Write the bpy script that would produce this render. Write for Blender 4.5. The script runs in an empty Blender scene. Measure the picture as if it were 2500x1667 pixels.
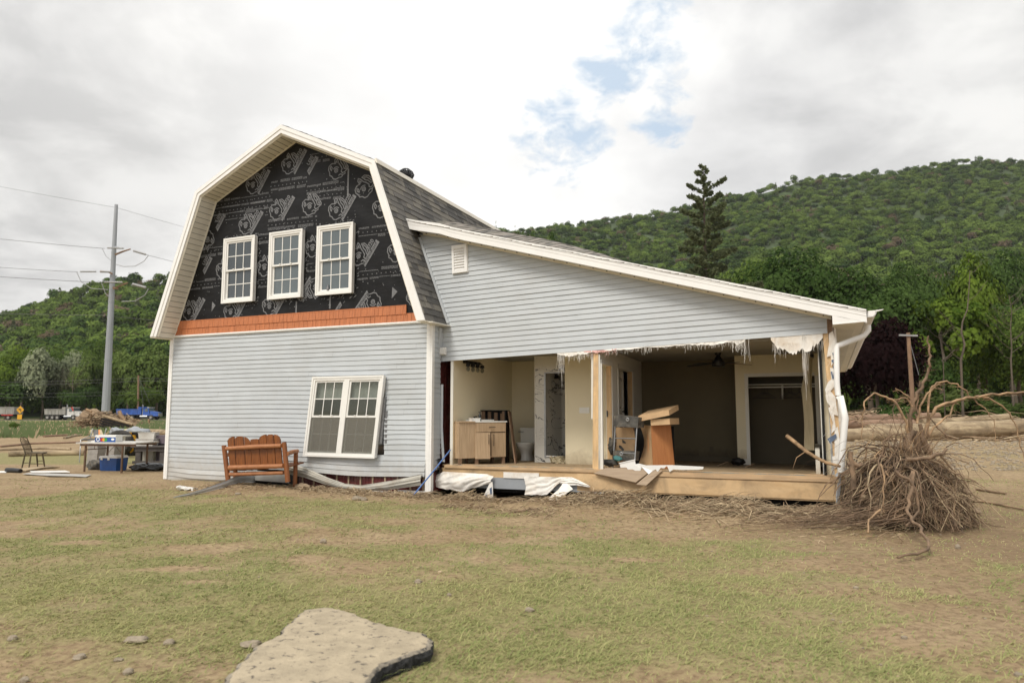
import bpy, math, random
import numpy as np
from mathutils import Matrix, Vector, noise as mnoise
R=math.radians
random.seed(7); rng=np.random.default_rng(11)
sc=bpy.context.scene
# ---------------- camera ----------------
FS=1675.2; CAMH=1.6; PIT=math.atan(171.1/FS)
cd=bpy.data.cameras.new('camera'); cam=bpy.data.objects.new('camera',cd); sc.collection.objects.link(cam); sc.camera=cam
cam.location=(0,0,CAMH); cam.rotation_euler=(math.pi/2+PIT,0,0)
cd.sensor_width=36; cd.lens=FS/2500*36; cd.clip_start=.05; cd.clip_end=6000
cd.dof.use_dof=True; cd.dof.focus_distance=13.6; cd.dof.aperture_fstop=1.8
# ---------------- sun, sky, exposure ----------------
SUN_EL=R(52); SUN_AZ=R(215)     # azimuth measured clockwise from +Y
sd=bpy.data.lights.new('sun','SUN'); sun=bpy.data.objects.new('sun',sd); sc.collection.objects.link(sun)
sd.energy=1.5; sd.angle=R(20); sd.color=(1,.94,.84)
dirv=Vector((math.sin(SUN_AZ)*math.cos(SUN_EL),math.cos(SUN_AZ)*math.cos(SUN_EL),math.sin(SUN_EL)))
sun.rotation_euler=dirv.to_track_quat('Z','Y').to_euler()
sc.view_settings.view_transform='Standard'; sc.view_settings.look='None'; sc.view_settings.gamma=1
sc.view_settings.exposure=0.85
w=bpy.data.worlds.new('World'); sc.world=w; w.use_nodes=True
nt=w.node_tree; nt.nodes.clear()
def N(nt,t,**k):
    n=nt.nodes.new(t)
    for a,b in k.items():
        if a=='i':
            for kk,vv in b.items(): n.inputs[kk].default_value=vv
        else: setattr(n,a,b)
    return n
def math_(nt,op,a,b=None,c=None,clamp=False):
    n=nt.nodes.new('ShaderNodeMath'); n.operation=op; n.use_clamp=clamp
    for k,x in enumerate((a,b,c)):
        if x is None: continue
        if isinstance(x,(int,float)): n.inputs[k].default_value=x
        else: nt.links.new(x,n.inputs[k])
    return n.outputs[0]
def vdot(nt,vec,c):
    n=nt.nodes.new('ShaderNodeVectorMath'); n.operation='DOT_PRODUCT'; nt.links.new(vec,n.inputs[0]); n.inputs[1].default_value=c; return n.outputs['Value']
def ramp(nt,fac,stops,interp='LINEAR'):
    n=nt.nodes.new('ShaderNodeValToRGB'); n.color_ramp.interpolation=interp
    el=n.color_ramp.elements
    while len(el)<len(stops): el.new(.5)
    for e,(p,c) in zip(el,stops):
        e.position=p; e.color=(c,c,c,1) if isinstance(c,(int,float)) else (*c,1)
    nt.links.new(fac,n.inputs[0]); return n.outputs[0]
def mixc(nt,fac,a,b,mode='MIX'):
    n=nt.nodes.new('ShaderNodeMix'); n.data_type='RGBA'; n.blend_type=mode
    for s,x in ((0,fac),(6,a),(7,b)):
        if isinstance(x,(int,float)): n.inputs[s].default_value=x
        elif isinstance(x,tuple): n.inputs[s].default_value=(*x,1)
        else: nt.links.new(x,n.inputs[s])
    return n.outputs[2]
fwv=Vector((0,math.cos(PIT),math.sin(PIT))); upv=Vector((0,-math.sin(PIT),math.cos(PIT)))
def ray(x,y): return Vector((1,0,0))*((x-1250)/FS)+upv*((833.5-y)/FS)+fwv
sky=N(nt,'ShaderNodeTexSky',sky_type='NISHITA',sun_disc=False); sky.sun_elevation=SUN_EL; sky.sun_rotation=SUN_AZ
skm=N(nt,'ShaderNodeVectorMath',operation='SCALE'); nt.links.new(sky.outputs[0],skm.inputs[0]); skm.inputs['Scale'].default_value=.085
tc=N(nt,'ShaderNodeTexCoord'); G=tc.outputs['Generated']
sep=N(nt,'ShaderNodeSeparateXYZ'); nt.links.new(G,sep.inputs[0])
# project the direction on a cloud ceiling, so that clouds flatten towards the horizon
den=math_(nt,'ADD',math_(nt,'MAXIMUM',sep.outputs[2],0.0),.28)
pl=N(nt,'ShaderNodeCombineXYZ'); nt.links.new(math_(nt,'DIVIDE',sep.outputs[0],den),pl.inputs[0]); nt.links.new(math_(nt,'DIVIDE',sep.outputs[1],den),pl.inputs[1])
def noi(nt,vec,sc_,det,rough,dist=0,off=None):
    n=N(nt,'ShaderNodeTexNoise',i={'Scale':sc_,'Detail':det,'Roughness':rough,'Distortion':dist})
    if off is not None:
        m=N(nt,'ShaderNodeMapping'); m.inputs['Location'].default_value=off; nt.links.new(vec,m.inputs[0]); vec=m.outputs[0]
    nt.links.new(vec,n.inputs['Vector']); return n.outputs[0]
n1=noi(nt,pl.outputs[0],1.15,5,.5,.3,(3.1,1.7,0)); n2=noi(nt,pl.outputs[0],3.4,6,.58,.25,(7.7,2.2,0))
cv=math_(nt,'ADD',math_(nt,'MULTIPLY',n1,.66),math_(nt,'MULTIPLY',n2,.34))
cloud=ramp(nt,cv,[(.34,(.50,.51,.535)),(.46,(.70,.71,.735)),(.55,(.87,.88,.89)),(.66,(.95,.95,.95))])
# darker cloud banks in the west (left) and the east (right), bright veil in between
def lobe(x,y,r):
    d=ray(x,y).normalized(); return math_(nt,'SMOOTHSTEP' if False else 'SUBTRACT',vdot(nt,G,tuple(d)),math.cos(r)),math.cos(r)
def lobe_mask(x,y,r0,r1):
    d=ray(x,y).normalized()
    n=N(nt,'ShaderNodeMapRange',interpolation_type='SMOOTHSTEP'); nt.links.new(vdot(nt,G,tuple(d)),n.inputs[0])
    n.inputs[1].default_value=math.cos(r1); n.inputs[2].default_value=math.cos(r0); return n.outputs[0]
dk=math_(nt,'ADD',math_(nt,'MULTIPLY',lobe_mask(40,330,R(3),R(22)),.50),math_(nt,'MULTIPLY',lobe_mask(2480,180,R(4),R(24)),.45),clamp=True)
dk=math_(nt,'ADD',dk,math_(nt,'MULTIPLY',lobe_mask(60,620,R(2),R(14)),.12))
br=math_(nt,'MULTIPLY',lobe_mask(850,330,R(8),R(34)),.50)
cloud=mixc(nt,br,cloud,(.98,.98,.98))
cloud=mixc(nt,dk,cloud,mixc(nt,ramp(nt,n2,[(.4,0.),(.6,1.)]),(.40,.40,.405),(.66,.66,.66)))
cloud=mixc(nt,1.,cloud,(1.,.985,.955),'MULTIPLY'); cs=N(nt,'ShaderNodeVectorMath',operation='SCALE'); nt.links.new(cloud,cs.inputs[0]); cs.inputs['Scale'].default_value=.70
# broken gap of blue
gap=math_(nt,'MAXIMUM',math_(nt,'MAXIMUM',lobe_mask(1590,110,R(.6),R(5.5)),lobe_mask(1490,200,R(.3),R(3.8))),math_(nt,'MAXIMUM',math_(nt,'MULTIPLY',lobe_mask(1370,330,R(1),R(6)),.9),math_(nt,'MULTIPLY',lobe_mask(1620,290,R(.5),R(4.5)),.8)))
n3=noi(nt,pl.outputs[0],6.2,7,.62,.4,(1.3,5.2,0))
n4=noi(nt,pl.outputs[0],15.,6,.65,.6,(2.3,8.2,0)); gm=ramp(nt,math_(nt,'ADD',math_(nt,'MULTIPLY',gap,.60),math_(nt,'ADD',math_(nt,'MULTIPLY',math_(nt,'SUBTRACT',n3,.5),1.5),math_(nt,'MULTIPLY',math_(nt,'SUBTRACT',n4,.5),.9))),[(.36,0.),(.68,.78)])
blue=mixc(nt,.8,skm.outputs[0],(.30,.40,.51))
col=mixc(nt,gm,cs.outputs[0],blue)
bg=N(nt,'ShaderNodeBackground'); bg.inputs[1].default_value=1.0; nt.links.new(col,bg.inputs[0])
wo=N(nt,'ShaderNodeOutputWorld'); nt.links.new(bg.outputs[0],wo.inputs[0])
# ---------------- frames and picture-to-place helpers ----------------
TH=R(23.6)
C0=Vector((-1.5867,13.6747,0))
HF=Matrix.Translation(C0)@Matrix.Rotation(-TH,4,'Z')       # house frame: x right along the front, y back, z up
HI=HF.inverted(); WF=Matrix.Identity(4)
camp=Vector((0,0,CAMH))
def Lv(x,y,v=0.):
    d=HI.to_3x3()@ray(x,y); o=HI@camp; t=(v-o.y)/d.y; p=o+d*t; return Vector((p.x,v,p.z))
def L(x,y,v=0.): p=Lv(x,y,v); return p.x,p.z
def W(x,y,z=0.): d=ray(x,y); return camp+d*((z-CAMH)/d.z)
def D(x,y,dep): d=ray(x,y); return camp+d*(dep/d.y)
def zc(x0,y0,s): return lambda x,y:(x0+x/s,y0+y/s)
z3=zc(350,780,2.94); z4=zc(1000,820,3.36); z5=zc(1450,860,3.92); z1=zc(350,280,2.851); z6=zc(1850,740,2.3754); zl=zc(0,960,5.2267); zv=zc(980,520,7.84); zp=zc(0,640,4.1275); z2=zc(0,480,2.12); zt=zc(1030,1080,7.84); zb=zc(1100,880,5.6); zq=zc(1400,780,3.136); zs=zc(1900,740,7.127)
# ---------------- mesh building ----------------
PM={}
class MB:
    def __init__(s): s.v=[];s.f=[];s.m=[];s.s=[]
    def add(s,vs,fs,m=0,sm=False):
        o=len(s.v); s.v+=[tuple(p) for p in vs]; s.f+=[tuple(i+o for i in f) for f in fs]; s.m+=[m]*len(fs); s.s+=[sm]*len(fs)
    def box(s,x0,x1,y0,y1,z0,z1,m=0,rot=None,piv=None):
        vs=[Vector((x,y,z)) for z in (z0,z1) for y in (y0,y1) for x in (x0,x1)]
        if rot is not None:
            c=Vector(piv) if piv is not None else Vector(((x0+x1)/2,(y0+y1)/2,(z0+z1)/2))
            vs=[c+rot@(p-c) for p in vs]
        s.hexa(vs,m)
    def hexa(s,vs,m=0): s.add(vs,[(0,2,3,1),(4,5,7,6),(0,1,5,4),(2,6,7,3),(0,4,6,2),(1,3,7,5)],m)
    def beam(s,a,b,w,h,m=0,up=Vector((0,0,1))):
        a=Vector(a);b=Vector(b);t=(b-a).normalized(); sd_=t.cross(up)
        if sd_.length<1e-4: sd_=t.cross(Vector((0,1,0)))
        sd_.normalize(); u=sd_.cross(t).normalized()
        vs=[p+sd_*i*w/2+u*j*h/2 for j in (-1,1) for p in (a,b) for i in (-1,1)]
        s.hexa(vs,m)
    def prism(s,poly,v0,v1,m=0,f=None):
        n=len(poly); g=f or (lambda u,v,z:(u,v,z))
        s.add([g(u,v0,z) for u,z in poly]+[g(u,v1,z) for u,z in poly],[tuple(range(n)),tuple(range(2*n-1,n-1,-1))]+[(i,i+n,(i+1)%n+n,(i+1)%n) for i in range(n)],m)
    def slab(s,poly,z0,z1,m=0):
        n=len(poly); s.add([(x,y,z0) for x,y in poly]+[(x,y,z1) for x,y in poly],[tuple(range(n-1,-1,-1)),tuple(range(n,2*n))]+[(i,(i+1)%n,(i+1)%n+n,i+n) for i in range(n)],m)
    def tube(s,pts,rad,n=8,m=0,cap=True,sm=True):
        pts=[Vector(p) for p in pts]; k=len(pts)
        rad=rad if isinstance(rad,(list,tuple)) else [rad]*k
        vs=[];ref=None
        for i,p in enumerate(pts):
            t=(pts[min(i+1,k-1)]-pts[max(i-1,0)]); t=t.normalized() if t.length>1e-9 else Vector((0,0,1))
            if ref is None: ref=t.orthogonal().normalized()
            ref=(ref-t*ref.dot(t)); ref=ref.normalized() if ref.length>1e-6 else t.orthogonal().normalized()
            b=t.cross(ref)
            for j in range(n):
                a=2*math.pi*j/n; vs.append(p+(ref*math.cos(a)+b*math.sin(a))*rad[i])
        fs=[(i*n+j,i*n+(j+1)%n,(i+1)*n+(j+1)%n,(i+1)*n+j) for i in range(k-1) for j in range(n)]
        s.add(vs,fs,m,sm)
        if cap: s.add(vs[:n],[tuple(range(n-1,-1,-1))],m); s.add(vs[-n:],[tuple(range(n))],m)
    def grid(s,fn,nu,nv,m=0,sm=True,thick=0):
        vs=[fn(i/nu,j/nv) for j in range(nv+1) for i in range(nu+1)]
        fs=[(j*(nu+1)+i,j*(nu+1)+i+1,(j+1)*(nu+1)+i+1,(j+1)*(nu+1)+i) for j in range(nv) for i in range(nu)]
        s.add(vs,fs,m,sm)
        if thick:
            s.add([Vector(p)+Vector((0,thick,0)) for p in vs],[f[::-1] for f in fs],m,sm)
    def ell(s,c,r,nu=14,nv=9,m=0,fn=None,sm=True):
        vs=[]
        for j in range(nv+1):
            ph=math.pi*j/nv
            for i in range(nu):
                th=2*math.pi*i/nu; d=Vector((math.sin(ph)*math.cos(th),math.sin(ph)*math.sin(th),math.cos(ph)))
                k=fn(d) if fn else 1
                vs.append(Vector((c[0]+d.x*r[0]*k,c[1]+d.y*r[1]*k,c[2]+d.z*r[2]*k)))
        fs=[(j*nu+i,(j+1)*nu+i,(j+1)*nu+(i+1)%nu,j*nu+(i+1)%nu) for j in range(nv) for i in range(nu)]
        s.add(vs,fs,m,sm)
def tag(o,label=None,cat=None,group=None,kind=None):
    if label: o['label']=label
    if cat: o['category']=cat
    if group: o['group']=group
    if kind: o['kind']=kind
    return o
def link(o): sc.collection.objects.link(o); return o
def thing(name,label,cat,org=(0,0,0),F=WF,group=None,rz=0):
    o=link(bpy.data.objects.new(name,None)); o.empty_display_size=.2
    M=F@Matrix.Translation(Vector(org))@Matrix.Rotation(rz,4,'Z'); o.matrix_world=M; PM[o.name]=M
    return tag(o,label,cat,group)
def mk(name,mb,mats,parent=None,F=WF,org=None,label=None,cat=None,group=None,kind=None):
    if not isinstance(mats,(list,tuple)): mats=[mats]
    me=bpy.data.meshes.new(name); o=link(bpy.data.objects.new(name,me))
    if parent is not None:
        M=PM[parent.name]; o.parent=parent
    else:
        if org is None:
            a=np.array(mb.v); org=((a[:,0].min()+a[:,0].max())/2,(a[:,1].min()+a[:,1].max())/2,a[:,2].min())
        M=F@Matrix.Translation(Vector(org)); o.matrix_world=M
    PM[o.name]=M
    T=np.array(M.inverted()@F); a=np.array(mb.v,dtype=float); a=a@T[:3,:3].T+T[:3,3]
    me.from_pydata(a.tolist(),[],mb.f)
    for x in mats: me.materials.append(x)
    me.polygons.foreach_set('material_index',mb.m); me.polygons.foreach_set('use_smooth',mb.s); me.update()
    return tag(o,label,cat,group,kind)
def copyt(o,parent=None,**k):
    c=o.copy(); link(c)
    if parent is not None: c.parent=parent
    for ch in [x for x in bpy.data.objects if x.parent==o]: copyt(ch,c)
    return c
# ---------------- materials ----------------
def mat(name,col,rough=.7,var=.12,scale=6.,stretch=(1,1,1),col2=None,bump=0.,bscale=None,metal=0.,spec=.5,coord='Object',detail=5,dirt=None,dscale=1.2,dlo=.5,dhi=.75,mudz=None):
    m=bpy.data.materials.new(name); m.use_nodes=True; t=m.node_tree; b=t.nodes['Principled BSDF']
    c2=col2 or tuple(x*(1-var*2) for x in col); c1=col if col2 else tuple(min(1,x*(1+var)) for x in col)
    tcn=N(t,'ShaderNodeTexCoord'); mp=N(t,'ShaderNodeMapping'); mp.inputs['Scale'].default_value=stretch; t.links.new(tcn.outputs[coord],mp.inputs[0])
    n=noi(t,mp.outputs[0],scale,detail,.6,.2)
    c=ramp(t,n,[(.3,c2),(.7,c1)])
    if dirt:
        dn=noi(t,tcn.outputs[coord],dscale,6,.65,.4,(5,3,1)); c=mixc(t,ramp(t,dn,[(dlo,0.),(dhi,1.)]),c,dirt)
    if mudz:    # dried splash and silt line near the foot
        sz=N(t,'ShaderNodeSeparateXYZ'); t.links.new(tcn.outputs['Object'],sz.inputs[0]); mn=noi(t,tcn.outputs['Object'],3.5,6,.7,.5,(2,8,1))
        hh=math_(t,'ADD',math_(t,'MULTIPLY',math_(t,'SUBTRACT',sz.outputs[2],mudz[0]),1/(mudz[1]-mudz[0])),math_(t,'MULTIPLY',math_(t,'SUBTRACT',mn,.5),1.6))
        c=mixc(t,math_(t,'MULTIPLY',ramp(t,hh,[(.1,1.),(.95,0.)]),mudz[3]),c,mudz[2])
    t.links.new(c,b.inputs['Base Color']); b.inputs['Roughness'].default_value=rough; b.inputs['Metallic'].default_value=metal
    b.inputs['Specular IOR Level'].default_value=spec
    if bump:
        bn=N(t,'ShaderNodeBump'); bn.inputs['Strength'].default_value=bump; bn.inputs['Distance'].default_value=.02
        t.links.new(noi(t,mp.outputs[0],bscale or scale*2,6,.6) if True else n,bn.inputs['Height']); t.links.new(bn.outputs[0],b.inputs['Normal'])
    return m
M={}
M['siding']=mat('siding_vinyl',(.495,.525,.55),.45,.03,3,(1,1,1),dirt=(.44,.45,.45),dscale=.8,dlo=.52,dhi=.9,bump=.05,bscale=60,mudz=(.05,.75,(.36,.31,.24),.55))
M['siding_dirty']=mat('siding_muddy',(.46,.44,.39),.6,.12,3,(1,1,4),dirt=(.33,.27,.2),dscale=2.5)
M['white']=mat('white_vinyl',(.85,.84,.82),.4,.03,2,dirt=(.66,.62,.55),dscale=.9,dlo=.58,dhi=.9)
M['winwhite']=mat('window_white',(.82,.81,.78),.35,.02,3)
M['soffit']=mat('soffit_vinyl',(.80,.76,.66),.5,.04,2)
M['wrap']=mat('black_underlay',(.009,.009,.010),.5,.25,3,(1,1,3),bump=.35,bscale=5,spec=.25)
M['print']=mat('grey_print',(.19,.192,.20),.5,.2,30)
M['shake']=mat('orange_shake',(.50,.17,.065),.6,.12,5,(6,1,.6),bump=.25,bscale=25)
M['sh1']=mat('shingle_mid',(.155,.147,.135),.95,.2,90,bump=.3,bscale=160)
M['sh2']=mat('shingle_dark',(.10,.097,.092),.95,.22,90,bump=.3,bscale=160)
M['sh3']=mat('shingle_light',(.215,.2,.172),.95,.2,90,bump=.3,bscale=160)
M['shp']=mat('shingle_faded',(.29,.262,.23),.95,.2,60,bump=.3,bscale=160)
M['red']=mat('red_metal',(.105,.018,.016),.5,.3,4,(1,1,3),dirt=(.16,.1,.07),dscale=3,dlo=.55)
M['batten']=mat('batten_tan',(.36,.27,.18),.8,.2,8)
M['lumber']=mat('pine_lumber',(.68,.46,.24),.7,.12,5,(5,5,.5),dirt=(.48,.33,.2),dscale=4,bump=.1)
M['lumberh']=mat('pine_lumber_flat',(.55,.38,.22),.75,.12,4,(.5,5,6),dirt=(.36,.25,.15),dscale=1.6,dlo=.45,dhi=.75,bump=.15)
M['ply']=mat('plywood_rim',(.66,.465,.26),.75,.10,2.5,(.7,3,3),col2=(.54,.355,.18),dirt=(.27,.19,.115),dscale=1.7,dlo=.45,dhi=.75,bump=.1)
M['drywall']=mat('drywall_cream',(.83,.75,.55),.8,.02,1.5,dirt=(.60,.54,.42),dscale=.8,dlo=.6,dhi=.95,mudz=(.45,.85,(.40,.32,.21),.8))
M['drywallw']=mat('drywall_white',(.74,.72,.66),.8,.02,2,mudz=(.45,.9,(.40,.32,.21),.7))
M['drywall_dim']=mat('drywall_cream_shaded',(.18,.15,.092),.85,.04,2,mudz=(.4,.8,(.05,.038,.024),.8))  # cream wall colour darkened to carry the shade of the dim room
M['ceil']=mat('ceiling_paint_shaded',(.34,.32,.27),.9,.02,2)  # base colour darkened to stand in for the weak light indoors
M['trimw']=mat('trim_paint',(.78,.76,.7),.5,.03,3)
M['mudfloor']=mat('mud_floor',(.38,.28,.165),.85,.3,6,col2=(.22,.155,.09),bump=.5,bscale=20)
M['black']=mat('black_plastic',(.012,.012,.013),.4,.2,5)
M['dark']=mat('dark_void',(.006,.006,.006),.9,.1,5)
M['tyvek']=mat('white_house_wrap',(.80,.77,.72),.6,.05,5,dirt=(.58,.46,.33),dscale=2.6,dlo=.5,dhi=.8,bump=.4,bscale=14)
M['tyblue']=mat('blue_print',(.10,.14,.22),.6,.1,9)
M['typink']=mat('pink_print',(.70,.42,.38),.6,.1,9)
M['grey']=mat('grey_sheet',(.30,.32,.345),.55,.06,4)
M['vanity']=mat('oak_laminate',(.56,.41,.26),.5,.1,5,(9,9,.5),col2=(.38,.26,.155))
M['lamdark']=mat('cherry_laminate',(.52,.225,.085),.45,.1,4,(6,6,.5),col2=(.42,.165,.06))
M['cardb']=mat('pale_fibreboard',(.60,.40,.22),.7,.06,6,dirt=(.44,.3,.17),dscale=4)
M['porc']=mat('porcelain',(.86,.85,.80),.12,.02,2)
M['metal']=mat('aluminium',(.42,.43,.44),.35,.08,8,metal=.7)
M['galv']=mat('galvanised_steel',(.34,.36,.385),.55,.08,.6,(1,1,.2),metal=.25)
M['plank']=mat('plank_vinyl',(.34,.245,.155),.55,.15,4,(.6,8,8),col2=(.25,.17,.1))
M['bench']=mat('varnished_cedar',(.27,.088,.016),.4,.2,5,(6,6,.7),col2=(.12,.034,.008),bump=.1)
M['benchlog']=mat('peeled_log',(.42,.19,.085),.45,.15,7,(1,1,1),col2=(.30,.115,.045),bump=.1)
M['benchpost']=mat('bench_post_wood',(.28,.10,.028),.45,.15,7,(3,3,.7),col2=(.19,.06,.016))
M['bluep']=mat('blue_paint',(.02,.085,.30),.4,.15,5)
M['mudd']=mat('dry_mud',(.335,.25,.165),.95,.15,4,bump=.5,bscale=12)
M['twig']=mat('dry_twig',(.30,.21,.13),.9,.25,3,bump=.2)
M['twigl']=mat('straw',(.44,.34,.215),.9,.2,4)
M['root']=mat('root_wood',(.22,.145,.09),.85,.3,5,dirt=(.11,.075,.05),dscale=4,bump=.4,bscale=30)
M['rootl']=mat('peeled_root',(.40,.26,.145),.75,.3,6,dirt=(.17,.11,.07),dscale=5,bump=.3,bscale=30)
M['drywalli']=mat('living_room_paint',(.46,.44,.38),.85,.04,2)
M['closet_dim']=mat('closet_paint_shaded',(.13,.11,.075),.85,.04,2)  # closet shade put into the colour; serves baseboard and outlet too
M['groove']=mat('soffit_groove',(.30,.28,.23),.6,.04,2)
M['log']=mat('peeled_trunk',(.48,.38,.24),.85,.18,2.2,(.5,3,3),col2=(.20,.14,.085),dirt=(.14,.10,.06),dscale=1.6,dlo=.45,dhi=.7,bump=.3,bscale=8)
M['logr']=mat('red_bark_log',(.32,.2,.13),.85,.18,2,(.4,2,2),col2=(.21,.135,.09),bump=.3,bscale=8)
M['stone']=mat('grey_stone',(.32,.265,.195),.9,.2,9,bump=.4,bscale=20)
M['concrete']=mat('concrete_block',(.36,.34,.31),.95,.1,12,bump=.2,bscale=60)
M['asph']=mat('asphalt_edge',(.035,.035,.036),.95,.5,30,bump=1.,bscale=30)
M['slabrim']=mat('gritty_slab_rim',(.30,.26,.20),.95,.2,9,dirt=(.05,.048,.045),dscale=18,dlo=.50,dhi=.62,bump=.8,bscale=40)
M['slabtop']=mat('mud_caked_slab',(.42,.35,.245),.95,.12,7,dirt=(.075,.065,.055),dscale=17,dlo=.57,dhi=.66,bump=.5,bscale=40)
M['bag']=mat('black_bag',(.008,.008,.009),.22,.3,6,bump=.8,bscale=6,spec=.7)
M['tyre']=mat('dusty_tyre',(.05,.045,.04),.85,.3,6)
M['yellow']=mat('yellow_paint',(.70,.36,.02),.5,.1,3)
M['orangep']=mat('orange_paint',(.75,.24,.03),.5,.1,3)
M['redp']=mat('red_paint',(.5,.03,.02),.4,.1,3)
M['bluet']=mat('truck_blue',(.035,.11,.42),.35,.15,1.5,dirt=(.19,.2,.27),dscale=.7)
M['whitet']=mat('truck_white',(.62,.6,.56),.4,.08,1.5,dirt=(.38,.34,.28),dscale=.7)
M['greyt']=mat('truck_steel',(.34,.325,.29),.5,.1,1.5,dirt=(.25,.2,.15),dscale=.6)
M['brownleg']=mat('rusty_leg',(.15,.085,.05),.6,.2,5)
M['grtable']=mat('weathered_grey_wood',(.09,.08,.075),.8,.2,5)
M['chairw']=mat('muddy_dark_wood',(.11,.085,.05),.8,.25,6)
M['fabricg']=mat('muddy_fabric',(.10,.095,.085),.9,.3,8,dirt=(.3,.26,.2),dscale=6)
M['sealt']=mat('sill_seal_blue',(.10,.19,.22),.8,.2,8,dirt=(.35,.25,.15),dscale=5,dlo=.4,dhi=.6)
M['teal']=mat('teal_cloth',(.07,.22,.22),.8,.2,8)
M['curtain']=mat('cream_curtain',(.50,.43,.29),.9,.08,3,(8,8,1))
M['mauve']=mat('mauve_plastic',(.17,.135,.16),.6,.1,4)
M['wire']=mat('wire_grey',(.12,.12,.12),.6,.1,1)
M['polew']=mat('pole_wood',(.25,.155,.095),.8,.15,3)
M['galsign']=mat('sign_post_green',(.05,.12,.08),.6,.1,3)
M['insul']=mat('insulator_grey',(.33,.33,.33),.4,.1,3)
M['bulb']=mat('clear_bulb',(.3,.29,.25),.1,.1,3)
M['deck']=mat('weathered_deck',(.27,.185,.11),.85,.2,4)
def glass(name,tint,tr,rough=.03):
    m=bpy.data.materials.new(name); m.use_nodes=True; t=m.node_tree; b=t.nodes['Principled BSDF']; o=t.nodes['Material Output']
    b.inputs['Base Color'].default_value=(*tint,1); b.inputs['Roughness'].default_value=rough; b.inputs['Specular IOR Level'].default_value=.9
    tr_=N(t,'ShaderNodeBsdfTransparent'); tr_.inputs[0].default_value=(.92,.95,.94,1); mx=N(t,'ShaderNodeMixShader'); mx.inputs[0].default_value=tr
    t.links.new(b.outputs[0],mx.inputs[1]); t.links.new(tr_.outputs[0],mx.inputs[2]); t.links.new(mx.outputs[0],o.inputs[0]); return m
M['glass']=glass('window_glass',(.105,.13,.14),.04)
M['glassd']=glass('dim_window_glass',(.05,.062,.07),.04)
M['glassl']=glass('clear_window_glass',(.13,.14,.12),.72)
M['screen']=glass('insect_screen',(.21,.195,.165),.5,.8)
M['showerg']=glass('shower_glass',(.05,.05,.045),.6)
# marble with dark veins (surface pattern of the tiles)
def marble():
    m=bpy.data.materials.new('veined_marble'); m.use_nodes=True; t=m.node_tree; b=t.nodes['Principled BSDF']
    tcn=N(t,'ShaderNodeTexCoord'); mp=N(t,'ShaderNodeMapping'); mp.inputs['Rotation'].default_value=(0,R(-32),0); mp.inputs['Scale'].default_value=(.7,.7,2.0); t.links.new(tcn.outputs['Object'],mp.inputs[0])
    n=noi(t,mp.outputs[0],1.25,5,.56,1.5); d=math_(t,'ABSOLUTE',math_(t,'SUBTRACT',n,.5))
    th=noi(t,tcn.outputs['Object'],2.2,3,.5,0,(4,4,4)); d2=math_(t,'DIVIDE',d,math_(t,'MAXIMUM',math_(t,'SUBTRACT',th,.36),.02))
    c=ramp(t,d2,[(.0,(.03,.03,.03)),(.05,(.09,.09,.09)),(.11,(.72,.70,.64))])
    t.links.new(c,b.inputs['Base Color']); b.inputs['Roughness'].default_value=.2; return m
M['marble']=marble()
def leafmat(name,c1,c2,trl=.3):
    m=bpy.data.materials.new(name); m.use_nodes=True; t=m.node_tree; t.nodes.clear()
    a=N(t,'ShaderNodeAttribute',attribute_name='tint'); oi=N(t,'ShaderNodeObjectInfo')
    f=math_(t,'ADD',math_(t,'MULTIPLY',a.outputs['Fac'],.85),math_(t,'MULTIPLY',oi.outputs['Random'],.15),clamp=True)
    c=mixc(t,f,c1,c2)
    d=N(t,'ShaderNodeBsdfDiffuse'); tr=N(t,'ShaderNodeBsdfTranslucent'); mx=N(t,'ShaderNodeMixShader'); mx.inputs[0].default_value=trl
    t.links.new(c,d.inputs[0]); t.links.new(c,tr.inputs[0]); t.links.new(d.outputs[0],mx.inputs[1]); t.links.new(tr.outputs[0],mx.inputs[2])
    o=N(t,'ShaderNodeOutputMaterial'); t.links.new(mx.outputs[0],o.inputs[0]); return m
LM={'mid':leafmat('leaf_mid_green',(.042,.076,.015),(.20,.28,.066)),'dark':leafmat('leaf_dark_green',(.022,.047,.013),(.105,.165,.048)),
 'bright':leafmat('leaf_bright_green',(.055,.10,.016),(.18,.25,.04)),'silver':leafmat('leaf_silver',(.13,.16,.09),(.36,.39,.25)),
 'pale':leafmat('leaf_pale_green',(.07,.11,.03),(.22,.29,.085)),'purple':leafmat('leaf_purple',(.007,.0035,.004),(.027,.014,.014)),'spruce':leafmat('needle_green',(.06,.075,.035),(.18,.205,.11)),
 'yellow':leafmat('leaf_yellow',(.2,.22,.01),(.35,.36,.03)),'bush':leafmat('leaf_bush',(.04,.066,.018),(.12,.15,.05))}
# ---------------- ground ----------------
def vnoise(x,y,s=1.,seed=0,octv=4):
    # numpy value noise, fractal
    out=np.zeros(np.shape(x)); amp=1.;tot=0
    for o in range(octv):
        X=np.asarray(x)*s*2**o+seed*17.3; Y=np.asarray(y)*s*2**o-seed*9.1
        xi=np.floor(X).astype(np.int64); yi=np.floor(Y).astype(np.int64); fx=X-xi; fy=Y-yi
        fx=fx*fx*(3-2*fx); fy=fy*fy*(3-2*fy)
        def h(a,b):
            n=(a*374761393+b*668265263+seed*974634777+o*1013)&0x7fffffff; n=(n^(n>>13))*1274126177&0x7fffffff; return ((n^(n>>16))&0xffff)/65535.
        v=(h(xi,yi)*(1-fx)+h(xi+1,yi)*fx)*(1-fy)+(h(xi,yi+1)*(1-fx)+h(xi+1,yi+1)*fx)*fy
        out=out+v*amp; tot+=amp; amp*=.55
    return out/tot
def sst(e0,e1,x): t=np.clip((np.asarray(x)-e0)/(e1-e0),0,1); return t*t*(3-2*t)
cT,sT=math.cos(TH),math.sin(TH)
def housec(x,y):
    X=np.asarray(x)-C0.x; Y=np.asarray(y)-C0.y
    return X*cT-Y*sT, X*sT+Y*cT
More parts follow.
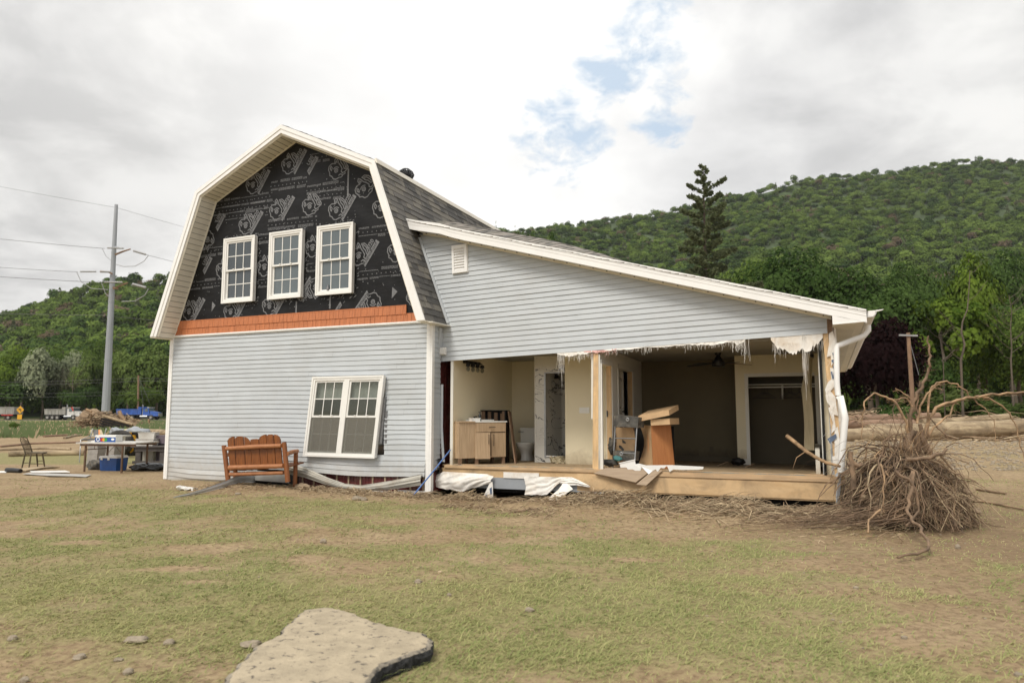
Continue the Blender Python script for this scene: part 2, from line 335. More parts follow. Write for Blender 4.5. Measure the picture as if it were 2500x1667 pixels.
def gz(x,y):
    x=np.asarray(x,float);y=np.asarray(y,float); u,v=housec(x,y)
    near=1-sst(20,40,np.hypot(x,y-10))
    z=(vnoise(x,y,.45,1,4)-.5)*.09*near+(vnoise(x,y,2.2,2,3)-.5)*.035*near
    z=z+.09*np.exp(-((v+.8)/.45)**2)*sst(1.6,3,u)*(1-sst(7,8.3,u))*(.55+vnoise(x,y,1.1,3,2)*.9)
    z=z+.07*np.exp(-((v+.6)/.5)**2)*np.exp(-((u+4.6)/2.2)**2)
    z=z-.03*np.exp(-((v+.2)/.3)**2)*sst(-3.5,-2.6,u)*(1-sst(-.4,.4,u))
    z=z+.30*sst(19,30,y)*sst(8,14,x)*(1-sst(60,90,y))
    z=z-.26*np.exp(-((v-.25)/.50)**2)*sst(-.2,.5,u)*(1-sst(3.0,3.8,u))-.15*np.exp(-((v-.25)/.4)**2)*sst(3.4,4.,u)*(1-sst(7,7.6,u))
    z=z-.30*sst(.1,.7,v)*(1-sst(9,10,v))*sst(-7.4,-7,u)*(1-sst(7.3,7.6,u))
    return z
def grassm(x,y):
    x=np.asarray(x,float);y=np.asarray(y,float); u,v=housec(x,y)
    n=vnoise(x*.8,y*1.2,.55,5,5); f=vnoise(x,y,2.6,6,3)
    g=.66+(n-.5)*.95+(f-.5)*.9
    dist=-v
    g=g-1.2*(1-sst(.5,2.1,dist))*sst(-9,-7.5,u)*(v<6)         # mud skirt along the house
    g=g+.25*np.exp(-((u-.4)/1.1)**2-((v+1.15)/.5)**2)
    g=g-.55*sst(2.0,4.2,x-.18*(y-5))*(1-sst(6.5,8,y))           # worn corner, lower right
    g=g-.35*(1-sst(3.9,4.9,y+.25*x))                             # bare ground at the bottom
    g=g-.45*sst(.45,.62,vnoise(x,y*2.4,.35,8,3))*sst(6.6,8.0,y)*(1-sst(10.4,11.5,y))   # sand streaks
    g=g-.5*np.exp(-((y-7.0-.15*x)/.35)**2)*sst(2.2,4,x)
    far=np.where(y>12.5,1,0)*np.where(u<-7.3,1,0)
    g=np.where((y>12.2)&(u<-6.9),.10+.8*((y>21)&(y<27))+(n-.5)*.9,g)
    g=np.where((y>8)&(x>6),.18+(n-.5)*1.0,g)
    for (sx_,sy_,rx_,ry_) in ((-3.45,7.15,.5,.10),(-2.9,6.6,.28,.07),(-5.2,8.6,.3,.12),(2.9,5.1,.35,.2),(1.3,7.7,.25,.09)):
        g=g-.9*np.exp(-((x-sx_)/rx_)**2-((y-sy_)/ry_)**2)
    g=np.where(y>70,.75+(n-.5)*.6,g)
    return np.clip(g,0,1)
def axis(a,b,s,far,grow=1.12):
    c=list(np.arange(a,b+1e-6,s)); st=s; x=b
    while x<far: st*=grow; x+=st; c.append(x)
    st=s; x=a; lo=[]
    while x>-far: st*=grow; x-=st; lo.append(x)
    return np.array(lo[::-1]+c)
gx=axis(-13,13,.09,2600); gy=axis(2,17,.08,2600)
X,Y=np.meshgrid(gx,gy); Zg=gz(X,Y)
me=bpy.data.meshes.new('ground'); nx,ny=len(gx),len(gy)
idx=np.arange(nx*ny).reshape(ny,nx)
q=np.stack([idx[:-1,:-1],idx[:-1,1:],idx[1:,1:],idx[1:,:-1]],-1).reshape(-1,4)
def npmesh(me,v,q,smooth=True,tint=None):
    k=q.shape[1]
    me.vertices.add(len(v)); me.vertices.foreach_set('co',v.astype(np.float32).ravel())
    me.loops.add(q.size); me.loops.foreach_set('vertex_index',q.astype(np.int32).ravel())
    me.polygons.add(len(q)); me.polygons.foreach_set('loop_start',np.arange(0,q.size,k,dtype=np.int32)); me.polygons.foreach_set('loop_total',np.full(len(q),k,dtype=np.int32))
    me.polygons.foreach_set('use_smooth',np.full(len(q),smooth))
    me.update(calc_edges=True)
    if tint is not None:
        a=me.attributes.new('tint','FLOAT','POINT'); a.data.foreach_set('value',tint.astype(np.float32))
GM=grassm(X,Y)
npmesh(me,np.stack([X.ravel(),Y.ravel(),Zg.ravel()],1),q,True,GM.ravel())
ground=link(bpy.data.objects.new('ground',me)); tag(ground,kind='structure')
m=bpy.data.materials.new('muddy_lawn'); m.use_nodes=True; t=m.node_tree; b=t.nodes['Principled BSDF']; me.materials.append(m)
tcn=N(t,'ShaderNodeTexCoord'); O=tcn.outputs['Object']; at=N(t,'ShaderNodeAttribute',attribute_name='tint')
na=noi(t,O,.9,6,.6,.3); nb=noi(t,O,14,6,.7,.3); nc=noi(t,O,60,4,.7); nd=noi(t,O,4,6,.7,.8,(9,2,0))
mud=mixc(t,ramp(t,na,[(.3,0.),(.7,1.)]),(.29,.205,.115),(.43,.325,.20)); mud=mixc(t,ramp(t,nb,[(.36,.75),(.56,0.)]),mud,(.135,.09,.05))
mud=mixc(t,ramp(t,nd,[(.57,0.),(.68,.6)]),mud,(.17,.115,.065))
gr=mixc(t,ramp(t,nb,[(.35,0.),(.65,1.)]),(.19,.20,.075),(.34,.31,.14)); gr=mixc(t,ramp(t,na,[(.35,0.),(.7,.6)]),gr,(.27,.24,.12)); gr=mixc(t,ramp(t,nc,[(.38,.6),(.52,0.)]),gr,(.10,.075,.035))
sx_=N(t,'ShaderNodeSeparateXYZ'); t.links.new(O,sx_.inputs[0]); wet=math_(t,'MULTIPLY',ramp(t,math_(t,'MULTIPLY',math_(t,'ADD',sx_.outputs[0],math_(t,'MULTIPLY',nd,3.)),.1),[(.38,0.),(.72,1.)]),math_(t,'MULTIPLY',ramp(t,na,[(.35,.25),(.6,.8)]),ramp(t,math_(t,'MULTIPLY',sx_.outputs[1],.04),[(.40,1.),(.62,0.)])))
mud=mixc(t,wet,mud,(.17,.115,.068))
fac=ramp(t,math_(t,'ADD',math_(t,'MULTIPLY',at.outputs['Fac'],1.),math_(t,'MULTIPLY',math_(t,'SUBTRACT',nb,.5),1.3)),[(.25,0.),(.75,.85)])
colr=mixc(t,fac,mud,gr)
t.links.new(colr,b.inputs['Base Color']); b.inputs['Roughness'].default_value=.95; b.inputs['Specular IOR Level'].default_value=.2
bn=N(t,'ShaderNodeBump'); bn.inputs['Strength'].default_value=.6; bn.inputs['Distance'].default_value=.03
t.links.new(math_(t,'ADD',nb,math_(t,'MULTIPLY',nc,.5)),bn.inputs['Height']); t.links.new(bn.outputs[0],b.inputs['Normal'])
# short flattened grass, uncountable blades
def grass_blades():
    n=560000
    y=3.2+rng.random(n)**1.25*13.5; x=(rng.random(n)*2-1)*(y*.80+.6)
    g=grassm(x,y)+(vnoise(x,y,3.5,21,3)-.5)*1.1; u,v=housec(x,y)
    keep=(rng.random(n)<np.clip((g-.15)*.8,.05,.8))&~((v>-.05)&(u>-7.4)&(u<7.6)); x,y,g=x[keep],y[keep],g[keep]; n=len(x)
    z=gz(x,y)-.004; h=(.008+.024*rng.random(n)**2.5)*(1+.9*(rng.random(n)<.04)); wd=.0016+.0016*rng.random(n)+.0003*y
    az=rng.normal(.2,1.0,n); lean=(.9+rng.random(n)*1.8)
    dx,dy=np.cos(az),np.sin(az); px_,py_=-dy,dx
    a=np.stack([x-px_*wd,y-py_*wd,z],1); b_=np.stack([x+px_*wd,y+py_*wd,z],1)
    mx_=np.stack([x+dx*h*lean*.6+px_*wd*.7,y+dy*h*lean*.6+py_*wd*.7,z+h*.75],1); mn=np.stack([x+dx*h*lean*.6-px_*wd*.7,y+dy*h*lean*.6-py_*wd*.7,z+h*.75],1)
    tp=np.stack([x+dx*h*lean*1.6,y+dy*h*lean*1.6,z+h*.95],1)
    v=np.stack([a,b_,mx_,mn,tp],1).reshape(-1,3); k=np.arange(n)[:,None]*5
    f1=k+np.array([[0,1,2]]);f2=k+np.array([[0,2,3]]);f3=k+np.array([[3,2,4]])
    me=bpy.data.meshes.new('grass'); tint=np.repeat(np.clip(rng.normal(.5,.28,n)+(vnoise(x,y,.8,31,3)-.5)*.9,0,1),5)
    npmesh(me,v,np.concatenate([f1,f2,f3]),True,tint)
    me.materials.append(leafmat('grass_blade',(.185,.245,.08),(.47,.44,.21),.3))
    o=link(bpy.data.objects.new('grass',me)); tag(o,'short flattened green and straw coloured lawn grass in the foreground','grass',kind='stuff')
grass_blades()
# ---------------- hills ----------------
def skyline(pts,x): return np.interp(x,[p[0] for p in pts],[p[1] for p in pts])
HR=[(200,1010),(700,760),(1100,590),(1200,546),(1350,538),(1500,510),(1660,483),(1810,450),(2020,413),(2230,384),(2500,360),(3300,305),(4200,330),(5200,700)]
HL=[(-1800,1000),(-1200,860),(-400,800),(0,745),(100,716),(170,690),(260,665),(350,658),(415,650),(520,640),(640,720),(800,1010)]
def hill_z(x,y,pts,y0,y1):
    S=1250+FS*np.asarray(x)/np.asarray(y); e=(1004.6-skyline(pts,S))/FS - 7./y1
    s=np.clip((np.asarray(y)-y0)/(y1-y0),0,1.15); k=np.where(s<1,s*(1.25-.25*s),1-(s-1)*1.5)
    return np.maximum(e,-.01)*np.asarray(y)*k+(vnoise(x,y,.02,4,3)-.5)*10*np.clip(s*4,0,1)+CAMH*np.clip(s*5,0,1)-1.5*(s<=0.001)
m_floor=mat('forest_floor',(.055,.085,.028),.95,.3,.2)
def hill(name,pts,y0,y1,s0,s1):
    A=np.linspace(s0,s1,160); yy=y0+(y1*1.14-y0)*np.linspace(0,1,90)**1.1
    S,Yh=np.meshgrid(A,yy); Xh=(S-1250)/FS*Yh; Zh=hill_z(Xh,Yh,pts,y0,y1); Zh[0,:]=-2; Zh[-1,:]=-30
    ii=np.arange(Xh.size).reshape(Xh.shape); q=np.stack([ii[:-1,:-1],ii[:-1,1:],ii[1:,1:],ii[1:,:-1]],-1).reshape(-1,4)
    me=bpy.data.meshes.new(name); npmesh(me,np.stack([Xh.ravel(),Yh.ravel(),Zh.ravel()],1),q); me.materials.append(m_floor)
    tag(link(bpy.data.objects.new(name,me)),kind='structure')
hill('hill',HR,95,640,760,5200); hill('hill',HL,158,400,-1800,800)
# ---------------- trees ----------------
def crown_np(nl,r_l,n_leaf,size,seed,flat=.75,squash=(1,1,1),core=True):
    """unit crown (radius about 1, height -1..1): lobes of leaf quads"""
    g=np.random.default_rng(seed)
    d=g.normal(size=(nl,3)); d/=np.linalg.norm(d,axis=1)[:,None]; d[:,2]=np.where(d[:,2]<-.35,-d[:,2]*.6,d[:,2])
    rad=(.35+.5*g.random(nl)**.5); c=d*rad[:,None]*np.array([1,1,.85]); rl=r_l*(.6+.8*g.random(nl))
    per=np.maximum(1,(n_leaf*rl**2/np.sum(rl**2)).astype(int)); li=np.repeat(np.arange(nl),per); n=len(li)
    dd=g.normal(size=(n,3)); dd/=np.linalg.norm(dd,axis=1)[:,None]; dd[:,2]=np.where((dd[:,2]<-.3)&(g.random(n)<.6),-dd[:,2],dd[:,2])
    bump=1+.22*np.sin(dd[:,0]*7+li)*np.sin(dd[:,1]*6+li*2)
    rr=rl[li]*(.72+.34*g.random(n)**.6)*bump
    p=c[li]+dd*rr[:,None]*np.array([1,1,flat])
    pc=p/np.maximum(.2,np.linalg.norm(p,axis=1))[:,None]
    nr=dd*.55+pc*.8+g.normal(size=(n,3))*.38+np.array([0,0,.25]); nr/=np.linalg.norm(nr,axis=1)[:,None]
    t=np.cross(nr,g.normal(size=(n,3))); t/=np.linalg.norm(t,axis=1)[:,None]; b=np.cross(nr,t)
    s=size*(.6+.8*g.random(n))[:,None]
    v=np.stack([p-t*s-b*s*.7,p+t*s-b*s*.7,p+t*s*.8+b*s*.7,p-t*s*.8+b*s*.7],1)
    tint=np.clip(.42+(g.random(nl)[li]-.5)*.5+(g.random(n)-.5)*.5,0,1)
    v=v*np.array(squash)
    return v.reshape(-1,3),np.repeat(tint,4)
def conifer_np(n_leaf,size,seed,tiers=14):
    g=np.random.default_rng(seed); h=g.random(n_leaf)**1.3; ti=np.floor(h*tiers)/tiers+g.random(n_leaf)*.5/tiers
    a=g.random(n_leaf)*2*math.pi; a=np.round(a/(2*math.pi)*9)/9*2*math.pi+(g.random(n_leaf)-.5)*.35+ti*20
    rr=(1-ti)**.85*g.random(n_leaf)**.6
    p=np.stack([rr*np.cos(a),rr*np.sin(a),-1+2*ti-rr*.16],1)
    nr=g.normal(size=(n_leaf,3))*.5+np.array([0,0,1]); nr/=np.linalg.norm(nr,axis=1)[:,None]
    t=np.cross(nr,g.normal(size=(n_leaf,3))); t/=np.linalg.norm(t,axis=1)[:,None]; b=np.cross(nr,t); s=size*(.6+.8*g.random(n_leaf))[:,None]
    v=np.stack([p-t*s-b*s*.5,p+t*s-b*s*.5,p+t*s*.8+b*s*.5,p-t*s*.8+b*s*.5],1)
    return v.reshape(-1,3),np.repeat(np.clip(g.normal(.4,.2,n_leaf),0,1),4)
FP=[crown_np(9+i%4,.44,420,.095,50+i,squash=(1,1,.9+.25*(i%3))) for i in range(8)]
FC=[conifer_np(240,.13,90+i,9) for i in range(2)]
def forest():
    V=[];T=[];MI=[]
    def area(pts,y0,y1,s0,s1,cnt,seed):
        g=np.random.default_rng(seed); n=cnt
        y=np.sqrt(y0**2+(y1**2-y0**2)*g.random(n)); S=s0+(s1-s0)*g.random(n); x=(S-1250)/FS*y
        return x,y,hill_z(x,y,pts,y0,y1)
    sets=[area(HR,97,640,1080,2640,6300,3),area(HL,160,400,-130,620,1150,4)]
    for k,(x,y,z) in enumerate(sets):
        g=np.random.default_rng(70+k)
        cl=vnoise(x,y,.018,41,3)
        for i in range(len(x)):
            con=g.random()<(.06 if cl[i]<.55 else .01)
            r=g.uniform(3.0,6.0)*(1.0 if y[i]<250 else max(.72,1-(y[i]-250)/900))
            pv,pt=(FC[g.integers(2)] if con else FP[g.integers(8)])
            a=g.random()*6.283; ca,sa=math.cos(a),math.sin(a)
            sx=r*(.75 if con else 1); szz=r*(g.uniform(1.2,1.5) if con else g.uniform(.75,1.1))
            P=np.stack([(pv[:,0]*ca-pv[:,1]*sa)*sx+x[i],(pv[:,0]*sa+pv[:,1]*ca)*sx+y[i],pv[:,2]*szz+z[i]+szz*(.75 if y[i]<200 else .5)],1)
            V.append(P)
            kind=2 if con else (3 if (g.random()<.035+.10*(abs(cl[i]-.62)<.03)) else (1 if g.random()<.30+.5*(cl[i]-.5)*2 else 0))
            MI.append(np.full(len(pv)//4,kind)); T.append(np.clip(pt*.5+(g.random()-.2)*.8,0,1))
    V=np.concatenate(V); T=np.concatenate(T); MI=np.concatenate(MI)
    me=bpy.data.meshes.new('forest'); npmesh(me,V,np.arange(len(V)).reshape(-1,4),False,T)
    for mm in (LM['mid'],LM['dark'],LM['spruce'],leafmat('leaf_dead',(.10,.08,.045),(.22,.17,.12))): me.materials.append(mm)
    me.polygons.foreach_set('material_index',MI.astype(np.int32)); me.update()
    tag(link(bpy.data.objects.new('forest',me)),'dense green mixed forest covering the hillsides','forest',kind='stuff')
forest()
CR={}
def crown_mesh(key,kind):
    k=(key,kind)
    if k in CR: return CR[k]
    spec={'round':lambda:crown_np(28,.31,9000,.026,1),'oak':lambda:crown_np(38,.27,17000,.018,2),'loose':lambda:crown_np(34,.23,5200,.034,3,.7),
      'tall':lambda:crown_np(24,.34,6000,.034,4,.8),'willow':lambda:crown_np(30,.27,6000,.034,5,1.2),'bush':lambda:crown_np(14,.4,2200,.055,6),
      'beech':lambda:crown_np(40,.32,12000,.028,8,.8),'small':lambda:crown_np(16,.38,2600,.05,9),'tip':lambda:crown_np(10,.35,350,.09,10)}[key]()
    me=bpy.data.meshes.new('crown'); npmesh(me,spec[0],np.arange(len(spec[0])).reshape(-1,4),False,spec[1]); me.materials.append(LM[kind]); CR[k]=me; return me
M['bark']=mat('bark',(.12,.095,.07),.9,.25,3,(1,1,.3)); M['barkl']=mat('pale_bark',(.30,.26,.21),.9,.2,3,(1,1,.3))
TREEN=0
def branchy(mb,base,top,r,nb,spread,seed,levels=2,m=0):
    g=random.Random(seed)
    base=Vector(base);top=Vector(top); pts=[base]; k=6
    for i in range(1,k+1): pts.append(base.lerp(top,i/k)+Vector((g.uniform(-1,1),g.uniform(-1,1),0))*r*1.2*(i<k))
    mb.tube(pts,[r*(1-.85*i/k) for i in range(k+1)],6,m)
    for j in range(nb):
        f=g.uniform(.35,.95); p=base.lerp(top,f); a=g.uniform(0,6.28); ln=spread*(1.15-f)*g.uniform(.7,1.2)
        d=Vector((math.cos(a),math.sin(a),g.uniform(.35,.9)))*ln
        q=[p,p+d*.35+Vector((0,0,-.03*ln)),p+d*.7+Vector((0,0,.05*ln)),p+d]; mb.tube(q,[r*(1-f)*.7+.01,r*.3*(1-f)+.01,r*.2*(1-f)+.008,.005],4,m)
        if levels>1:
            for _ in range(3):
                ff=g.uniform(.3,.9); p2=p+d*ff; a2=a+g.uniform(-1.3,1.3); d2=Vector((math.cos(a2),math.sin(a2),g.uniform(.2,1)))*ln*.45
                mb.tube([p2,p2+d2*.5+Vector((0,0,.04*ln)),p2+d2],[.25*r*(1-f)+.006,.012,.004],3,m)
def tree(name,label,x,y,h,wd,crown='round',kind='mid',clear=.25,group=None,z=None,cat='tree',bark='bark',lean=0.,cz=None):
    z=float(gz(x,y)) if z is None else z
    t=thing(name,label,cat,(x,y,z),WF,group,rz=0)
    ch=h*(1-clear); c=link(bpy.data.objects.new('crown',crown_mesh(crown,kind))); c.parent=t
    c.location=(lean,0,h*clear+ch/2); c.scale=(wd/2,wd/2,ch/2/.93); c.rotation_euler=(0,0,random.uniform(0,6.28))
    mb=MB(); branchy(mb,(x,y,z-.3),(x+lean,y,z+h*.86),max(.08,h*.018),9,wd*.42,int(x*7+y))
    mk('trunk',mb,M[bark],t)
    return t
def T(name,label,Sx,dep,ytop,wS,**k):
    """tree seen at column Sx, at a distance dep, its top at row ytop and wS wide"""
    p=D(Sx,ytop,dep); z0=k.pop('zb',0.) ; x=(Sx-1250)/FS*dep
    return tree(name,label,x,dep,p.z-z0,wS/FS*dep,z=z0,**k)
# spruce behind the low roof
def spruce():
    dep=62; x=(1722-1250)/FS*dep*1.022; top=D(1722,403,dep).z; bot=1.5
    t=thing('spruce_tree','tall ragged spruce with sparse drooping branches rising behind the low roof','spruce tree',(x,dep,0))
    mb=MB(); mb.tube([(x,dep,-.3),(x+.05,dep,top*.35),(x-.1,dep,top*.7),(x,dep,top-.15)],[.36,.26,.13,.02],8); g=random.Random(5)
    P=[];TT=[]; G=np.random.default_rng(3)
    H=top-bot
    for i in range(120):
        f=(i+g.random())/120; zz=bot+H*f; a=i*2.4+g.uniform(-.4,.4)
        ln=(7.2*(1-f)**.8+.25)*g.uniform(.4,1.15)
        if f>.72: ln*=.85+.4*g.random()
        up=.12+.75*max(0,f-.45); d=Vector((math.cos(a),math.sin(a),0)); pts=[]
        for s in (0,.3,.6,.85,1): pts.append(Vector((x,dep,zz))+d*ln*s+Vector((0,0,ln*(up*s-.55*s*(1-f)*(1-s*.55)))))
        mb.tube(pts,[.05*(1-f)+.012,.03,.02,.012,.006],4)
        nn=int((170+400*(1-f))*ln/2.6)+16
        s=G.random(nn)**.55*.95+.05; j=np.clip((s*4).astype(int),0,3); pa=np.array([list(p) for p in pts])
        ss=[0,.3,.6,.85,1]; loc_=np.stack([np.interp(s,ss,pa[:,k]) for k in range(3)],1)
        side=np.array([-d.y,d.x,0]); loc_+=side*((G.random(nn)-.5)*.5*ln*.45*(1.1-s))[:,None]; loc_[:,2]-=G.random(nn)**1.5*(.55*(1-f)+.12)
        P.append(loc_); TT.append(np.clip(.2+.6*G.random(nn),0,1))
    P=np.concatenate(P);TT=np.concatenate(TT); n=len(P); nr=G.normal(size=(n,3)); nr[:,2]*=.6; nr/=np.linalg.norm(nr,axis=1)[:,None]
    tt=np.cross(nr,G.normal(size=(n,3))); tt/=np.linalg.norm(tt,axis=1)[:,None]; b=np.cross(nr,tt); s=(.045+.055*G.random(n))[:,None]
    v=np.stack([P-tt*s*2.6-b*s*.7,P+tt*s*2.6-b*s*.7,P+tt*s*2.2+b*s*.7,P-tt*s*2.2+b*s*.7],1).reshape(-1,3)-np.array([x,dep,0])
    mk('trunk',mb,mat('spruce_bark',(.17,.125,.10),.9,.2,4),t)
    me=bpy.data.meshes.new('crown'); npmesh(me,v,np.arange(len(v)).reshape(-1,4),False,np.repeat(TT,4)); me.materials.append(LM['spruce']); o=link(bpy.data.objects.new('crown',me)); o.parent=t
spruce()
# right hand group
T('oak_tree','massive dark green broad tree right of the spruce',1960,66,585,330,crown='oak',kind='dark',clear=.12)
T('oak_tree','large dark green tree above the gutter corner, lower crown',2120,62,625,300,crown='oak',kind='dark',clear=.08)
T('maple_tree','mid green tree whose crown shows just right of the spruce foot',1850,74,610,210,crown='oak',kind='mid',clear=.15)
t=T('beech_tree','dark purple leaved beech behind the gutter corner',2138,43,765,215,crown='beech',kind='purple',clear=.03)
c=link(bpy.data.objects.new('yellow_twigs',crown_mesh('tip','yellow'))); c.parent=t; c.location=(1.35,-1.6,4.75); c.scale=(.42,.25,.42); c['label']='yellow green leaves on the edge of the purple crown'
T('ash_tree','light green slender tree with bare crooked trunk in front of the dark forest',2300,58,690,230,crown='loose',kind='bright',clear=.22,bark='barkl')
T('ash_tree','pale green tree crown standing left of the crooked bare trunk',2215,64,700,170,crown='loose',kind='mid',clear=.1,bark='barkl')
T('forest_edge_tree','dark rounded tree low behind the uprooted roots',2235,60,800,200,crown='round',kind='dark',clear=.02)
T('forest_edge_tree','dark green tree at the right edge of the photo',2490,62,700,230,crown='round',kind='dark',clear=.04)
T('forest_edge_tree','mid green tree left of the pale leafless tree',2405,66,735,180,crown='tall',kind='mid',clear=.04)
T('forest_edge_tree','deep green tree hanging over the logs at far right',2560,56,720,260,crown='oak',kind='mid',clear=.04)
T('forest_edge_tree','tall yellow green tree high above the crooked bare trunk',2390,80,600,150,crown='tall',kind='bright',clear=.05)
T('forest_edge_tree','dark tall tree top right of the big oak crown',2240,84,610,190,crown='oak',kind='dark',clear=.05)
T('forest_edge_tree','wide dark green crown in the upper right forest edge',2470,88,590,230,crown='oak',kind='dark',clear=.05)
for i,(sx,yt,lb) in enumerate([(1205,538,'leftmost'),(1238,560,'second from the left'),(1262,548,'third from the left'),(1300,553,'fourth from the left'),(1345,550,'rightmost')]):
    T('treetop','bushy dark green tree peeking over the low roof, %s of that row'%lb,sx,95+i*3,yt,56,crown='tall',kind='dark',clear=.1,group='trees peeking over the low roof')
for i,(sx,yt,w_,kd) in enumerate([(1410,612,120,'mid'),(1500,606,130,'pale'),(1590,640,130,'mid')]):
    T('forest_edge_tree',['rounded green tree nearest the roof ridge crest','pale green rounded tree behind the middle of the low roof','green tree just left of the spruce behind the low roof'][i],sx,92,yt,w_,crown='round',kind=kd,clear=.1)
def bare(name,label,pts,dep,r,seed,nb=12,spread=1.5,m='barkl'):
    P=[D(a,b,dep) for a,b in pts]; t=thing(name,label,'tree',(P[0].x,P[0].y,0)); mb=MB(); P[0].z=min(P[0].z,0)
    mb.tube(P,[r*(1-.75*i/(len(P)-1)) for i in range(len(P))],6); g=random.Random(seed)
    mk('trunk',mb,M[m],t); mb=MB()
    for _ in range(nb):
        i=g.randrange(1,len(P)-1); f=g.random(); p=P[i].lerp(P[i+1],f); a=g.choice([g.uniform(-.8,.6),g.uniform(2.5,4)]); ln=spread*g.uniform(.5,1.3)
        d=Vector((math.cos(a),math.sin(a)*.6,g.uniform(.3,1.1)))*ln; k=p+d*.4+Vector((0,0,-.1*ln))
        mb.tube([p,k,p+d*.75,p+d*1.1+Vector((0,0,.15))],[r*.35,r*.22,r*.14,.01],4)
        for _ in range(3):
            q=p+d*g.uniform(.4,1); e=Vector((g.uniform(-1,1),g.uniform(-.5,.5),g.uniform(.2,1)))*ln*.4; mb.tube([q,q+e*.6,q+e],[r*.14,r*.09,.006],3)
    mk('branches',mb,M[m],t); return t
bare('crooked_tree','thin crooked pale trunk with few twigs before the dark forest',[(2345,945),(2346,880),(2355,840),(2347,812),(2350,785),(2362,755),(2366,700),(2368,660)],40,.075,3,5,1.0,'bark')
bare('dead_tree','pale leafless tree with forked limbs at far right',[(2470,950),(2468,880),(2470,850),(2467,800),(2470,760),(2463,720)],44,.06,4,18,1.4,'bark')
bare('thin_tree','slim bent sapling trunk right of the wooden power pole',[(2302,960),(2303,890),(2298,840),(2292,820),(2296,800)],42,.035,9,5,.6,'bark')
for i,(sx,yt,w_,dp,cr,kd,lb) in enumerate([(2290,955,150,44,'bush','bush','leafy green bush behind the arching roots'),(2360,945,130,46,'bush','bush','taller leafy bush right of the wooden pole'),(2450,975,170,45,'bush','bush','low spreading green brush by the log pile'),(2180,985,90,36,'bush','dark','small dark bush beneath the purple beech')]):
    T('bush',lb,sx,dp,yt,w_,crown=cr,kind=kd,clear=.0,cat='bush')
# left group beyond the road
for sx,dp,yt,w_,cr,kd,lb in [(108,146,850,120,'willow','silver','silver leaved willow left of the tall steel pole'),(168,150,856,80,'willow','silver','smaller silvery willow crown joined to the big one'),(215,146,862,90,'tall','pale','light green tree between the willow and steel pole'),(20,146,862,110,'tall','bright','yellow green tree at the left photo edge'),
  (60,156,820,110,'round','bright','green tree rising behind the left trucks'),(315,146,835,110,'round','pale','round pale green tree right of the steel pole'),(385,148,832,120,'tall','pale','pale tree against the left house corner'),(350,142,930,100,'round','mid','low green tree above the blue truck'),
  (205,143,930,110,'round','dark','dark green low tree behind the white truck'),(110,150,925,110,'round','dark','dark undergrowth tree under the silver willow'),(30,142,935,100,'small','dark','dark low tree behind the left trailer'),(268,150,900,90,'round','mid','mid green tree directly behind the steel pole'),(150,160,828,100,'round','mid','rounded green tree above the silver willow'),(250,166,815,100,'oak','mid','broad green tree high behind the steel pole')]:
    T('roadside_tree',lb,sx,dp,yt,w_,crown=cr,kind=kd,clear=.06,group='trees along the far road')
bare('dead_tree','small grey leafless tree behind the white truck',[(178,1000),(178,960),(177,935),(180,910)],141,.12,6,18,3.0,'bark')
# ---------------- the house ----------------
house=thing('house','pale blue sided gambrel house with black underlay gable and a torn open lean-to wing','house',(0,0,0),HF)
H=lambda name,mb,mats,par=None,**k: mk(name,mb,mats,par or house,HF,**k)
UC=-3.64; EZ=.1016
def siding(mb,u0,u1,rows,v0,zt=None,ul=None,ur=None,du=.12,disp=None,skip=None,tilt=0.,m=0,seed=1,md=None):
    """lapped courses; rows = list of bottom heights; each course leans out at its lower lip"""
    g=random.Random(seed)
    for k,z in enumerate(rows):
        a=ul(z) if ul else u0; b=ur(z) if ur else u1
        seams=sorted([g.uniform(a,b) for _ in range(2)]); n=max(1,int((b-a)/du)); us=[a+(b-a)*i/n for i in range(n+1)]
        for i in range(n):
            p,q=us[i],us[i+1]; mid=(p+q)/2
            if skip and skip(mid,z+EZ/2): continue
            so=.0025*(sum(mid>s for s in seams)%2)
            def pt(u,zz,o,cl=True):
                d=disp(u,zz) if disp else (0,0)
                Z=zz+tilt*u+d[0]
                if zt and cl: Z=min(Z,zt(u))
                return (u,v0-o-so-d[1],Z)
            if zt and z+tilt*mid>zt(mid): continue
            A,B=pt(p,z,.019),pt(q,z,.019); Cc,Dd=pt(q,z+EZ,.004),pt(p,z+EZ,.004); m_=(md(mid,z) if md else m)
            mb.add([A,B,Cc,Dd],[(0,1,2,3)],m_)
            mb.add([A,B,pt(q,z,.0),pt(p,z,.0)],[(0,3,2,1)],m_)
# --- main front wall, lower storey
def zbot(u):   # torn lower edge of the good siding right of the bench
    pts=[(-4.6,.02),(-4.45,.30),(-3.6,.30),(-3.0,.315),(-2.2,.31),(-2.15,.34),(-1.2,.31),(-.16,.33)]
    return float(np.interp(u,[p[0] for p in pts],[p[1] for p in pts]))
WL,WR_,WT=-3.0,-1.10,2.30
def skipm(u,z):
    if u>-4.55 and z<zbot(u): return True
    if WL+.06<u<WR_ and .78<z<WT-.02: return True
    return False
def dispm(u,z):
    dz=-.045*math.exp(-((u+1.6)/1.1)**2)*float(sst(1.0,.3,z)) if z<1 else 0
    dz+=.012*math.sin(u*1.3+.6)*math.sin(z*1.1)
    dv=.012*math.sin(u*2.1+z*1.7)*math.sin(z*2.9)
    if u<-5.0 and z<.36:      # buckled left foot
        f=float(sst(-7.2,-6.2,u)*(1-sst(-5.4,-5.0,u))); dv+=.09*f*math.sin(math.pi*min(1,z/.34)); dz+=-.035-.03*f
    if u>-1.15 and .9<z<1.5: dz+=.012*math.sin((u+1.1)*3)*(1 if z<1.2 else -1); dv+=.01
    if z<.9 and u>-3.2: dv+=.05*float(sst(.9,.3,z))*math.sin((u+3.2)*1.55)**2
    return dz,dv
rows=[.03+EZ*k for k in range(33)]
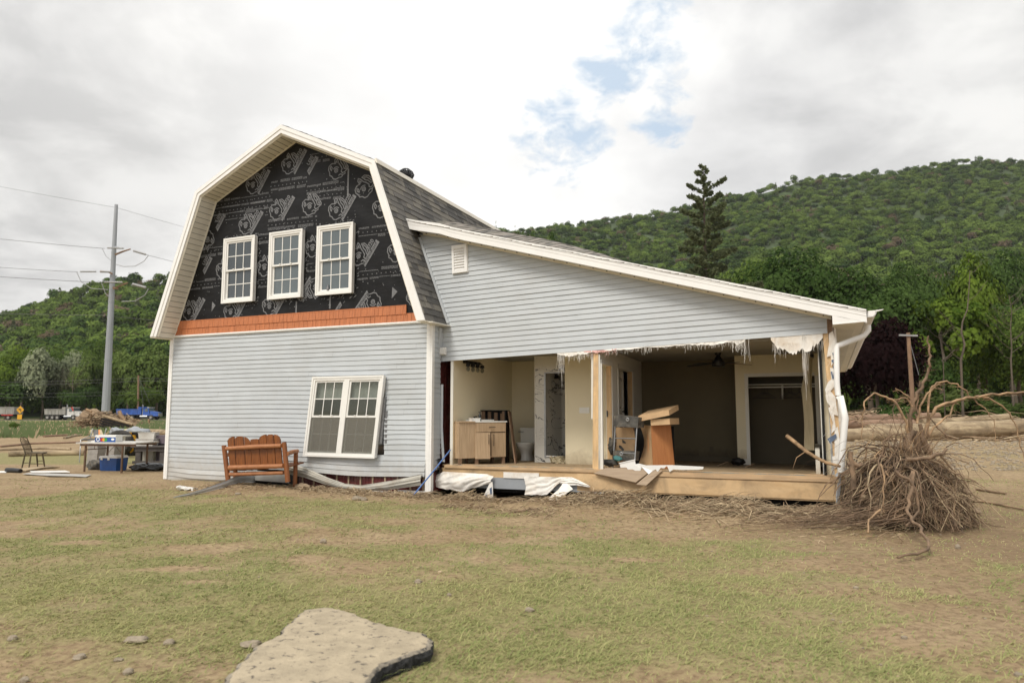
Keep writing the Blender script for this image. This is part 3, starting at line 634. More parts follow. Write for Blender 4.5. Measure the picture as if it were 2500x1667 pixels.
mb=MB(); siding(mb,-7.22,-.11,rows,-.006,zt=lambda u:3.372,disp=dispm,skip=skipm,seed=3,du=.09)
# fold of loose siding under the bench side
mb.add([(-4.55,-.03,.30),(-3.55,-.05,.30),(-3.5,-.04,.07),(-4.6,-.03,.09)],[(0,1,2,3)],0)
wall=H('wall',mb,[M['siding'],M['siding_dirty']])
# sheathing behind the siding, with openings, and the red sheet metal showing below
mb=MB()
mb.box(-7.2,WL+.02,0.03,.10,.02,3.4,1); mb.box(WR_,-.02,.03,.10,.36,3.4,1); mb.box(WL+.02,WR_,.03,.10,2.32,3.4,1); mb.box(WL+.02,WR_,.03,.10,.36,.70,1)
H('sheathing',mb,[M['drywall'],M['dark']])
mb=MB(); mb.box(WL-.3,-.02,.028,.045,.0,.46,0)
for i in range(11):
    u=-3.2+i*.30; mb.box(u,u+.035,.008,.028,.0,.46,1)
    mb.box(u+.12,u+.135,.018,.028,.0,.46,0); mb.box(u+.2,u+.215,.018,.028,.0,.46,0)
H('metal_panel',mb,[M['red'],M['batten']])
# crumpled strip hanging off in an arc
def strip(u_,w_):
    a=[(-3.45,.36,.26),(-3.0,.30,.24),(-2.4,.15,.17),(-1.95,.07,.12),(-1.5,.05,.13),(-.9,.12,.20),(-.15,.26,.25)]
    x=a[0][0]+(a[-1][0]-a[0][0])*u_; zt_=float(np.interp(x,[p[0] for p in a],[p[1]+p[2]*.5 for p in a])); h_=float(np.interp(x,[p[0] for p in a],[p[2] for p in a]))
    return Vector((x,-.10-.06*math.sin(w_*math.pi)-.06*math.sin(u_*math.pi)+.018*math.sin(w_*34+u_*5),max(.02,zt_-h_*w_*.9+.015*math.sin(w_*20))))
mb=MB(); mb.grid(strip,44,16,0,True,.006); H('hanging_strip',mb,M['siding_dirty'],label='muddy crumpled vinyl strip sagging off the foot of the wall')
mb=MB(); mb.box(-.75,-.11,-.03,0,.0,.045); mb.box(-3.5,-.11,.0,.03,-.08,.0); H('starter_strip',mb,M['white'])
# corner boards, belly board
for a,b,zt_ in ((-7.30,-7.19,3.37),(-.115,.018,3.39)):
    mb=MB(); mb.box(a,b,-.045,.05,.012,zt_); mb.box(a+.045,b-.045,-.051,-.045,.02,zt_-.01) ; H('corner_board',mb,M['white'])
mb=MB(); mb.box(-7.28,-.02,-.05,-.004,3.375,3.425); mb.box(-7.28,-.02,-.062,-.05,3.395,3.41); H('belly_board',mb,M['white'])
# side and rear walls of the main house
mb=MB(); siding(mb,0,9,[.03+EZ*k for k in range(33)],0,zt=lambda u:3.37,du=9,seed=4)
mb.v=[(-7.23+(y),x,z) for x,y,z in mb.v]; mb.f=[f[::-1] for f in mb.f]
mb.box(-7.2,-7.1,.1,9,-.05,3.4,0); H('side_wall',mb,M['siding'])
PH=Lv(800,985,9.); PH2=Lv(905,1080,9.)
mb=MB(); x0,x1=-7.2,-.0; a,b=-.9,.9
hole=(min(PH.x,PH2.x)-1.2,max(PH.x,PH2.x)+.9,.9,2.5); hole=(-6.6,-.6,.7,2.6)
mb.box(x0,hole[0],8.95,9.05,-.05,3.4); mb.box(hole[1],x1,8.95,9.05,-.05,3.4); mb.box(hole[0],hole[1],8.95,9.05,-.05,hole[2]); mb.box(hole[0],hole[1],8.95,9.05,hole[3],3.4)
gp=[(UC-3.6,3.4),(UC+3.6,3.4),(UC+2.38,6.6),(UC,7.63),(UC-2.38,6.6)]
mb.prism(gp,8.95,9.05); H('rear_wall',mb,M['siding'])
mb=MB(); mb.box(-.10,-.03,.1,9,.02,3.4)
for i in range(28):
    v=.12+i*.225; mb.box(-.03,-.012,v,v+.045,.02,3.4)
H('red_side_wall',mb,M['red'])
mb=MB(); mb.box(-7.1,-.1,.1,8.95,.30,.40,0); mb.box(-7.1,-.1,.1,8.95,2.75,2.82,1); H('floor_and_ceiling',mb,[M['plank'],M['drywalli']])
mb=MB(); mb.box(-2.05,-1.98,2.2,5.,.4,2.75); mb.box(-7.1,-7.08,.1,8.9,.4,2.75); mb.box(-.13,-.11,.1,8.9,.4,2.75); H('inner_wall',mb,M['drywalli'])
# siding return between the main corner and the lean-to
mb=MB(); siding(mb,.02,.36,[.45+EZ*k for k in range(29)],0,zt=lambda u:3.36,du=.3,seed=9,skip=lambda u,z:False,ul=lambda z:.05,ur=lambda z:.30 if z>2.0 else .34-.10*max(0,.9-z))
mb.v=[(-y+.0,x,z) for x,y,z in mb.v]; H('return_siding',mb,M['siding'])
mb=MB()
mb.tube([(.03,.34,3.2),(.0,.30,2.75),(-.03,.26,2.35),(.0,.24,2.2)],.022,5); mb.box(-.04,.02,.20,.30,2.25,3.3,rot=Matrix.Rotation(R(3.5),3,'Y')); 
mb.grid(lambda a,b:Vector((.02+.055*b+.07*max(0,a-.55)**1.2*2.0,.30+.004,2.15-1.55*a)),16,1,0,True,.01)
H('loose_corner_post',mb,M['siding'])
# --- gable: black printed underlay
apz=7.66
gab=[(-7.24,3.40),(-.04,3.40),(-1.24,6.62),(UC,apz),(-6.04,6.62)]
import bmesh
def textmesh(s,bold=0.):
    cu=bpy.data.curves.new('t','FONT'); cu.body=s; cu.size=1; cu.offset=bold; cu.resolution_u=2
    o=link(bpy.data.objects.new('t',cu)); bpy.context.view_layer.update()
    me=bpy.data.meshes.new_from_object(o.evaluated_get(bpy.context.evaluated_depsgraph_get()))
    v=[(p.co.x,p.co.y) for p in me.vertices]; f=[tuple(p.vertices) for p in me.polygons]; bpy.data.objects.remove(o); bpy.data.meshes.remove(me)
    w_=max(p[0] for p in v); return v,f,w_
tm_r=textmesh('RhinoRoof',.0); tm_u=textmesh('U20',.03)
bmw=bmesh.new()
def pf(pts,lay,mi):
    vs=[bmw.verts.new((p[0],-lay,p[1])) for p in pts]
    try: f=bmw.faces.new(vs); f.material_index=mi
    except ValueError: pass
def stroke(pts,wd,X,closed=False):
    n=len(pts)
    for i in range(n-1+closed):
        a=Vector(pts[i]);b=Vector(pts[(i+1)%n]); d=(b-a)
        if d.length<1e-6: continue
        nn=Vector((-d.y,d.x)).normalized()*wd/2; e=d.normalized()*wd*.25
        pf([X(a-e-nn),X(b+e-nn),X(b+e+nn),X(a-e+nn)],.0125+.0003*(i%2),1)
k_=lambda L_: [((x-1270)/225.,(700-y)/225.) for x,y in L_]
HEAD=[k_(l) for l in [[(1262,636),(1215,632),(1183,655),(1177,690),(1192,722),(1194,748),(1220,762),(1238,790),(1268,797),(1300,785),(1335,782),(1352,762),(1380,748)],
 [(1252,640),(1250,600),(1266,578),(1284,600),(1300,640)],[(1262,632),(1268,606),(1280,632)],[(1205,655),(1198,682),(1212,704),(1222,676),(1205,655)],
 [(1305,592),(1340,592),(1376,625),(1396,672),(1386,706),(1364,700),(1350,662),(1328,640),(1316,612),(1305,592)],[(1325,606),(1352,625),(1372,660),(1380,690)],
 [(1238,690),(1252,676),(1276,672),(1300,684)],[(1300,640),(1322,668),(1340,700),(1330,724),(1345,742),(1372,734),(1396,716),(1412,690)],[(1300,762),(1320,750),(1345,760)],[(1386,706),(1408,712),(1412,690),(1400,668)]]]
def circ(c,r,n=12): return [(c[0]+r*math.cos(2*math.pi*i/n),c[1]+r*math.sin(2*math.pi*i/n)) for i in range(n)]
SL=225/3.92*.00885
def logo(px_,py_,rot=0,parts='hut',s=1.,flip=False,clipx=None):
    u0,z0=L(*z1(px_,py_),0)
    ca,sa=math.cos(R(rot)),math.sin(R(rot)); q=SL*s
    def X(p): x,y=p[0]*q,p[1]*q; return (u0+x*ca-y*sa,z0+x*sa+y*ca)
    if 'h' in parts:
        for l in HEAD: stroke(l,.046,X)
        stroke(circ((0,-.04),.085),.045,X,True); stroke(circ((0,-.04),.03,8),.03,X,True)
    if 't' in parts or 'u' in parts:
        a=R(53); tx=(math.cos(a),math.sin(a)); ty=(-math.sin(a),math.cos(a)); o=(.31,-.53)
        Y=lambda a_,b_:X((o[0]+tx[0]*a_+ty[0]*b_,o[1]+tx[1]*a_+ty[1]*b_))
        st=0. if 't' in parts else .35
        pf([Y(st,-.02),Y(1.22,-.02),Y(1.22,.20),Y(st+.1,.20)],.0115,1)
        v,f,w_=tm_r; k=1.12/w_; of=.03
        for ff in f:
            if st and v[ff[0]][0]/w_<.32: continue
            pf([Y(of+v[i][0]*k*.97+.03,.04+v[i][1]*k*.88) for i in ff],.0140,0)
        v,f,w_=tm_u; k=.44/w_
        for ff in f: pf([Y(.70+v[i][0]*k,.25+v[i][1]*k) for i in ff],.0125,1)
for a in [(1015,350,4),(765,490,4),(715,770,2),(930,670,2,'ht'),(1345,665,2),(1345,385,0,'h'),(1160,635,0,'h'),(1655,650,0,'h'),(1760,955,0,'h'),(555,1080,0,'h'),(1535,515,30,'h'),(320,1370,3),(370,1090,5,'u' ),(610,1370,5),(880,1330,3),(1200,1200,180,'ht',.95),(1600,1310,178,'ht'),(1500,980,2,'ht'),(845,1060,2,'ht'),(1180,925,2,'ht'),(1890,1270,25,'h',.9),(1090,400,3,'u'),(460,790,4,'u'),(450,870,182,'h'),(1430,1330,180,'u',.8)]: logo(*a)
G_=random.Random(4)
def bars(xa,ya,xb,yb):   # a taped seam: two rows of tiny print with a dotted line between
    (ua,za),(ub,zb_)=L(*z1(xa,ya)),L(*z1(xb,yb)); ln=ub-ua
    for row,off in ((0,.0),(1,.155)):
        x=ua
        while x<ub:
            w_=G_.uniform(.12,.5); e=min(ub,x+w_); f0=za+(zb_-za)*(x-ua)/ln+off; nl=G_.choice((1,2,2,3))
            for q in range(nl):
                yy=f0+(q*.022)*(1 if row else -1); xx=x
                while xx<e:
                    ww=G_.uniform(.02,.07); pf([(xx,yy),(min(xx+ww,e),yy),(min(xx+ww,e),yy+.011),(xx,yy+.011)],.0122,1); xx+=ww+.008
            x=e+G_.uniform(.01,.08)
    x=ua
    while x<ub:
        f0=za+(zb_-za)*(x-ua)/ln; pf([(x+p[0],f0+.078+p[1]) for p in circ((0,0),.013,6)],.0122,1); x+=.115
for b_ in [(520,655,900,590),(890,525,1140,490),(1140,555,1400,520),(480,705,900,650),(1145,600,1400,570),(500,745,870,700),(870,795,1210,760),(1500,850,1760,820),(1500,1145,1820,1110),(400,985,590,955),(330,1215,560,1190),(800,890,890,875),(1140,1090,1230,1080),(800,1200,895,1185),(600,400,900,372),(1160,330,1300,310)]: bars(*b_)
for x,y0,y1 in ((1425,380,570),(1065,1300,1385),(1300,1270,1350)):   # vertical print strips
    (ua,za),(ub,zb_)=L(*z1(x,y1)),L(*z1(x,y0)); pf([(ua-.02,za),(ua+.02,za),(ua+.02,zb_),(ua-.02,zb_)],.0122,1)
for _ in range(420):   # cap nails and lint
    u=G_.uniform(-7.2,-.1); z=G_.uniform(3.5,7.6); r_=G_.uniform(.006,.014); pf([(u+p[0],z+p[1]) for p in circ((0,0),r_,6)],.0118,1)
pu,pz=L(*z1(1740,1240)); pf([(pu-.03,pz-.12),(pu+.11,pz+.02),(pu-.02,pz+.12)],.0122,1)
pu,pz=L(*z1(485,1335)); pf([(pu-.03,pz-.12),(pu+.09,pz+.02),(pu-.02,pz+.12)],.0122,1)
wins=[(-5.60,-4.665),(-4.215,-3.29),(-2.87,-1.93)]
for a,b in wins:        # frayed tape round the windows
    for _ in range(150):
        s_=G_.choice('lrtb'); 
        if s_ in 'lr': u=(a-G_.uniform(.02,.12)) if s_=='l' else (b+G_.uniform(.02,.10)); z=G_.uniform(4.05,5.7)
        else: u=G_.uniform(a-.05,b+.05); z=5.64+G_.uniform(0,.09) if s_=='t' else 4.10-G_.uniform(0,.09)
        w_,h_=G_.uniform(.008,.05),G_.uniform(.008,.035); pf([(u-w_/2,z-h_/2),(u+w_/2,z-h_/2+.01),(u+w_/2,z+h_/2),(u-w_/2,z+h_/2-.01)],.0123,1)
for i in range(5):
    a=gab[i];b=gab[(i+1)%5]; d=Vector((b[0]-a[0],b[1]-a[1])); no=Vector((d.y,-d.x)).normalized()
    bmesh.ops.bisect_plane(bmw,geom=bmw.verts[:]+bmw.edges[:]+bmw.faces[:],plane_co=(a[0],0,a[1]),plane_no=(no.x,0,no.y),clear_outer=True)
bmw.verts.index_update()
mb=MB(); mb.add([v.co[:] for v in bmw.verts],[])
for f in bmw.faces: mb.f.append(tuple(v.index for v in f.verts)); mb.m.append(f.material_index); mb.s.append(False)
# the sheet itself, gently wrinkled
nu,nz=90,60
def gw(u): # roofline over u
    return float(np.interp(u,[g[0] for g in sorted(gab,key=lambda p:p[0])],[3.4,6.62,apz,6.62,3.4]))
for i in range(nu):
    u0=-7.24+7.2*i/nu; u1=-7.24+7.2*(i+1)/nu
    for j in range(nz):
        za,zb_=3.4+4.3*j/nz,3.4+4.3*(j+1)/nz
        if za>max(gw(u0),gw(u1)): continue
        q=[(u0,min(za,gw(u0))),(u1,min(za,gw(u1))),(u1,min(zb_,gw(u1))),(u0,min(zb_,gw(u0)))]
        mb.add([(u,-.0045-.0045*math.sin(u*9+z*14)*math.sin(z*3+u*2),z) for u,z in q],[(0,1,2,3)],0,True)
H('house_wrap',mb,[M['wrap'],M['print']],label='black roofing underlay printed with grey rhino emblems and RhinoRoof U20 lettering')
mb=MB(); mb.prism(gab,.0,.12); H('gable_sheathing',mb,M['ply'])
# shake band
mb=MB(); G_=random.Random(8)
for row,(za,zb_,ub) in enumerate(((3.42,3.60,-.20),(3.58,3.76,-.62))):
    u=-7.22 if row==0 else -7.16
    while u<ub:
        w_=G_.uniform(.09,.19); e=min(u+w_,ub); o=.032+.004*G_.random()+.012*row*0; bz=za+G_.uniform(0,.006)
        lo=u if row else max(u,-7.22)
        mb.hexa([(lo+.003,-o,bz),(e-.003,-o,bz),(lo+.003,-.012,bz),(e-.003,-.012,bz),(lo+.003,-.020,zb_),(e-.003,-.020,zb_),(lo+.003,-.012,zb_),(e-.003,-.012,zb_)])
        u=e
    mb.box(-7.22+.05*row,ub-.005,-.016,-.012,za,zb_)
mb.box(-7.14,-.62,-.024,-.010,3.75,3.775); mb.box(-.635,-.615,-.036,-.012,3.575,3.775)
H('shake_band',mb,M['shake'])
# --- upstairs windows
def dhwindow(w,h,cols=3,rowsn=2,z0=0,fr=.075,screen=False,blinds=0,units=1,shear=0.,mull=.12):
    """frame mesh, list of (glass mesh, muntin mesh) in the window's own frame x right, y back, z up from its lower left"""
    f=MB(); sh=lambda x,y,z:(x+shear*(z-h)/h*-0+shear*(z/h-1),y,z)
    def bx(mb,x0,x1,y0,y1,z0,z1,m=0): mb.hexa([sh(x,y,z) for z in (z0,z1) for y in (y0,y1) for x in (x0,x1)],m)
    bx(f,0,w,-.055,.04,0,fr); bx(f,0,w,-.055,.04,h-fr,h); bx(f,0,fr,-.055,.04,fr,h-fr); bx(f,w-fr,w,-.055,.04,fr,h-fr)
    bx(f,-.012,w+.012,-.067,-.053,h-.03,h+.012); bx(f,-.012,w+.012,-.067,-.053,-.012,.03); bx(f,-.012,.03,-.067,-.053,.03,h-.03); bx(f,w-.03,w+.012,-.067,-.053,.03,h-.03)
    iw=(w-2*fr-(units-1)*mull)/units; sash=[]
    for k in range(units):
        x0=fr+k*(iw+mull); x1=x0+iw
        if k: bx(f,x0-mull,x0,-.055,.04,fr,h-fr)
        mid=h*.5
        for (za,zb_,yy,nm) in ((mid-.02,h-fr,-.02,'up'),(fr,mid+.02,.01,'lo')):
            s=MB(); t_=.04
            bx(s,x0,x1,yy-.015,yy+.02,za,za+t_); bx(s,x0,x1,yy-.015,yy+.02,zb_-t_,zb_); bx(s,x0,x0+t_,yy-.015,yy+.02,za+t_,zb_-t_); bx(s,x1-t_,x1,yy-.015,yy+.02,za+t_,zb_-t_)
            for c in range(1,cols): xx=x0+t_+(x1-x0-2*t_)*c/cols; bx(s,xx-.009,xx+.009,yy-.006,yy+.0,za+t_,zb_-t_)
            for r_ in range(1,rowsn): zz=za+t_+(zb_-za-2*t_)*r_/rowsn; bx(s,x0+t_,x1-t_,yy-.008,yy-.001,zz-.009,zz+.009)
            if nm=='up':
                for xx in (x0+iw*.3,x0+iw*.7): bx(s,xx-.02,xx+.02,yy-.03,yy-.015,za+.03,za+.05)
            g=MB(); bx(g,x0+t_,x1-t_,yy+.001,yy+.005,za+t_,zb_-t_); sash.append((s,g,nm,(x0,x1,za,zb_)))
    return f,sash
def putwin(u0,z0,w,h,v,glassm,**k):
    fm,sash=dhwindow(w,h,**k); T_=HF@Matrix.Translation((u0,v,z0))
    wn=mk('window',fm,M['winwhite'],house,T_)
    for s,g,nm,bb in sash:
        mk('sash',s,M['winwhite'],wn,T_); mk('pane',g,glassm,wn,T_)
    return wn,sash,T_
for i,(a,b) in enumerate(wins): putwin(a,4.11,b-a,1.515,-.062,M['glass' if i else 'glassd'])[0]['label']=['leftmost upstairs window with white frame and grille','middle upstairs window with white frame and grille','rightmost upstairs window, a small bottle on its sill'][i]
# dim room behind each upstairs window is closed by dark glass: a pale bottle stands on the right sill
mb=MB(); u,z=L(*z1(1300,1215)); mb.tube([(u,-.075,4.20),(u,-.075,4.27),(u,-.075,4.29),(u,-.075,4.33)],[.028,.028,.012,.012],8,0); H('sill_bottle',mb,M['print'])
# --- lower twin window, racked sideways
wn,sash,T_=putwin(-2.86,.67,1.80,1.66,-.085,M['glassl'],units=2,shear=.19,mull=.13); wn['label']='racked white twin window leaning in the lower wall'
for s,g,nm,(x0,x1,za,zb_) in sash:
    if nm=='lo':
        f=MB(); f.hexa([(x+.19*(z/1.66-1),y,z) for z in (za+.0,zb_-.02) for y in (-.030,-.026) for x in (x0,x1)]); mk('insect_screen',f,M['screen'],wn,T_)
    else:
        f=MB(); f.hexa([(x+.19*(z/1.66-1),y,z) for z in (zb_-.40,zb_) for y in (.07,.085) for x in (x0,x1)]); mk('roller_blind',f,M['drywallw'],wn,T_)
mb=MB(); mb.box(-1.085,-1.03,-.03,.02,.95,1.62); mb.hexa([(-1.2,-.06,.95),(-1.13,-.06,.95),(-1.2,.0,.95),(-1.13,.0,.95),(-1.10,-.06,1.9),(-1.06,-.06,1.9),(-1.10,0,1.9),(-1.06,0,1.9)]); H('window_flange',mb,M['print'])
# --- gambrel roof
OV=-.5; RD=9.2
# outline points of roof underside (soffit/wall line), u offsets from centre
OUT=[(3.76,3.36),(2.51,6.74),(0,7.93)]
def off(poly,t):  # inward offset copy for the thickness
    r=[]
    for i,(a,z) in enumerate(poly):
        if i==0: r.append((a-t*1.08,z))
        elif i==1: r.append((a-t*.75,z-t*.72))
        else: r.append((0,z-t*1.12))
    return r
IN=off(OUT,.17)
mb=MB()
prof=[(UC+a,z) for a,z in OUT]+[(UC-a,z) for a,z in OUT[-2::-1]]+[(UC-a,z) for a,z in IN[:-1]]+[(UC+a,z) for a,z in IN[::-1]]
n=len(prof)
# hollow ring section as quads
o5=[(UC+a,z) for a,z in OUT]+[(UC-a,z) for a,z in OUT[-2::-1]]; i5=[(UC+a,z) for a,z in IN]+[(UC-a,z) for a,z in IN[-2::-1]]
for k in range(4):
    P=[o5[k],o5[k+1],i5[k+1],i5[k]]
    mb.prism(P,OV+.02,RD)
roof=H('roof',mb,M['sh2'])
# shingle tabs on the four slopes
G_=random.Random(12); mb=MB()
def tabs(mb,p0,p1,va,vb,expo=.143,n_out=None,vlim=None,cut=None,mats_=(0,1,2),z_of=None,wob=0.):
    p0=Vector((p0[0],0,p0[1]));p1=Vector((p1[0],0,p1[1])); d=p1-p0; ln=d.length; d.normalize(); no=Vector((d.z,0,-d.x))
    if n_out is not None and no.dot(n_out)<0: no=-no
    k=0; s=0.
    while s<ln-.01:
        e=min(ln,s+expo+.02); v=va-G_.uniform(0,.3)
        while v<vb:
            w_=G_.choice((.14,.2,.26,.33,.5)); a=max(v,va); b=min(v+w_,vb)
            if b>a:
                th=.022 if G_.random()<.5 else .014; m_=G_.choices(mats_,(5,3,3))[0]
                q0=p0+d*s;q1=p0+d*e
                vs=[]
                for yy in (a+.002,b-.002):
                    for (q,t_) in ((q0,.0),(q0,th),(q1,.0),(q1,.006)):
                        p=q+no*t_; vs.append(Vector((p.x,yy,p.z)))
                if z_of: 
                    for p in vs: p.z+=z_of(p.x,p.y)
                if not cut or not cut(q0.x,(a+b)/2,q0.z):
                    mb.add(vs,[(0,1,5,4),(1,3,7,5),(0,2,3,1),(4,5,7,6),(2,6,7,3)],m_)
            v+=w_
        s+=expo; k+=1
for sgn in (1,-1):
    pts=[(UC+sgn*a,z) for a,z in OUT]
    tabs(mb,pts[0],pts[1],OV-.0,RD,n_out=Vector((sgn,0,.3)),mats_=(0,1,2))
    tabs(mb,pts[1],pts[2],OV-.0,RD,n_out=Vector((sgn*.4,0,1)),mats_=(0,1,2))
H('shingles',mb,[M['sh1'],M['sh2'],M['sh3']],roof)
# drip edge at the knee, fascia, soffit
mb=MB()
for k in range(4):
    P=[o5[k],o5[k+1],i5[k+1],i5[k]]; mb.prism(P,OV-.012,OV+.018)
FI=off(OUT,.085); f5=[(UC+a,z) for a,z in FI]+[(UC-a,z) for a,z in FI[-2::-1]]
for k in range(4): mb.prism([o5[k],o5[k+1],f5[k+1],f5[k]],OV-.026,OV-.012)
H('rake_fascia',mb,M['white'],roof)
mb=MB()
SI=off(OUT,.178); s5=[(UC+a,z) for a,z in SI]+[(UC-a,z) for a,z in SI[-2::-1]]
SI2=off(OUT,.192); t5=[(UC+a,z) for a,z in SI2]+[(UC-a,z) for a,z in SI2[-2::-1]]
for k in range(4):
    mb.prism([i5[k],i5[k+1],t5[k+1],t5[k]],OV+.02,-.012)
    a=Vector((t5[k][0],0,t5[k][1]));b=Vector((t5[k+1][0],0,t5[k+1][1])); d=b-a; ln=d.length; d.normalize(); c=Vector((UC,0,5)); no=Vector((d.z,0,-d.x)); 
    if no.dot(c-a)<0: no=-no
    q=.08
    while q<ln-.05:     # vented panel grooves
        p=a+d*q; e=a+d*(q+.012)
        mb.add([(p.x,OV+.05,p.z),(e.x,OV+.05,e.z),(e.x,-.05,e.z),(p.x,-.05,p.z),*[((pp+no*.007).x,yy,(pp+no*.007).z) for pp,yy in ((p,OV+.05),(e,OV+.05),(e,-.05),(p,-.05))]],[(4,5,6,7),(0,1,5,4),(1,2,6,5),(2,3,7,6),(3,0,4,7)],1)
        q+=.13
    for yy in (OV+.03,-.035): mb.prism([(a.x,a.z),(b.x,b.z),((b+no*.014).x,(b+no*.014).z),((a+no*.014).x,(a+no*.014).z)],yy,yy+.02)
H('soffit',mb,[M['soffit'],M['groove']],roof)
# closed eave boxes at both bottom ends of the rake
mb=MB()
for sgn in (1,-1):
    a0=UC+sgn*3.60; a1=UC+sgn*3.77
    mb.box(min(a0,a1),max(a0,a1),OV,RD,3.335,3.358)
mb.box(UC+3.60,UC+3.86,OV+.1,.35,3.325,3.345)
H('eave_soffit',mb,M['soffit'],roof)
mb=MB(); kn=(UC+2.51,6.74); mb.prism([(kn[0]-.02,kn[1]+.03),(kn[0]+.035,kn[1]-.06),(kn[0]+.06,kn[1]-.06),(kn[0]+.03,kn[1]+.045)],OV,RD); H('knee_flashing',mb,M['soffit'],roof)
# turbine vent behind the knee
p=Lv(*zc(750,340,3.92)(962,398),1.9); mb=MB(); c=Vector((p.x-.05,1.9,p.z+.08))
mb.tube([c+Vector((0,0,-.6)),c+Vector((0,0,-.05))],.15,14,0)
for i in range(18):
    a=i/18*6.283; pts=[c+Vector((math.cos(a+.35*t_)*.19*math.sin(math.pi*(.12+.76*t_)),math.sin(a+.35*t_)*.19*math.sin(math.pi*(.12+.76*t_)),-.06+.27*t_)) for t_ in (0,.25,.5,.75,1)]
    mb.tube(pts,.016,4,0)
mb.ell(c+Vector((0,0,.07)),(.13,.13,.12),10,6); H('roof_vent',mb,mat('vent_dark',(.04,.04,.042),.5,.2,5,metal=.4),roof)
# ---------------- lean-to ----------------
FZ=lambda v:.552-.022*(v-.35)
rakez=lambda u:5.585-.2865*(u+.734)      # top of the rake board at the front
def rise(u,v):
    a=float(sst(7.,1.5,u)) if u<7 else 0.
    f=min(1,max(0,(v-.15)/2.6)); f=f*f*(3-2*f)
    return .60*a*f-.06*float(sst(5,7.8,u))*max(0,v-.1)*.8
def ssr(e0,e1,x): t_=min(1,max(0,(x-e0)/(e1-e0))); return t_*t_*(3-2*t_)
def rise(u,v):
    a=1-ssr(1.5,7.,u); f=ssr(.1,2.8,v); return .58*a*f-.05*ssr(5,7.8,u)*max(0,v-.1)
LRD=7.6
mb=MB()
def rs(top):
    def fn(a,b):
        u=-.76+8.51*a; v=.06+(LRD-.06)*b; z=rakez(u)-.012+rise(u,v)-(0 if top else .12)
        # end the sheet on the steep slope
        return Vector((u,v,z))
    return fn
mb.grid(rs(True),40,24,0,False); mb.grid(rs(False),40,24,0,False)
mb.v=[tuple(p) for p in mb.v]
lroof=H('extension_roof',mb,M['sh2'])
mb=MB(); G_=random.Random(15)
steep=lambda z:UC+3.76-(z-3.36)*1.25/3.38
uu=-.72
# rows run back, exposure along u
d_=Vector((7.77+.76,0,rakez(7.77)-rakez(-.76)))
p_lo=(7.77,rakez(7.77)-.01); p_hi=(-.9,rakez(-.9)-.01)
tabs(mb,p_lo,p_hi,.02,LRD,n_out=Vector((.2,0,1)),z_of=lambda x,y:rise(x,y)+.006*math.sin(x*5+y*3),cut=lambda x,y,z:(x<steep(z+rise(x,y))-.12),mats_=(0,1,2))
H('shingles',mb,[M['shp'],M['sh1'],M['sh3']],lroof)
# rake board with a bump of loose trim at its upper end
mb=MB()
def rk(u): return rakez(u)+.012+(.035*math.exp(-((u-.05)/.28)**2))
for (ua,ub,o0,o1,z0,z1_) in ((-.735,7.75,.035,.06,-.19,.0),(-.735,7.75,.030,.036,-.085,.012),(-.735,7.75,.024,.031,-.035,.02)):
    n=30
    for i in range(n):
        a=ua+(ub-ua)*i/n; b=ua+(ub-ua)*(i+1)/n
        sh=.07*0
        mb.hexa([(a,o0,rk(a)+z0),(b,o0,rk(b)+z0),(a,o1,rk(a)+z0),(b,o1,rk(b)+z0),(a,o0,rk(a)+z1_),(b,o0,rk(b)+z1_),(a,o1,rk(a)+z1_),(b,o1,rk(b)+z1_)])
pk=[(7.265,rk(7.265)-.18),(7.265,2.985),(7.735,3.01),(7.735,rk(7.735)-.18)]; mb.prism(pk,.035,.06)
mb.prism([(7.27,2.985),(7.27,2.97),(7.74,2.995),(7.74,3.01)],.03,.07)
H('rake_board',mb,M['white'],lroof)
mb=MB(); n=30
for i in range(n):
    a=-.45+(7.26+.45)*i/n; b=-.45+(7.26+.45)*(i+1)/n
    mb.hexa([(u,v,rk(u)-.175-e) for e in (.012,.0) for v in (.06,.36) for u in (a,b)])
    mb.hexa([(u,v,rk(u)-.175-e) for e in (.045,.0) for v in (.31,.335) for u in (a,b)])
    p=(a+b)/2; mb.box(p,p+.02,.20,.23,rk(p)-.20,rk(p)-.185,1)
H('rake_soffit',mb,[M['soffit'],M['dark']],lroof)
# boxed eave soffit, gutter, downspout
mb=MB(); n=16; vend=LRD
drop=lambda v:-.05*max(0,v-.1)
for i in range(n):
    a=.06+(vend-.06)*i/n; b=.06+(vend-.06)*(i+1)/n
    for (ua,ub,z0,z1_,m_) in ((7.265,7.62,2.975,2.99,0),(7.62,7.72,2.985,3.0,0),(7.735,7.755,3.0,3.16,1)):
        mb.hexa([(u,v,z+drop(v)) for z in (z0,z1_) for v in (a,b) for u in (ua,ub)],m_)
k=.1
while k<vend-.1: mb.box(7.28,7.60,k,k+.008,2.968+drop(k),2.976+drop(k),0); k+=.1
H('eave_box',mb,[M['soffit'],M['white']],lroof)
mb=MB()
gp=[(7.76,3.06),(7.76,3.16),(7.775,3.16),(7.775,3.075),(7.835,3.075),(7.87,3.11),(7.875,3.15),(7.90,3.165),(7.90,3.15),(7.885,3.14),(7.88,3.10),(7.84,3.06)]
for i in range(n):
    a=.03+(vend-.03)*i/n; b=.03+(vend-.03)*(i+1)/n; m_=len(gp)
    mb.add([(u,a,z+drop(a)) for u,z in gp]+[(u,b,z+drop(b)) for u,z in gp],[(j,(j+1)%m_,(j+1)%m_+m_,j+m_) for j in range(m_)]+([tuple(range(m_-1,-1,-1))] if i==0 else []))
mb.add([(7.76,.03,3.06),(7.84,.03,3.06),(7.88,.03,3.10),(7.90,.03,3.165),(7.76,.03,3.16)],[(0,1,2,3,4)])
mb.hexa([(7.88,.02,3.14),(7.97,.02,3.16),(7.88,.06,3.14),(7.97,.06,3.16),(7.88,.02,3.165),(7.99,.02,3.175),(7.88,.06,3.165),(7.99,.06,3.175)])
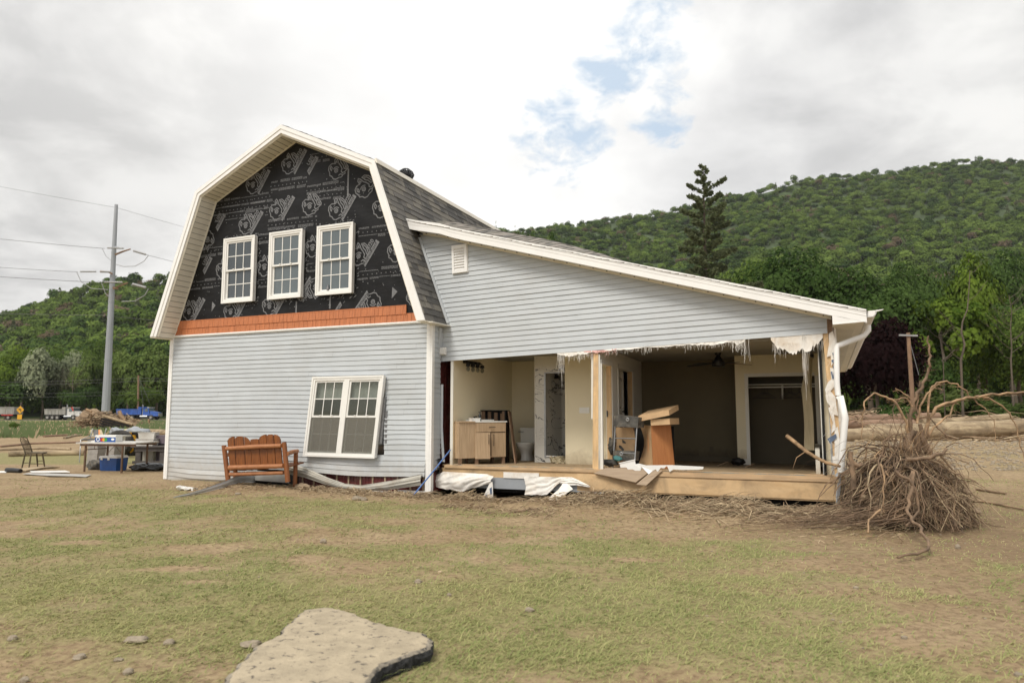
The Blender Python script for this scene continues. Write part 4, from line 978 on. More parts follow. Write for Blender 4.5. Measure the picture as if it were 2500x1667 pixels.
gut=H('gutter',mb,M['white'],lroof)
def rtube(mb,pts,w_,h_,m=0):
    for a,b in zip(pts[:-1],pts[1:]): mb.beam(a,b,w_,h_,m)
def ptS(x,y,v): p=Lv(x,y,v); return Vector((p.x,v,p.z))
mb=MB(); P=[ptS(*zs(1560,390),.45),ptS(*zs(1568,470),.44),ptS(*zs(1490,570),.42),ptS(*zs(1035,740),.32),ptS(*zs(1012,800),.30),ptS(2043,935,.30),ptS(2046,965,.30)]
mb.tube(P[:-1]+[P[-1]],.045,8,0); H('downspout',mb,M['white'])
mb=MB(); a=ptS(2052,968,.22); b=ptS(2063,1020,.15); c=ptS(2052,1152,.2); mb.tube([ptS(2045,972,.25),a,b,c],[.035,.05,.055,.05],8)
H('loose_downspout',mb,M['winwhite'],label='bent white lower length of the downspout')
# extension front wall: siding up to the rake, bottom torn off at door head height
bottom=lambda u:2.615+.0352*u
mb=MB(); rowsL=[2.615+EZ*.985*k for k in range(28)]
def ulL(z):
    zz=z; return max(-.03,0) if zz<3.3 else UC+3.76-(zz-3.36)*1.25/3.38+.07
siding(mb,-.03,7.19,rowsL,.345,zt=lambda u:rk(u)-.20,ul=lambda z:(.0 if z<3.38 else UC+3.76-(z-3.36)*1.25/3.38+.055),tilt=.0352,seed=6,du=.16)
H('extension_wall',mb,M['siding'])
mb=MB(); a=(UC+3.76+.02,3.40); b=(UC+3.76-(5.25-3.36)*1.25/3.38+.02,5.25)
mb.prism([a,(a[0]+.055,a[1]),(b[0]+.055,b[1]),b],.30,.35); H('channel_trim',mb,M['siding'])
mb=MB(); mb.prism([(.0,2.64),(7.2,2.89),(7.2,rk(7.2)-.2),(-.55,rk(-.55)-.2),(.0,3.4)],.352,.47); H('wall_sheathing',mb,M['ply'])
# louvre vent and light box
vu0,vz0=L(*zv(990,1165),.33); mb=MB(); w_=.345; h_=.575
rt=Matrix.Rotation(R(-2.2),3,'Y')
mb.box(vu0,vu0+w_,.285,.34,vz0,vz0+.05); mb.box(vu0,vu0+w_,.285,.34,vz0+h_-.07,vz0+h_); mb.box(vu0,vu0+.045,.285,.34,vz0+.05,vz0+h_-.07); mb.box(vu0+w_-.06,vu0+w_,.285,.34,vz0+.05,vz0+h_-.07)
mb.box(vu0+.04,vu0+w_-.05,.325,.335,vz0+.04,vz0+h_-.06)
for k in range(8):
    z=vz0+.055+k*.056; mb.hexa([(vu0+.045,.292,z),(vu0+w_-.06,.292,z),(vu0+.045,.322,z+.03),(vu0+w_-.06,.322,z+.03),(vu0+.045,.292,z+.012),(vu0+w_-.06,.292,z+.012),(vu0+.045,.322,z+.045),(vu0+w_-.06,.322,z+.045)])
mb.box(vu0-.012,vu0+w_+.012,.318,.328,vz0-.012,vz0+h_+.012)
mb.v=[tuple(rt@(Vector(p)-Vector((vu0,0,vz0)))+Vector((vu0,0,vz0))) for p in mb.v]
H('louvre_vent',mb,M['white'])
zw=zc(1040,760,9.8); u0,z0=L(*zw(345,1045),.33); mb=MB(); mb.box(u0,u0+.15,.26,.325,z0,z0+.15); mb.box(u0+.02,u0+.13,.245,.262,z0+.02,z0+.125); H('junction_box',mb,M['winwhite'])
# framing: corner post, mid post, header
pu=lambda x,y,v=.35:L(x,y,v)[0]
def pst(name,xa0,xb0,y0,xa1,xb1,y1,v0,v1,m):
    a0,zt_=L(xa0,y0,v0);b0,_=L(xb0,y0,v0);a1,zb_=L(xa1,y1,v0);b1,_=L(xb1,y1,v0); mb=MB()
    mb.hexa([(a1,v0,zb_),(b1,v0,zb_),(a1,v1,zb_),(b1,v1,zb_),(a0,v0,zt_),(b0,v0,zt_),(a0,v1,zt_),(b0,v1,zt_)]); return H(name,mb,m)
pst('corner_post',*[zs(765,0)[0],zs(920,0)[0]],800,zs(765,0)[0]+32,zs(765,0)[0]+55,1170,.352,.50,M['lumber'])
pst('post_wrap',zs(925,0)[0],zs(1000,0)[0],800,zs(925,0)[0]+27,zs(1000,0)[0]+24,1150,.352,.49,M['tyvek'])
pst('middle_post',*[z4(1508,0)[0],z4(1548,0)[0]],z4(0,140)[1],z4(1500,0)[0],z4(1548,0)[0],z4(0,1090)[1],.352,.46,M['lumber'])
pst('drywall_edge',z4(1490,0)[0],z4(1507,0)[0],z4(0,150)[1],z4(1490,0)[0],z4(1502,0)[0],z4(0,680)[1],.40,.42,M['drywallw'])
pst('drywall_edge',z4(1550,0)[0],z4(1560,0)[0],z4(0,150)[1],z4(1550,0)[0],z4(1556,0)[0],z4(0,1095)[1],.36,.48,M['drywallw'])
mb=MB(); u,z=L(*zs(895,240),.36); mb.box(u-.035,u+.055,.352,.40,z-.42,z+.0,0); H('rafter_end',mb,M['polew'])
mb=MB()   # outer side wall of the lean-to, right
mb.box(7.16,7.23,.50,LRD-.3,.1,2.98,0); siding(mb,.5,LRD-.3,[.5+EZ*k for k in range(24)],0,du=7,seed=2); 
for i,p in enumerate(mb.v[8:]): mb.v[8+i]=(7.235-p[1],p[0],p[2])
H('end_wall',mb,M['siding'])
mb=MB(); mb.prism([(0,.1),(7.2,.1),(7.2,2.9),(0,5.)],LRD-.35,LRD-.25); H('back_wall',mb,M['siding'])
# floor platform
mb=MB()
for i in range(12):
    a=.0+7.22*i/12;b=7.22*(i+1)/12
    mb.hexa([(u,v,FZ(v)-e) for e in (.03,.0) for v in (.36,7.2) for u in (a+.05*(i==0),b)])
H('floor',mb,M['mudfloor'])
def fz0(u): return .530+.0045*u
mb=MB(); g=random.Random(2)
def seg(ua,ub,v0,v1,z0,z1_,m):  # board following the floor's slight tilt
    mb.hexa([(u,v,fz0(u)+z) for z in (z0,z1_) for v in (v0,v1) for u in (ua,ub)],m)
seg(.12,7.28,.30,.44,-.045,.012,0); seg(.3,3.2,.33,.36,.012,.022,1); seg(3.4,7.2,.33,.36,.012,.020,1); seg(.3,3.2,.36,.42,.012,.03,0); seg(3.4,7.2,.36,.42,.012,.03,0)
seg(3.25,7.32,.288,.33,-.075,-.03,0)
H('sill_plate',mb,[M['lumberh'],M['sealt']])
mb=MB(); seg(.05,3.3,.33,.37,-.30,-.045,0); seg(2.9,7.27,.315,.36,-.385,-.075,0); seg(3.2,7.27,.30,.316,-.36,-.10,0)
H('rim_board',mb,M['ply'])
mb=MB(); seg(.3,3.4,.318,.33,-.41,-.2,0); H('insulation_board',mb,M['grey'])
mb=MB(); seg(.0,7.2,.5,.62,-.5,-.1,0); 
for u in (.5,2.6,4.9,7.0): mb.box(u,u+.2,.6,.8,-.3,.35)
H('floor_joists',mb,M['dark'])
# torn white house wrap pieces: draped sheet, flap, fringe
def drape(name,a,b,zt_,zb_,v0,seed,bul=.06,nx_=60,nz_=18,blue=None,m='tyvek'):
    g=np.random.default_rng(seed); ph=g.random(6)*6
    def fn(p,q):
        u=a+(b-a)*p; ZT=zt_(p); ZB=zb_(p)+.03*(float(vnoise(p*14,ph[1],1.,seed,3))-.5)
        return Vector((u+.02*math.sin(q*5+ph[1]),v0-bul*math.sin(math.pi*min(1,q*.8+.1))*(.6+.4*math.sin(p*5+ph[2]))-.05*(float(vnoise(p*6+q*2,q*3+ph[0],1.,seed,3))-.5)-.014*abs(math.sin(p*11+q*9+ph[3]+4*float(vnoise(p*3,q*3,1,seed+1,2))))-.02*q,ZT+(ZB-ZT)*q))
    mb=MB(); mb.grid(fn,nx_,nz_,0,True,.004)
    return H(name,mb,M[m])
I=lambda xs,ys:(lambda p:float(np.interp(p,xs,ys)))
u0,zA=L(*zt(255,610),.28);u1,_=L(*zt(1360,600),.28)
zz=lambda x,y:L(*zt(x,y),.28)[1]
drape('draped_wrap',u0,u1,I([0,.15,.9,1],[zz(255,620),zz(400,550),zz(1250,600),zz(1360,640)]),I([0,.08,.4,.5,.7,1],[zz(255,840),zz(330,860),zz(690,915),zz(800,925),zz(1050,865),zz(1340,770)]),.27,3,.09)
u0,_=L(*zt(1985,650),.3);u1,_=L(*z4(1480,1220),.3); zz4=lambda x,y:L(*z4(x,y),.3)[1]
drape('draped_wrap',u0,u1,I([0,.6,.75,1],[zz4(945,1150),zz4(1250,1155),zz4(1330,1155),zz4(1480,1220)]),I([0,.35,.55,1],[zz4(945,1300),zz4(1130,1300),zz4(1250,1210),zz4(1480,1235)]),.29,5,.03)
mb=MB(); seg(1.42,2.15,.30,.316,-.20,-.09,0); H('white_panel',mb,M['tyvek'])
def quadS(mb,pts,v,m=0,th=.006,vb=None):
    P=[Lv(*p,v if vb is None else vb[i]) for i,p in enumerate(pts)]; n=len(P)
    mb.add([tuple(p) for p in P]+[(p.x,p.y+th,p.z) for p in P],[tuple(range(n)),tuple(range(2*n-1,n-1,-1))]+[(i,i+n,(i+1)%n+n,(i+1)%n) for i in range(n)],m)
mb=MB(); quadS(mb,[zt(1345,745),zt(1290,790),zt(1210,960),zt(1120,1130),zt(1240,1115),zt(1370,1140),zt(1360,980),zt(1355,800)],.22)
quadS(mb,[zt(1210,1000),zt(1250,985),zt(1262,1060),zt(1365,1060),zt(1365,1095),zt(1205,1085)],.214,1,.004); quadS(mb,[zt(1295,880),zt(1335,850),zt(1340,980),zt(1310,1000)],.214,1,.004)
H('hanging_flap',mb,[M['tyvek'],M['typrint'] if 'typrint' in M else M['tyblue']],label='torn white wrap flap with blue grey lettering hanging under the floor')
mb=MB(); quadS(mb,[z4(1265,1200),z4(1180,1310),z4(1110,1350),z4(1100,1360),z4(1210,1345),z4(1300,1280),z4(1340,1255),z4(1290,1200)],.2,0,.006,[.27,.1,-.05,-.1,-.02,.1,.2,.27]); H('hanging_flap',mb,M['tyvek'],label='white flap trailing down to the debris')
# fringe along the torn head
mb=MB(); g=random.Random(31)
def head(x): u,_=L(x,900,.33); return u
seed_=3.3
def fringe(xa,xb,dmin,dmax,n,m=0,sheet=.0):
    ua,ub=head(xa),head(xb)
    if sheet:
        k=int((ub-ua)/.025); xs=[ua+(ub-ua)*i/k for i in range(k+1)]; ds=[]
        d=0
        for i in range(k+1): ds.append(sheet*(.25+.75*math.sin(math.pi*i/k)**.6)*(.35+.9*float(vnoise(xs[i]*1.,seed_,4.5,9,3)))*g.uniform(.78,1.18))
        for i in range(k):
            mb.add([(xs[i],.338,bottom(xs[i])+.03),(xs[i+1],.338,bottom(xs[i+1])+.03),(xs[i+1],.325+.03*(float(vnoise(xs[i+1],1.,6,2,2))-.5),bottom(xs[i+1])-ds[i+1]),(xs[i],.325+.03*(float(vnoise(xs[i],1.,6,2,2))-.5),bottom(xs[i])-ds[i])],[(0,3,2,1)],m)
    for _ in range(n):
        u=g.uniform(ua,ub); l=g.uniform(dmin,dmax)*(1 if g.random()<.8 else 1.6); z=bottom(u)-(sheet*.5); w_=g.uniform(.0010,.0026)
        x=u; pts=[Vector((u,.33,z+.03))]
        for s in range(4): x+=g.uniform(-.012,.012); pts.append(Vector((x,.33+g.uniform(-.01,.01),z-l*(s+1)/4)))
        mb.tube(pts,w_,3,m,False)
fringe(z4(1210,0)[0],z4(1500,0)[0],.03,.12,70,0,.10); fringe(z4(1215,0)[0],z4(1270,0)[0],.15,.42,16)
H('torn_wrap_fringe',mb,[M['tyvek'],M['typink']]); mb=MB()
fringe(z4(1430,0)[0],z4(1700,0)[0],.02,.09,40,1,.05); fringe(zq(230,0)[0],zq(560,0)[0],.02,.10,36,0,.035)
fringe(zq(520,0)[0],zq(600,0)[0],.05,.16,16); fringe(zq(560,0)[0],zq(900,0)[0],.015,.06,40,0,.04); fringe(zq(850,0)[0],zq(900,0)[0],.06,.12,8)
fringe(zq(880,0)[0],zq(1300,0)[0],.02,.10,60,0,.06); fringe(zq(1220,0)[0],zq(1320,0)[0],.06,.16,30,0,.12)
fringe(zq(1312,0)[0],zq(1330,0)[0],.22,.36,8); fringe(zq(1345,0)[0],zq(1360,0)[0],.3,.4,2)
H('torn_wrap_fringe',mb,[M['tyvek'],M['typink']]); mb=MB()
fringe(zq(1520,0)[0],zq(1920,0)[0],.03,.14,70,0,.29); fringe(zq(1545,0)[0],zq(1600,0)[0],.18,.3,8); fringe(zq(1760,0)[0],zq(1790,0)[0],.55,.82,16)
H('torn_wrap_fringe',mb,[M['tyvek'],M['typink']],label='frayed white wrap hanging in threads along the torn opening head')
# rags on the corner post, one printed with a V
mb=MB(); g=random.Random(77)
zc8=zc(1950,760,3.136)
for poly in ([(230,170),(262,150),(290,260),(292,330),(250,420),(245,340),(215,350),(232,250)],[(240,430),(285,440),(290,560),(215,640),(200,600),(225,540),(250,520)],[(205,640),(235,600),(285,660),(288,740),(250,740),(215,690)],[(225,740),(285,700),(302,800),(270,790),(285,900),(250,935),(262,850)],[(275,900),(300,880),(330,1120),(275,1110)],[(255,1110),(310,1100),(300,1190),(275,1200),(262,1160)]):
    quadS(mb,[zc8(*p) for p in poly],.335-.01*g.random(),0)
quadS(mb,[zc8(x,y) for x,y in ((245,462),(256,460),(264,498),(268,460),(279,462),(270,516),(258,516))],.318,1,.004)
quadS(mb,[zc8(x,y) for x,y in ((218,975),(285,935),(292,965),(240,1012))],.316,1,.004)
for x,y in ((255,320),(262,345),(250,375),(265,395),(258,420)): quadS(mb,[zc8(x,y),zc8(x+18,y-10),zc8(x+26,y+10),zc8(x+8,y+18)],.320,1,.004)
for _ in range(40):
    x,y=zc8(g.uniform(215,290),g.uniform(180,1100)); p=Lv(x,y,.33); mb.tube([p,p+Vector((g.uniform(-.05,.03),-.01,-.05)),p+Vector((g.uniform(-.08,.03),-.02,-.12))],.0015,3,0,False)
H('torn_wrap',mb,[M['tyvek'],M['tyblue']],label='ragged white wrap on the corner post with a blue letter V')
mb=MB(); mb.grid(lambda a,b:Vector((7.20+.05*a,.27+.1*b-.05*math.sin(b*3)*a,.12+.55*b)),4,8,0,True,.004); mb.box(7.235,7.275,.27,.31,.10,.75,rot=Matrix.Rotation(R(6),3,'Y')); H('crumpled_corner_trim',mb,M['metal'])
# ---------------- rooms inside the lean-to ----------------
CZ=2.80
def cwall(name,poly,mt,z0=.36,z1=CZ):   # wall segments with thickness from a list of (u,v) quads
    mb=MB()
    for q in poly: mb.slab(q,z0,z1)
    return H(name,mb,mt)
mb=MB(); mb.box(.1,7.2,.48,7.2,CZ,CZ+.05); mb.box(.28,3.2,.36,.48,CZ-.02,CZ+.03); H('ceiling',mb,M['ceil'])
# bathroom
cwall('partition_wall',[[(.225,.36),(.278,.36),(.278,3.4),(.225,3.4)]],M['drywall'])
mb=MB(); mb.box(.222,.281,.35,.362,.53,2.66); H('drywall_edge',mb,M['drywallw'])
cwall('partition_wall',[[(.278,3.32),(2.2,3.32),(2.2,3.42),(.278,3.42)]],M['drywall'])
ua=pu(*(1298/.9408,1000),1.8); ua=L(1298/.9408,1000,1.8)[0]; ub=3.235
cwall('partition_wall',[[(ua,1.8),(ub,1.8),(ub,1.9),(ua,1.9)],[(ua,1.9),(ua+.09,1.9),(ua+.09,2.12),(ua,2.12)]],M['drywall'])
P0=(3.25,.46);P1=(3.04,4.7)
def pl_(f): return (P0[0]+(P1[0]-P0[0])*f,P0[1]+(P1[1]-P0[1])*f)
# partition with two door openings
def fv(x):   # wall parameter seen at column x
    lo,hi=0,1
    for _ in range(40):
        m_=(lo+hi)/2; a=pl_(m_); p=HF@Vector((a[0]+.10,a[1],1)); 
        sx=1250+FS*p.x/p.y
        if sx<x: lo=m_
        else: hi=m_
    return lo
doors=[(fv(z4(1575,0)[0]),fv(z4(1655,0)[0])),(fv(z4(1710,0)[0]),fv(z4(1825,0)[0]))]
mb=MB(); f0=0.
def pseg(fa,fb,z0,z1_,t0=0.,t1=.10,m=0):
    a=pl_(fa);b=pl_(fb); mb.slab([(a[0]+t0,a[1]),(a[0]+t1,a[1]),(b[0]+t1,b[1]),(b[0]+t0,b[1])],z0,z1_,m)
DH=2.62
for da,db in doors: pseg(f0,da,.36,CZ); pseg(da,db,DH-.12,CZ); f0=db
pseg(f0,1.02,.36,CZ); H('partition_wall',mb,M['drywallw'])
mb=MB()
for i,(da,db) in enumerate(doors):
    w_=.016
    for fa in (da-w_,db): pseg(fa,fa+w_,.45,DH-.06,-.012,.118,0)
    pseg(da-w_,db+w_,DH-.13,DH-.06,-.012,.118,0)
    pseg(da,da+.005,.45,DH-.13,.0,.10,1); pseg(db-.006,db,.45,DH-.13,.0,.10,1)
H('door_casing',mb,[M['trimw'],M['lumber']])
mb=MB(); da,db=doors[0]; a=pl_(db-.008); mb.box(a[0]+.01,a[0]+.03,a[1]-.03,a[1]-.01,1.50,1.62); H('door_strike',mb,M['black'])
# hall door behind first opening is bright, lit wall of the bathroom
# bedroom back wall, closet
mb=MB(); mb.slab([(2.9,4.6),(5.45,4.6),(5.45,4.7),(2.9,4.7)],.36,CZ); mb.slab([(5.41,3.66),(5.48,3.66),(5.48,4.6),(5.41,4.6)],.36,CZ); H('bedroom_wall',mb,M['drywall_dim'])
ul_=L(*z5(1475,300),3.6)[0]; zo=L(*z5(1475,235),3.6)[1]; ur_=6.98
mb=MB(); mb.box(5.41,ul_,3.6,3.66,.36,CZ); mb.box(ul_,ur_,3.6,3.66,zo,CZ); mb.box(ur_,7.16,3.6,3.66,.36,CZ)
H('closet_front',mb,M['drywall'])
mb=MB(); mb.box(ul_-.07,ul_,3.585,3.60,.45,zo+.07); mb.box(ul_,ur_,3.585,3.60,zo,zo+.07); mb.box(ur_,ur_+.07,3.585,3.60,.45,zo); mb.box(5.41,ul_-.07,3.588,3.60,.45,.60); H('door_casing',mb,M['trimw']); mb=MB(); mb.box(3.1,5.41,4.585,4.6,.44,.58); H('baseboard',mb,M['closet_dim'])
mb=MB(); mb.box(5.48,7.1,4.35,4.4,.36,CZ); mb.box(7.08,7.12,3.66,4.4,.36,CZ); H('closet_back',mb,M['closet_dim'])
zr_=L(*z5(1500,335),3.95)[1]; mb=MB(); mb.tube([(ul_-.2,3.95,zr_),(7.05,3.95,zr_)],.016,8); mb.box(ul_-.2,7.05,4.0,4.35,zr_+.05,zr_+.07); u=L(*z5(1800,380),4.3)[0]; mb.box(u,u+.03,4.1,4.35,zr_-.25,zr_+.05); H('closet_rod',mb,M['drywallw'])
mb=MB(); mb.box(7.09,7.16,.50,3.6,.36,CZ); H('bedroom_side_wall',mb,M['drywall'])
mb=MB(); mb.box(7.05,7.09,.36,.52,.50,2.84,0); mb.box(7.035,7.05,.50,.54,.50,2.84,1)
H('window_jamb',mb,[M['dark'],M['trimw']])
mb=MB(); u,z=L(*zb(1760,640),1.79); a,b=L(*zb(1900,720),1.79); mb.box(u,a,1.785,1.80,b,z)
for k in range(4): x=u+(a-u)*(k+.5)/4; mb.box(x-.006,x+.006,1.775,1.79,(z+b)/2-.02,(z+b)/2+.02)
H('switch_plate',mb,M['porc'])
mb=MB(); u,z=L(*z5(1125,925),4.58); mb.box(u-.04,u+.04,4.575,4.59,z-.06,z+.06); H('wall_outlet',mb,M['closet_dim'])
# shower
mu0=L(1228/.9408,1000,2.1)[0]; mu1=ua+.02; so0=L(1250.5/.9408,1000,2.1)[0]
st_=L(*zb(1400,160),2.1)[1]; sb_=L(*zb(1400,1330),2.1)[1]
mb=MB(); mb.box(mu0+.012,so0,2.1,2.2,.4,CZ,0); mb.box(so0,ua+.25,2.1,2.2,st_,CZ,0); mb.box(so0,ua+.25,2.1,2.2,.4,sb_,0)
H('marble_wall',mb,M['marble'])
mb=MB(); mb.box(mu0,mu0+.014,2.09,3.3,.45,CZ); H('marble_edge_trim',mb,M['trimw'])
mb=MB(); mb.box(so0-.05,3.05,3.2,3.25,.4,CZ); mb.box(so0-.05,so0,2.2,3.2,.4,CZ); mb.box(so0,3.05,2.2,3.2,.4,.5); mb.box(2.98,3.03,2.2,3.2,.4,CZ); H('shower_stall',mb,M['marble'])
mb=MB(); sx=L(*zb(1400,500),3.0)[0]
x0=L(*zb(1295,500),3.1)[0];x1=L(*zb(1425,500),3.1)[0]; mb.box(x0,x1,3.14,3.2,.5,2.6); H('shower_panel',mb,M['drywall_dim'])
mb=MB(); u,z=L(*zb(1375,650),3.08); mb.tube([(u,3.13,z),(u,3.06,z)],.085,16); mb.tube([(u,3.06,z),(u+.03,2.98,z-.02)],.03,8); mb.tube([(u+.03,2.98,z),(u+.06,2.97,z-.09)],.012,6)
u,z=L(*zb(1310,200),3.1); mb.tube([(u,3.14,z),(u+.1,3.0,z+.03),(u+.32,2.8,z)],.014,6); mb.tube([(u+.33,2.8,z),(u+.36,2.8,z-.1)],[.03,.10],12); H('shower_fixture',mb,M['black'])
mb=MB(); mb.box(so0,so0+.035,2.08,2.12,sb_,st_); mb.box(so0,ua+.1,2.08,2.12,st_-.02,st_); mb.box(so0+.04,so0+.3,2.07,2.11,sb_+.02,sb_+.05,1); H('shower_frame',mb,[M['metal'],M['porc']])
# vanity light on the left partition
mb=MB(); u=.30; 
va,vb_=[(lambda x:min(((abs(1250+FS*(HF@Vector((.36,v/100,2.5))).x/(HF@Vector((.36,v/100,2.5))).y-x)),v/100) for v in range(40,330))[1])(zb(q,0)[0]) for q in (245,400)]
zL=L(*zb(320,30),(va+vb_)/2)[1]
lamp=thing('vanity_light','black bathroom bar light with four clear globes on the cream wall','wall light',(.28,(va+vb_)/2,zL-.1),HF)
mb=MB(); mb.box(.28,.32,va-.1,vb_+.12,zL-.03,zL+.03); 
for k in range(4):
    v=va-.06+(vb_-va+.14)*k/3; mb.tube([(.31,v,zL),(.37,v,zL-.01),(.38,v,zL-.05)],.012,6); mb.tube([(.38,v,zL-.04),(.38,v,zL-.10)],[.045,.05],10)
mk('bracket',mb,M['black'],lamp,HF)
for k in range(4):
    v=va-.06+(vb_-va+.14)*k/3; mb=MB(); mb.ell((.38,v,zL-.15),(.04,.04,.055),10,7); mk('globe',mb,M['showerg'],lamp,HF)
# --- vanity cabinet
vz=FZ(.8)
vu=L(*zb(120,1350),.62)[0]
def pt(x,y,v): p=Lv(*zb(x,y),v); return p
van=thing('vanity_cabinet','light oak vanity with a white top and one door ajar','cabinet',(.75,.8,vz),HF)
# cabinet frame: corners from the picture, front face turned a little towards the camera
A=pt(335,1360,.62); Bv=pt(755,1360,1.22); base=A.z; top=pt(335,845,.62).z
Lf=Vector((vu,.98,0)); A2=Vector((A.x,.62,0)); B2=Vector((Bv.x,1.22,0)); hF=(B2-A2); wF=hF.length; ax=hF.normalized(); ay=Vector((-ax.y,ax.x,0))
dv_=(Lf-A2).dot(ay)
# keep it a true box: front along ax, depth along ay
VF=HF@Matrix(((ax.x,ay.x,0,A2.x),(ax.y,ay.y,0,A2.y),(0,0,1,0),(0,0,0,1)))
dep=.50
zt0,zt1=vz+.13,top
def VB(name,fn,m,par=van): mb=MB(); fn(mb); return mk(name,mb,m,par,VF)
VB('body',lambda b:(b.box(0,.02,.0,dep,zt0,zt1),b.box(wF-.02,wF,.0,dep,zt0,zt1),b.box(0.02,wF-.02,dep-.02,dep,zt0,zt1),b.box(.02,wF-.02,0,dep-.02,zt0,zt0+.02),b.box(.02,wF-.02,.02,.05,zt1-.20,zt1-.18),b.box(.02,wF-.02,.05,dep-.03,zt0+.30,zt0+.315)),M['vanity'])
VB('countertop',lambda b:(b.box(-.02,wF+.02,-.02,dep+.01,zt1,zt1+.025),b.box(.0,wF,dep-.02,dep,zt1+.025,zt1+.05)),M['porc'])
dr=VB('drawer',lambda b:b.box(.012,wF-.012,-.02,.0,zt1-.195,zt1-.012),M['vanity'])
def handle(b,x0,x1,z0,z1,y=-.045):
    b.tube([(x0,y,z0),(x1,y,z1)],.006,6); b.tube([(x0,y,z0),(x0,-.015,z0)],.005,5); b.tube([(x1,y,z1),(x1,-.015,z1)],.005,5)
VB('handle',lambda b:handle(b,wF*.43,wF*.62,zt1-.10,zt1-.10),M['black'],dr)
rot=Matrix.Rotation(R(-14),3,'Z')
dl=VB('door',lambda b:b.box(.0,wF*.43,-.02,0,zt0-.02,zt1-.205,0,rot,(0,0,0)),M['vanity']); dl['label']='left vanity door standing ajar'
def hl(b):
    handle(b,wF*.38,wF*.38,zt1-.43,zt1-.25); b.v=[tuple(rot@Vector(p)) for p in b.v]
VB('handle',hl,M['black'],dl)
d2=VB('door',lambda b:b.box(wF*.51,wF-.012,-.02,0,zt0+.01,zt1-.215),M['vanity']); VB('handle',lambda b:handle(b,wF*.57,wF*.57,zt1-.47,zt1-.25),M['black'],d2)
for x in (.02,wF-.08): 
    for y in (.0,dep-.06): VB('leg',lambda b:b.box(x,x+.06,y,y+.06,vz-.02,zt0),M['polew'])
for (lx,lb) in ((-.37,0),): # side panel unit left of the doors
    VB('side_cabinet',lambda b:(b.box(-.37,-.004,.0,.24,zt0,zt1),b.box(-.375,-.0,-.02,.24,zt1,zt1+.025)),[M['vanity']]); VB('leg',lambda b:b.box(-.36,-.30,.0,.06,vz-.02,zt0),M['polew'])
VB('faucet',lambda b:(b.tube([(.18,.36,zt1+.02),(.18,.36,zt1+.11),(.18,.26,zt1+.12)],.012,8),b.box(.14,.22,.33,.39,zt1+.02,zt1+.03),b.box(.15,.24,.34,.37,zt1+.10,zt1+.115)),M['black'])
def sm(name,label,cat,mb,m,F=VF,**k): return mk(name,mb,m,None,F,label=label,cat=cat,**k)
mb=MB(); mb.box(-.05,.16,.08,.16,zt1+.025,zt1+.075); mb.box(-.06,.17,.07,.17,zt1+.07,zt1+.085); sm('soap_tray','small white tray on the vanity top left of the faucet','tray',mb,M['winwhite'])
mb=MB(); mb.tube([(.22,.2,zt1+.025),(.22,.2,zt1+.15),(.22,.2,zt1+.17),(.22,.2,zt1+.20)],[.03,.03,.012,.012],10); mb.box(.19,.24,.19,.21,zt1+.2,zt1+.215); sm('soap_bottle','dark pump soap bottle standing on the vanity','bottle',mb,M['black'])
# upended drawer box and long panel leaning behind the vanity
mb=MB(); u0_,z0_=L(*zb(440,655),1.75);u1_,z1_=L(*zb(845,690),1.9); zz=FZ(1.8)
mb.box(u0_,u1_,1.72,1.74,z1_-.45,z1_+.02,1)
for k,(a,b) in enumerate(((0,.14),(.25,.36),(.48,.6),(.7,.78))): mb.box(u0_+(u1_-u0_)*a,u0_+(u1_-u0_)*b,1.66+.01*k,1.69+.01*k,z1_-.42,z1_+.01-.02*k,0)
mb.box(u0_,u1_,1.60,1.74,z1_+.0,z1_+.02,1); mb.box(u1_-.12,u1_,1.62,1.74,zz,z1_,0); mb.box(u1_-.03,u1_,1.55,1.74,zz,z1_+.0,1)
mk('broken_crate','dark upended crate with bare wood slats behind the vanity' and mb,[M['polew'],M['dark']],None,HF,label='dark upended crate with bare wood slats behind the vanity',cat='crate')
mb=MB(); a=Lv(*zb(845,690),1.7); b=Lv(*zb(905,1390),1.4); b.z=FZ(1.4)
mb.hexa([(b.x-.015,1.32,b.z),(b.x+.01,1.32,b.z),(b.x-.12,1.66,b.z),(b.x-.095,1.66,b.z),(a.x-.02,1.5,a.z),(a.x+.0,1.5,a.z),(a.x-.10,1.82,a.z-.02),(a.x-.08,1.82,a.z-.02)])
mk('leaning_panel',mb,M['polew'],None,HF,label='long narrow board leaning on edge left of the toilet',cat='board')
# --- toilet
tu=L(*zb(1005,1200),2.55)[0]; tz=FZ(2.6)-.03
toi=thing('toilet','white toilet standing in the torn open bathroom','toilet',(tu,2.6,tz),HF)
def sec(mb,rings,m=0,n=20):
    vs=[]
    for (cy,rx,ry,z,sq) in rings:
        for j in range(n):
            a=2*math.pi*j/n; c,s_=math.cos(a),math.sin(a)
            vs.append((tu+rx*math.copysign(abs(c)**sq,c),2.6+cy+ry*math.copysign(abs(s_)**sq,s_),tz+z))
    k=len(rings); mb.add(vs,[(i*n+j,i*n+(j+1)%n,(i+1)*n+(j+1)%n,(i+1)*n+j) for i in range(k-1) for j in range(n)],m,True); mb.add(vs[:n],[tuple(range(n-1,-1,-1))],m); mb.add(vs[-n:],[tuple(range(n))],m)
mb=MB(); sec(mb,[(.16,.115,.24,0,.6),(.16,.115,.24,.02,.6),(.14,.105,.22,.10,.7),(.10,.11,.21,.20,.8),(.06,.16,.25,.29,.9),(.03,.185,.285,.36,1),(.03,.19,.29,.39,1)]); mk('bowl',mb,M['porc'],toi,HF)
mb=MB(); sec(mb,[(.03,.195,.295,.392,1),(.03,.198,.30,.41,1),(.03,.195,.295,.435,1),(.03,.17,.27,.442,1)]); mk('seat',mb,M['porc'],toi,HF)
mb=MB(); mb.box(tu-.215,tu+.215,2.86,3.07,tz+.36,tz+.72); tk=mk('tank',mb,M['porc'],toi,HF)
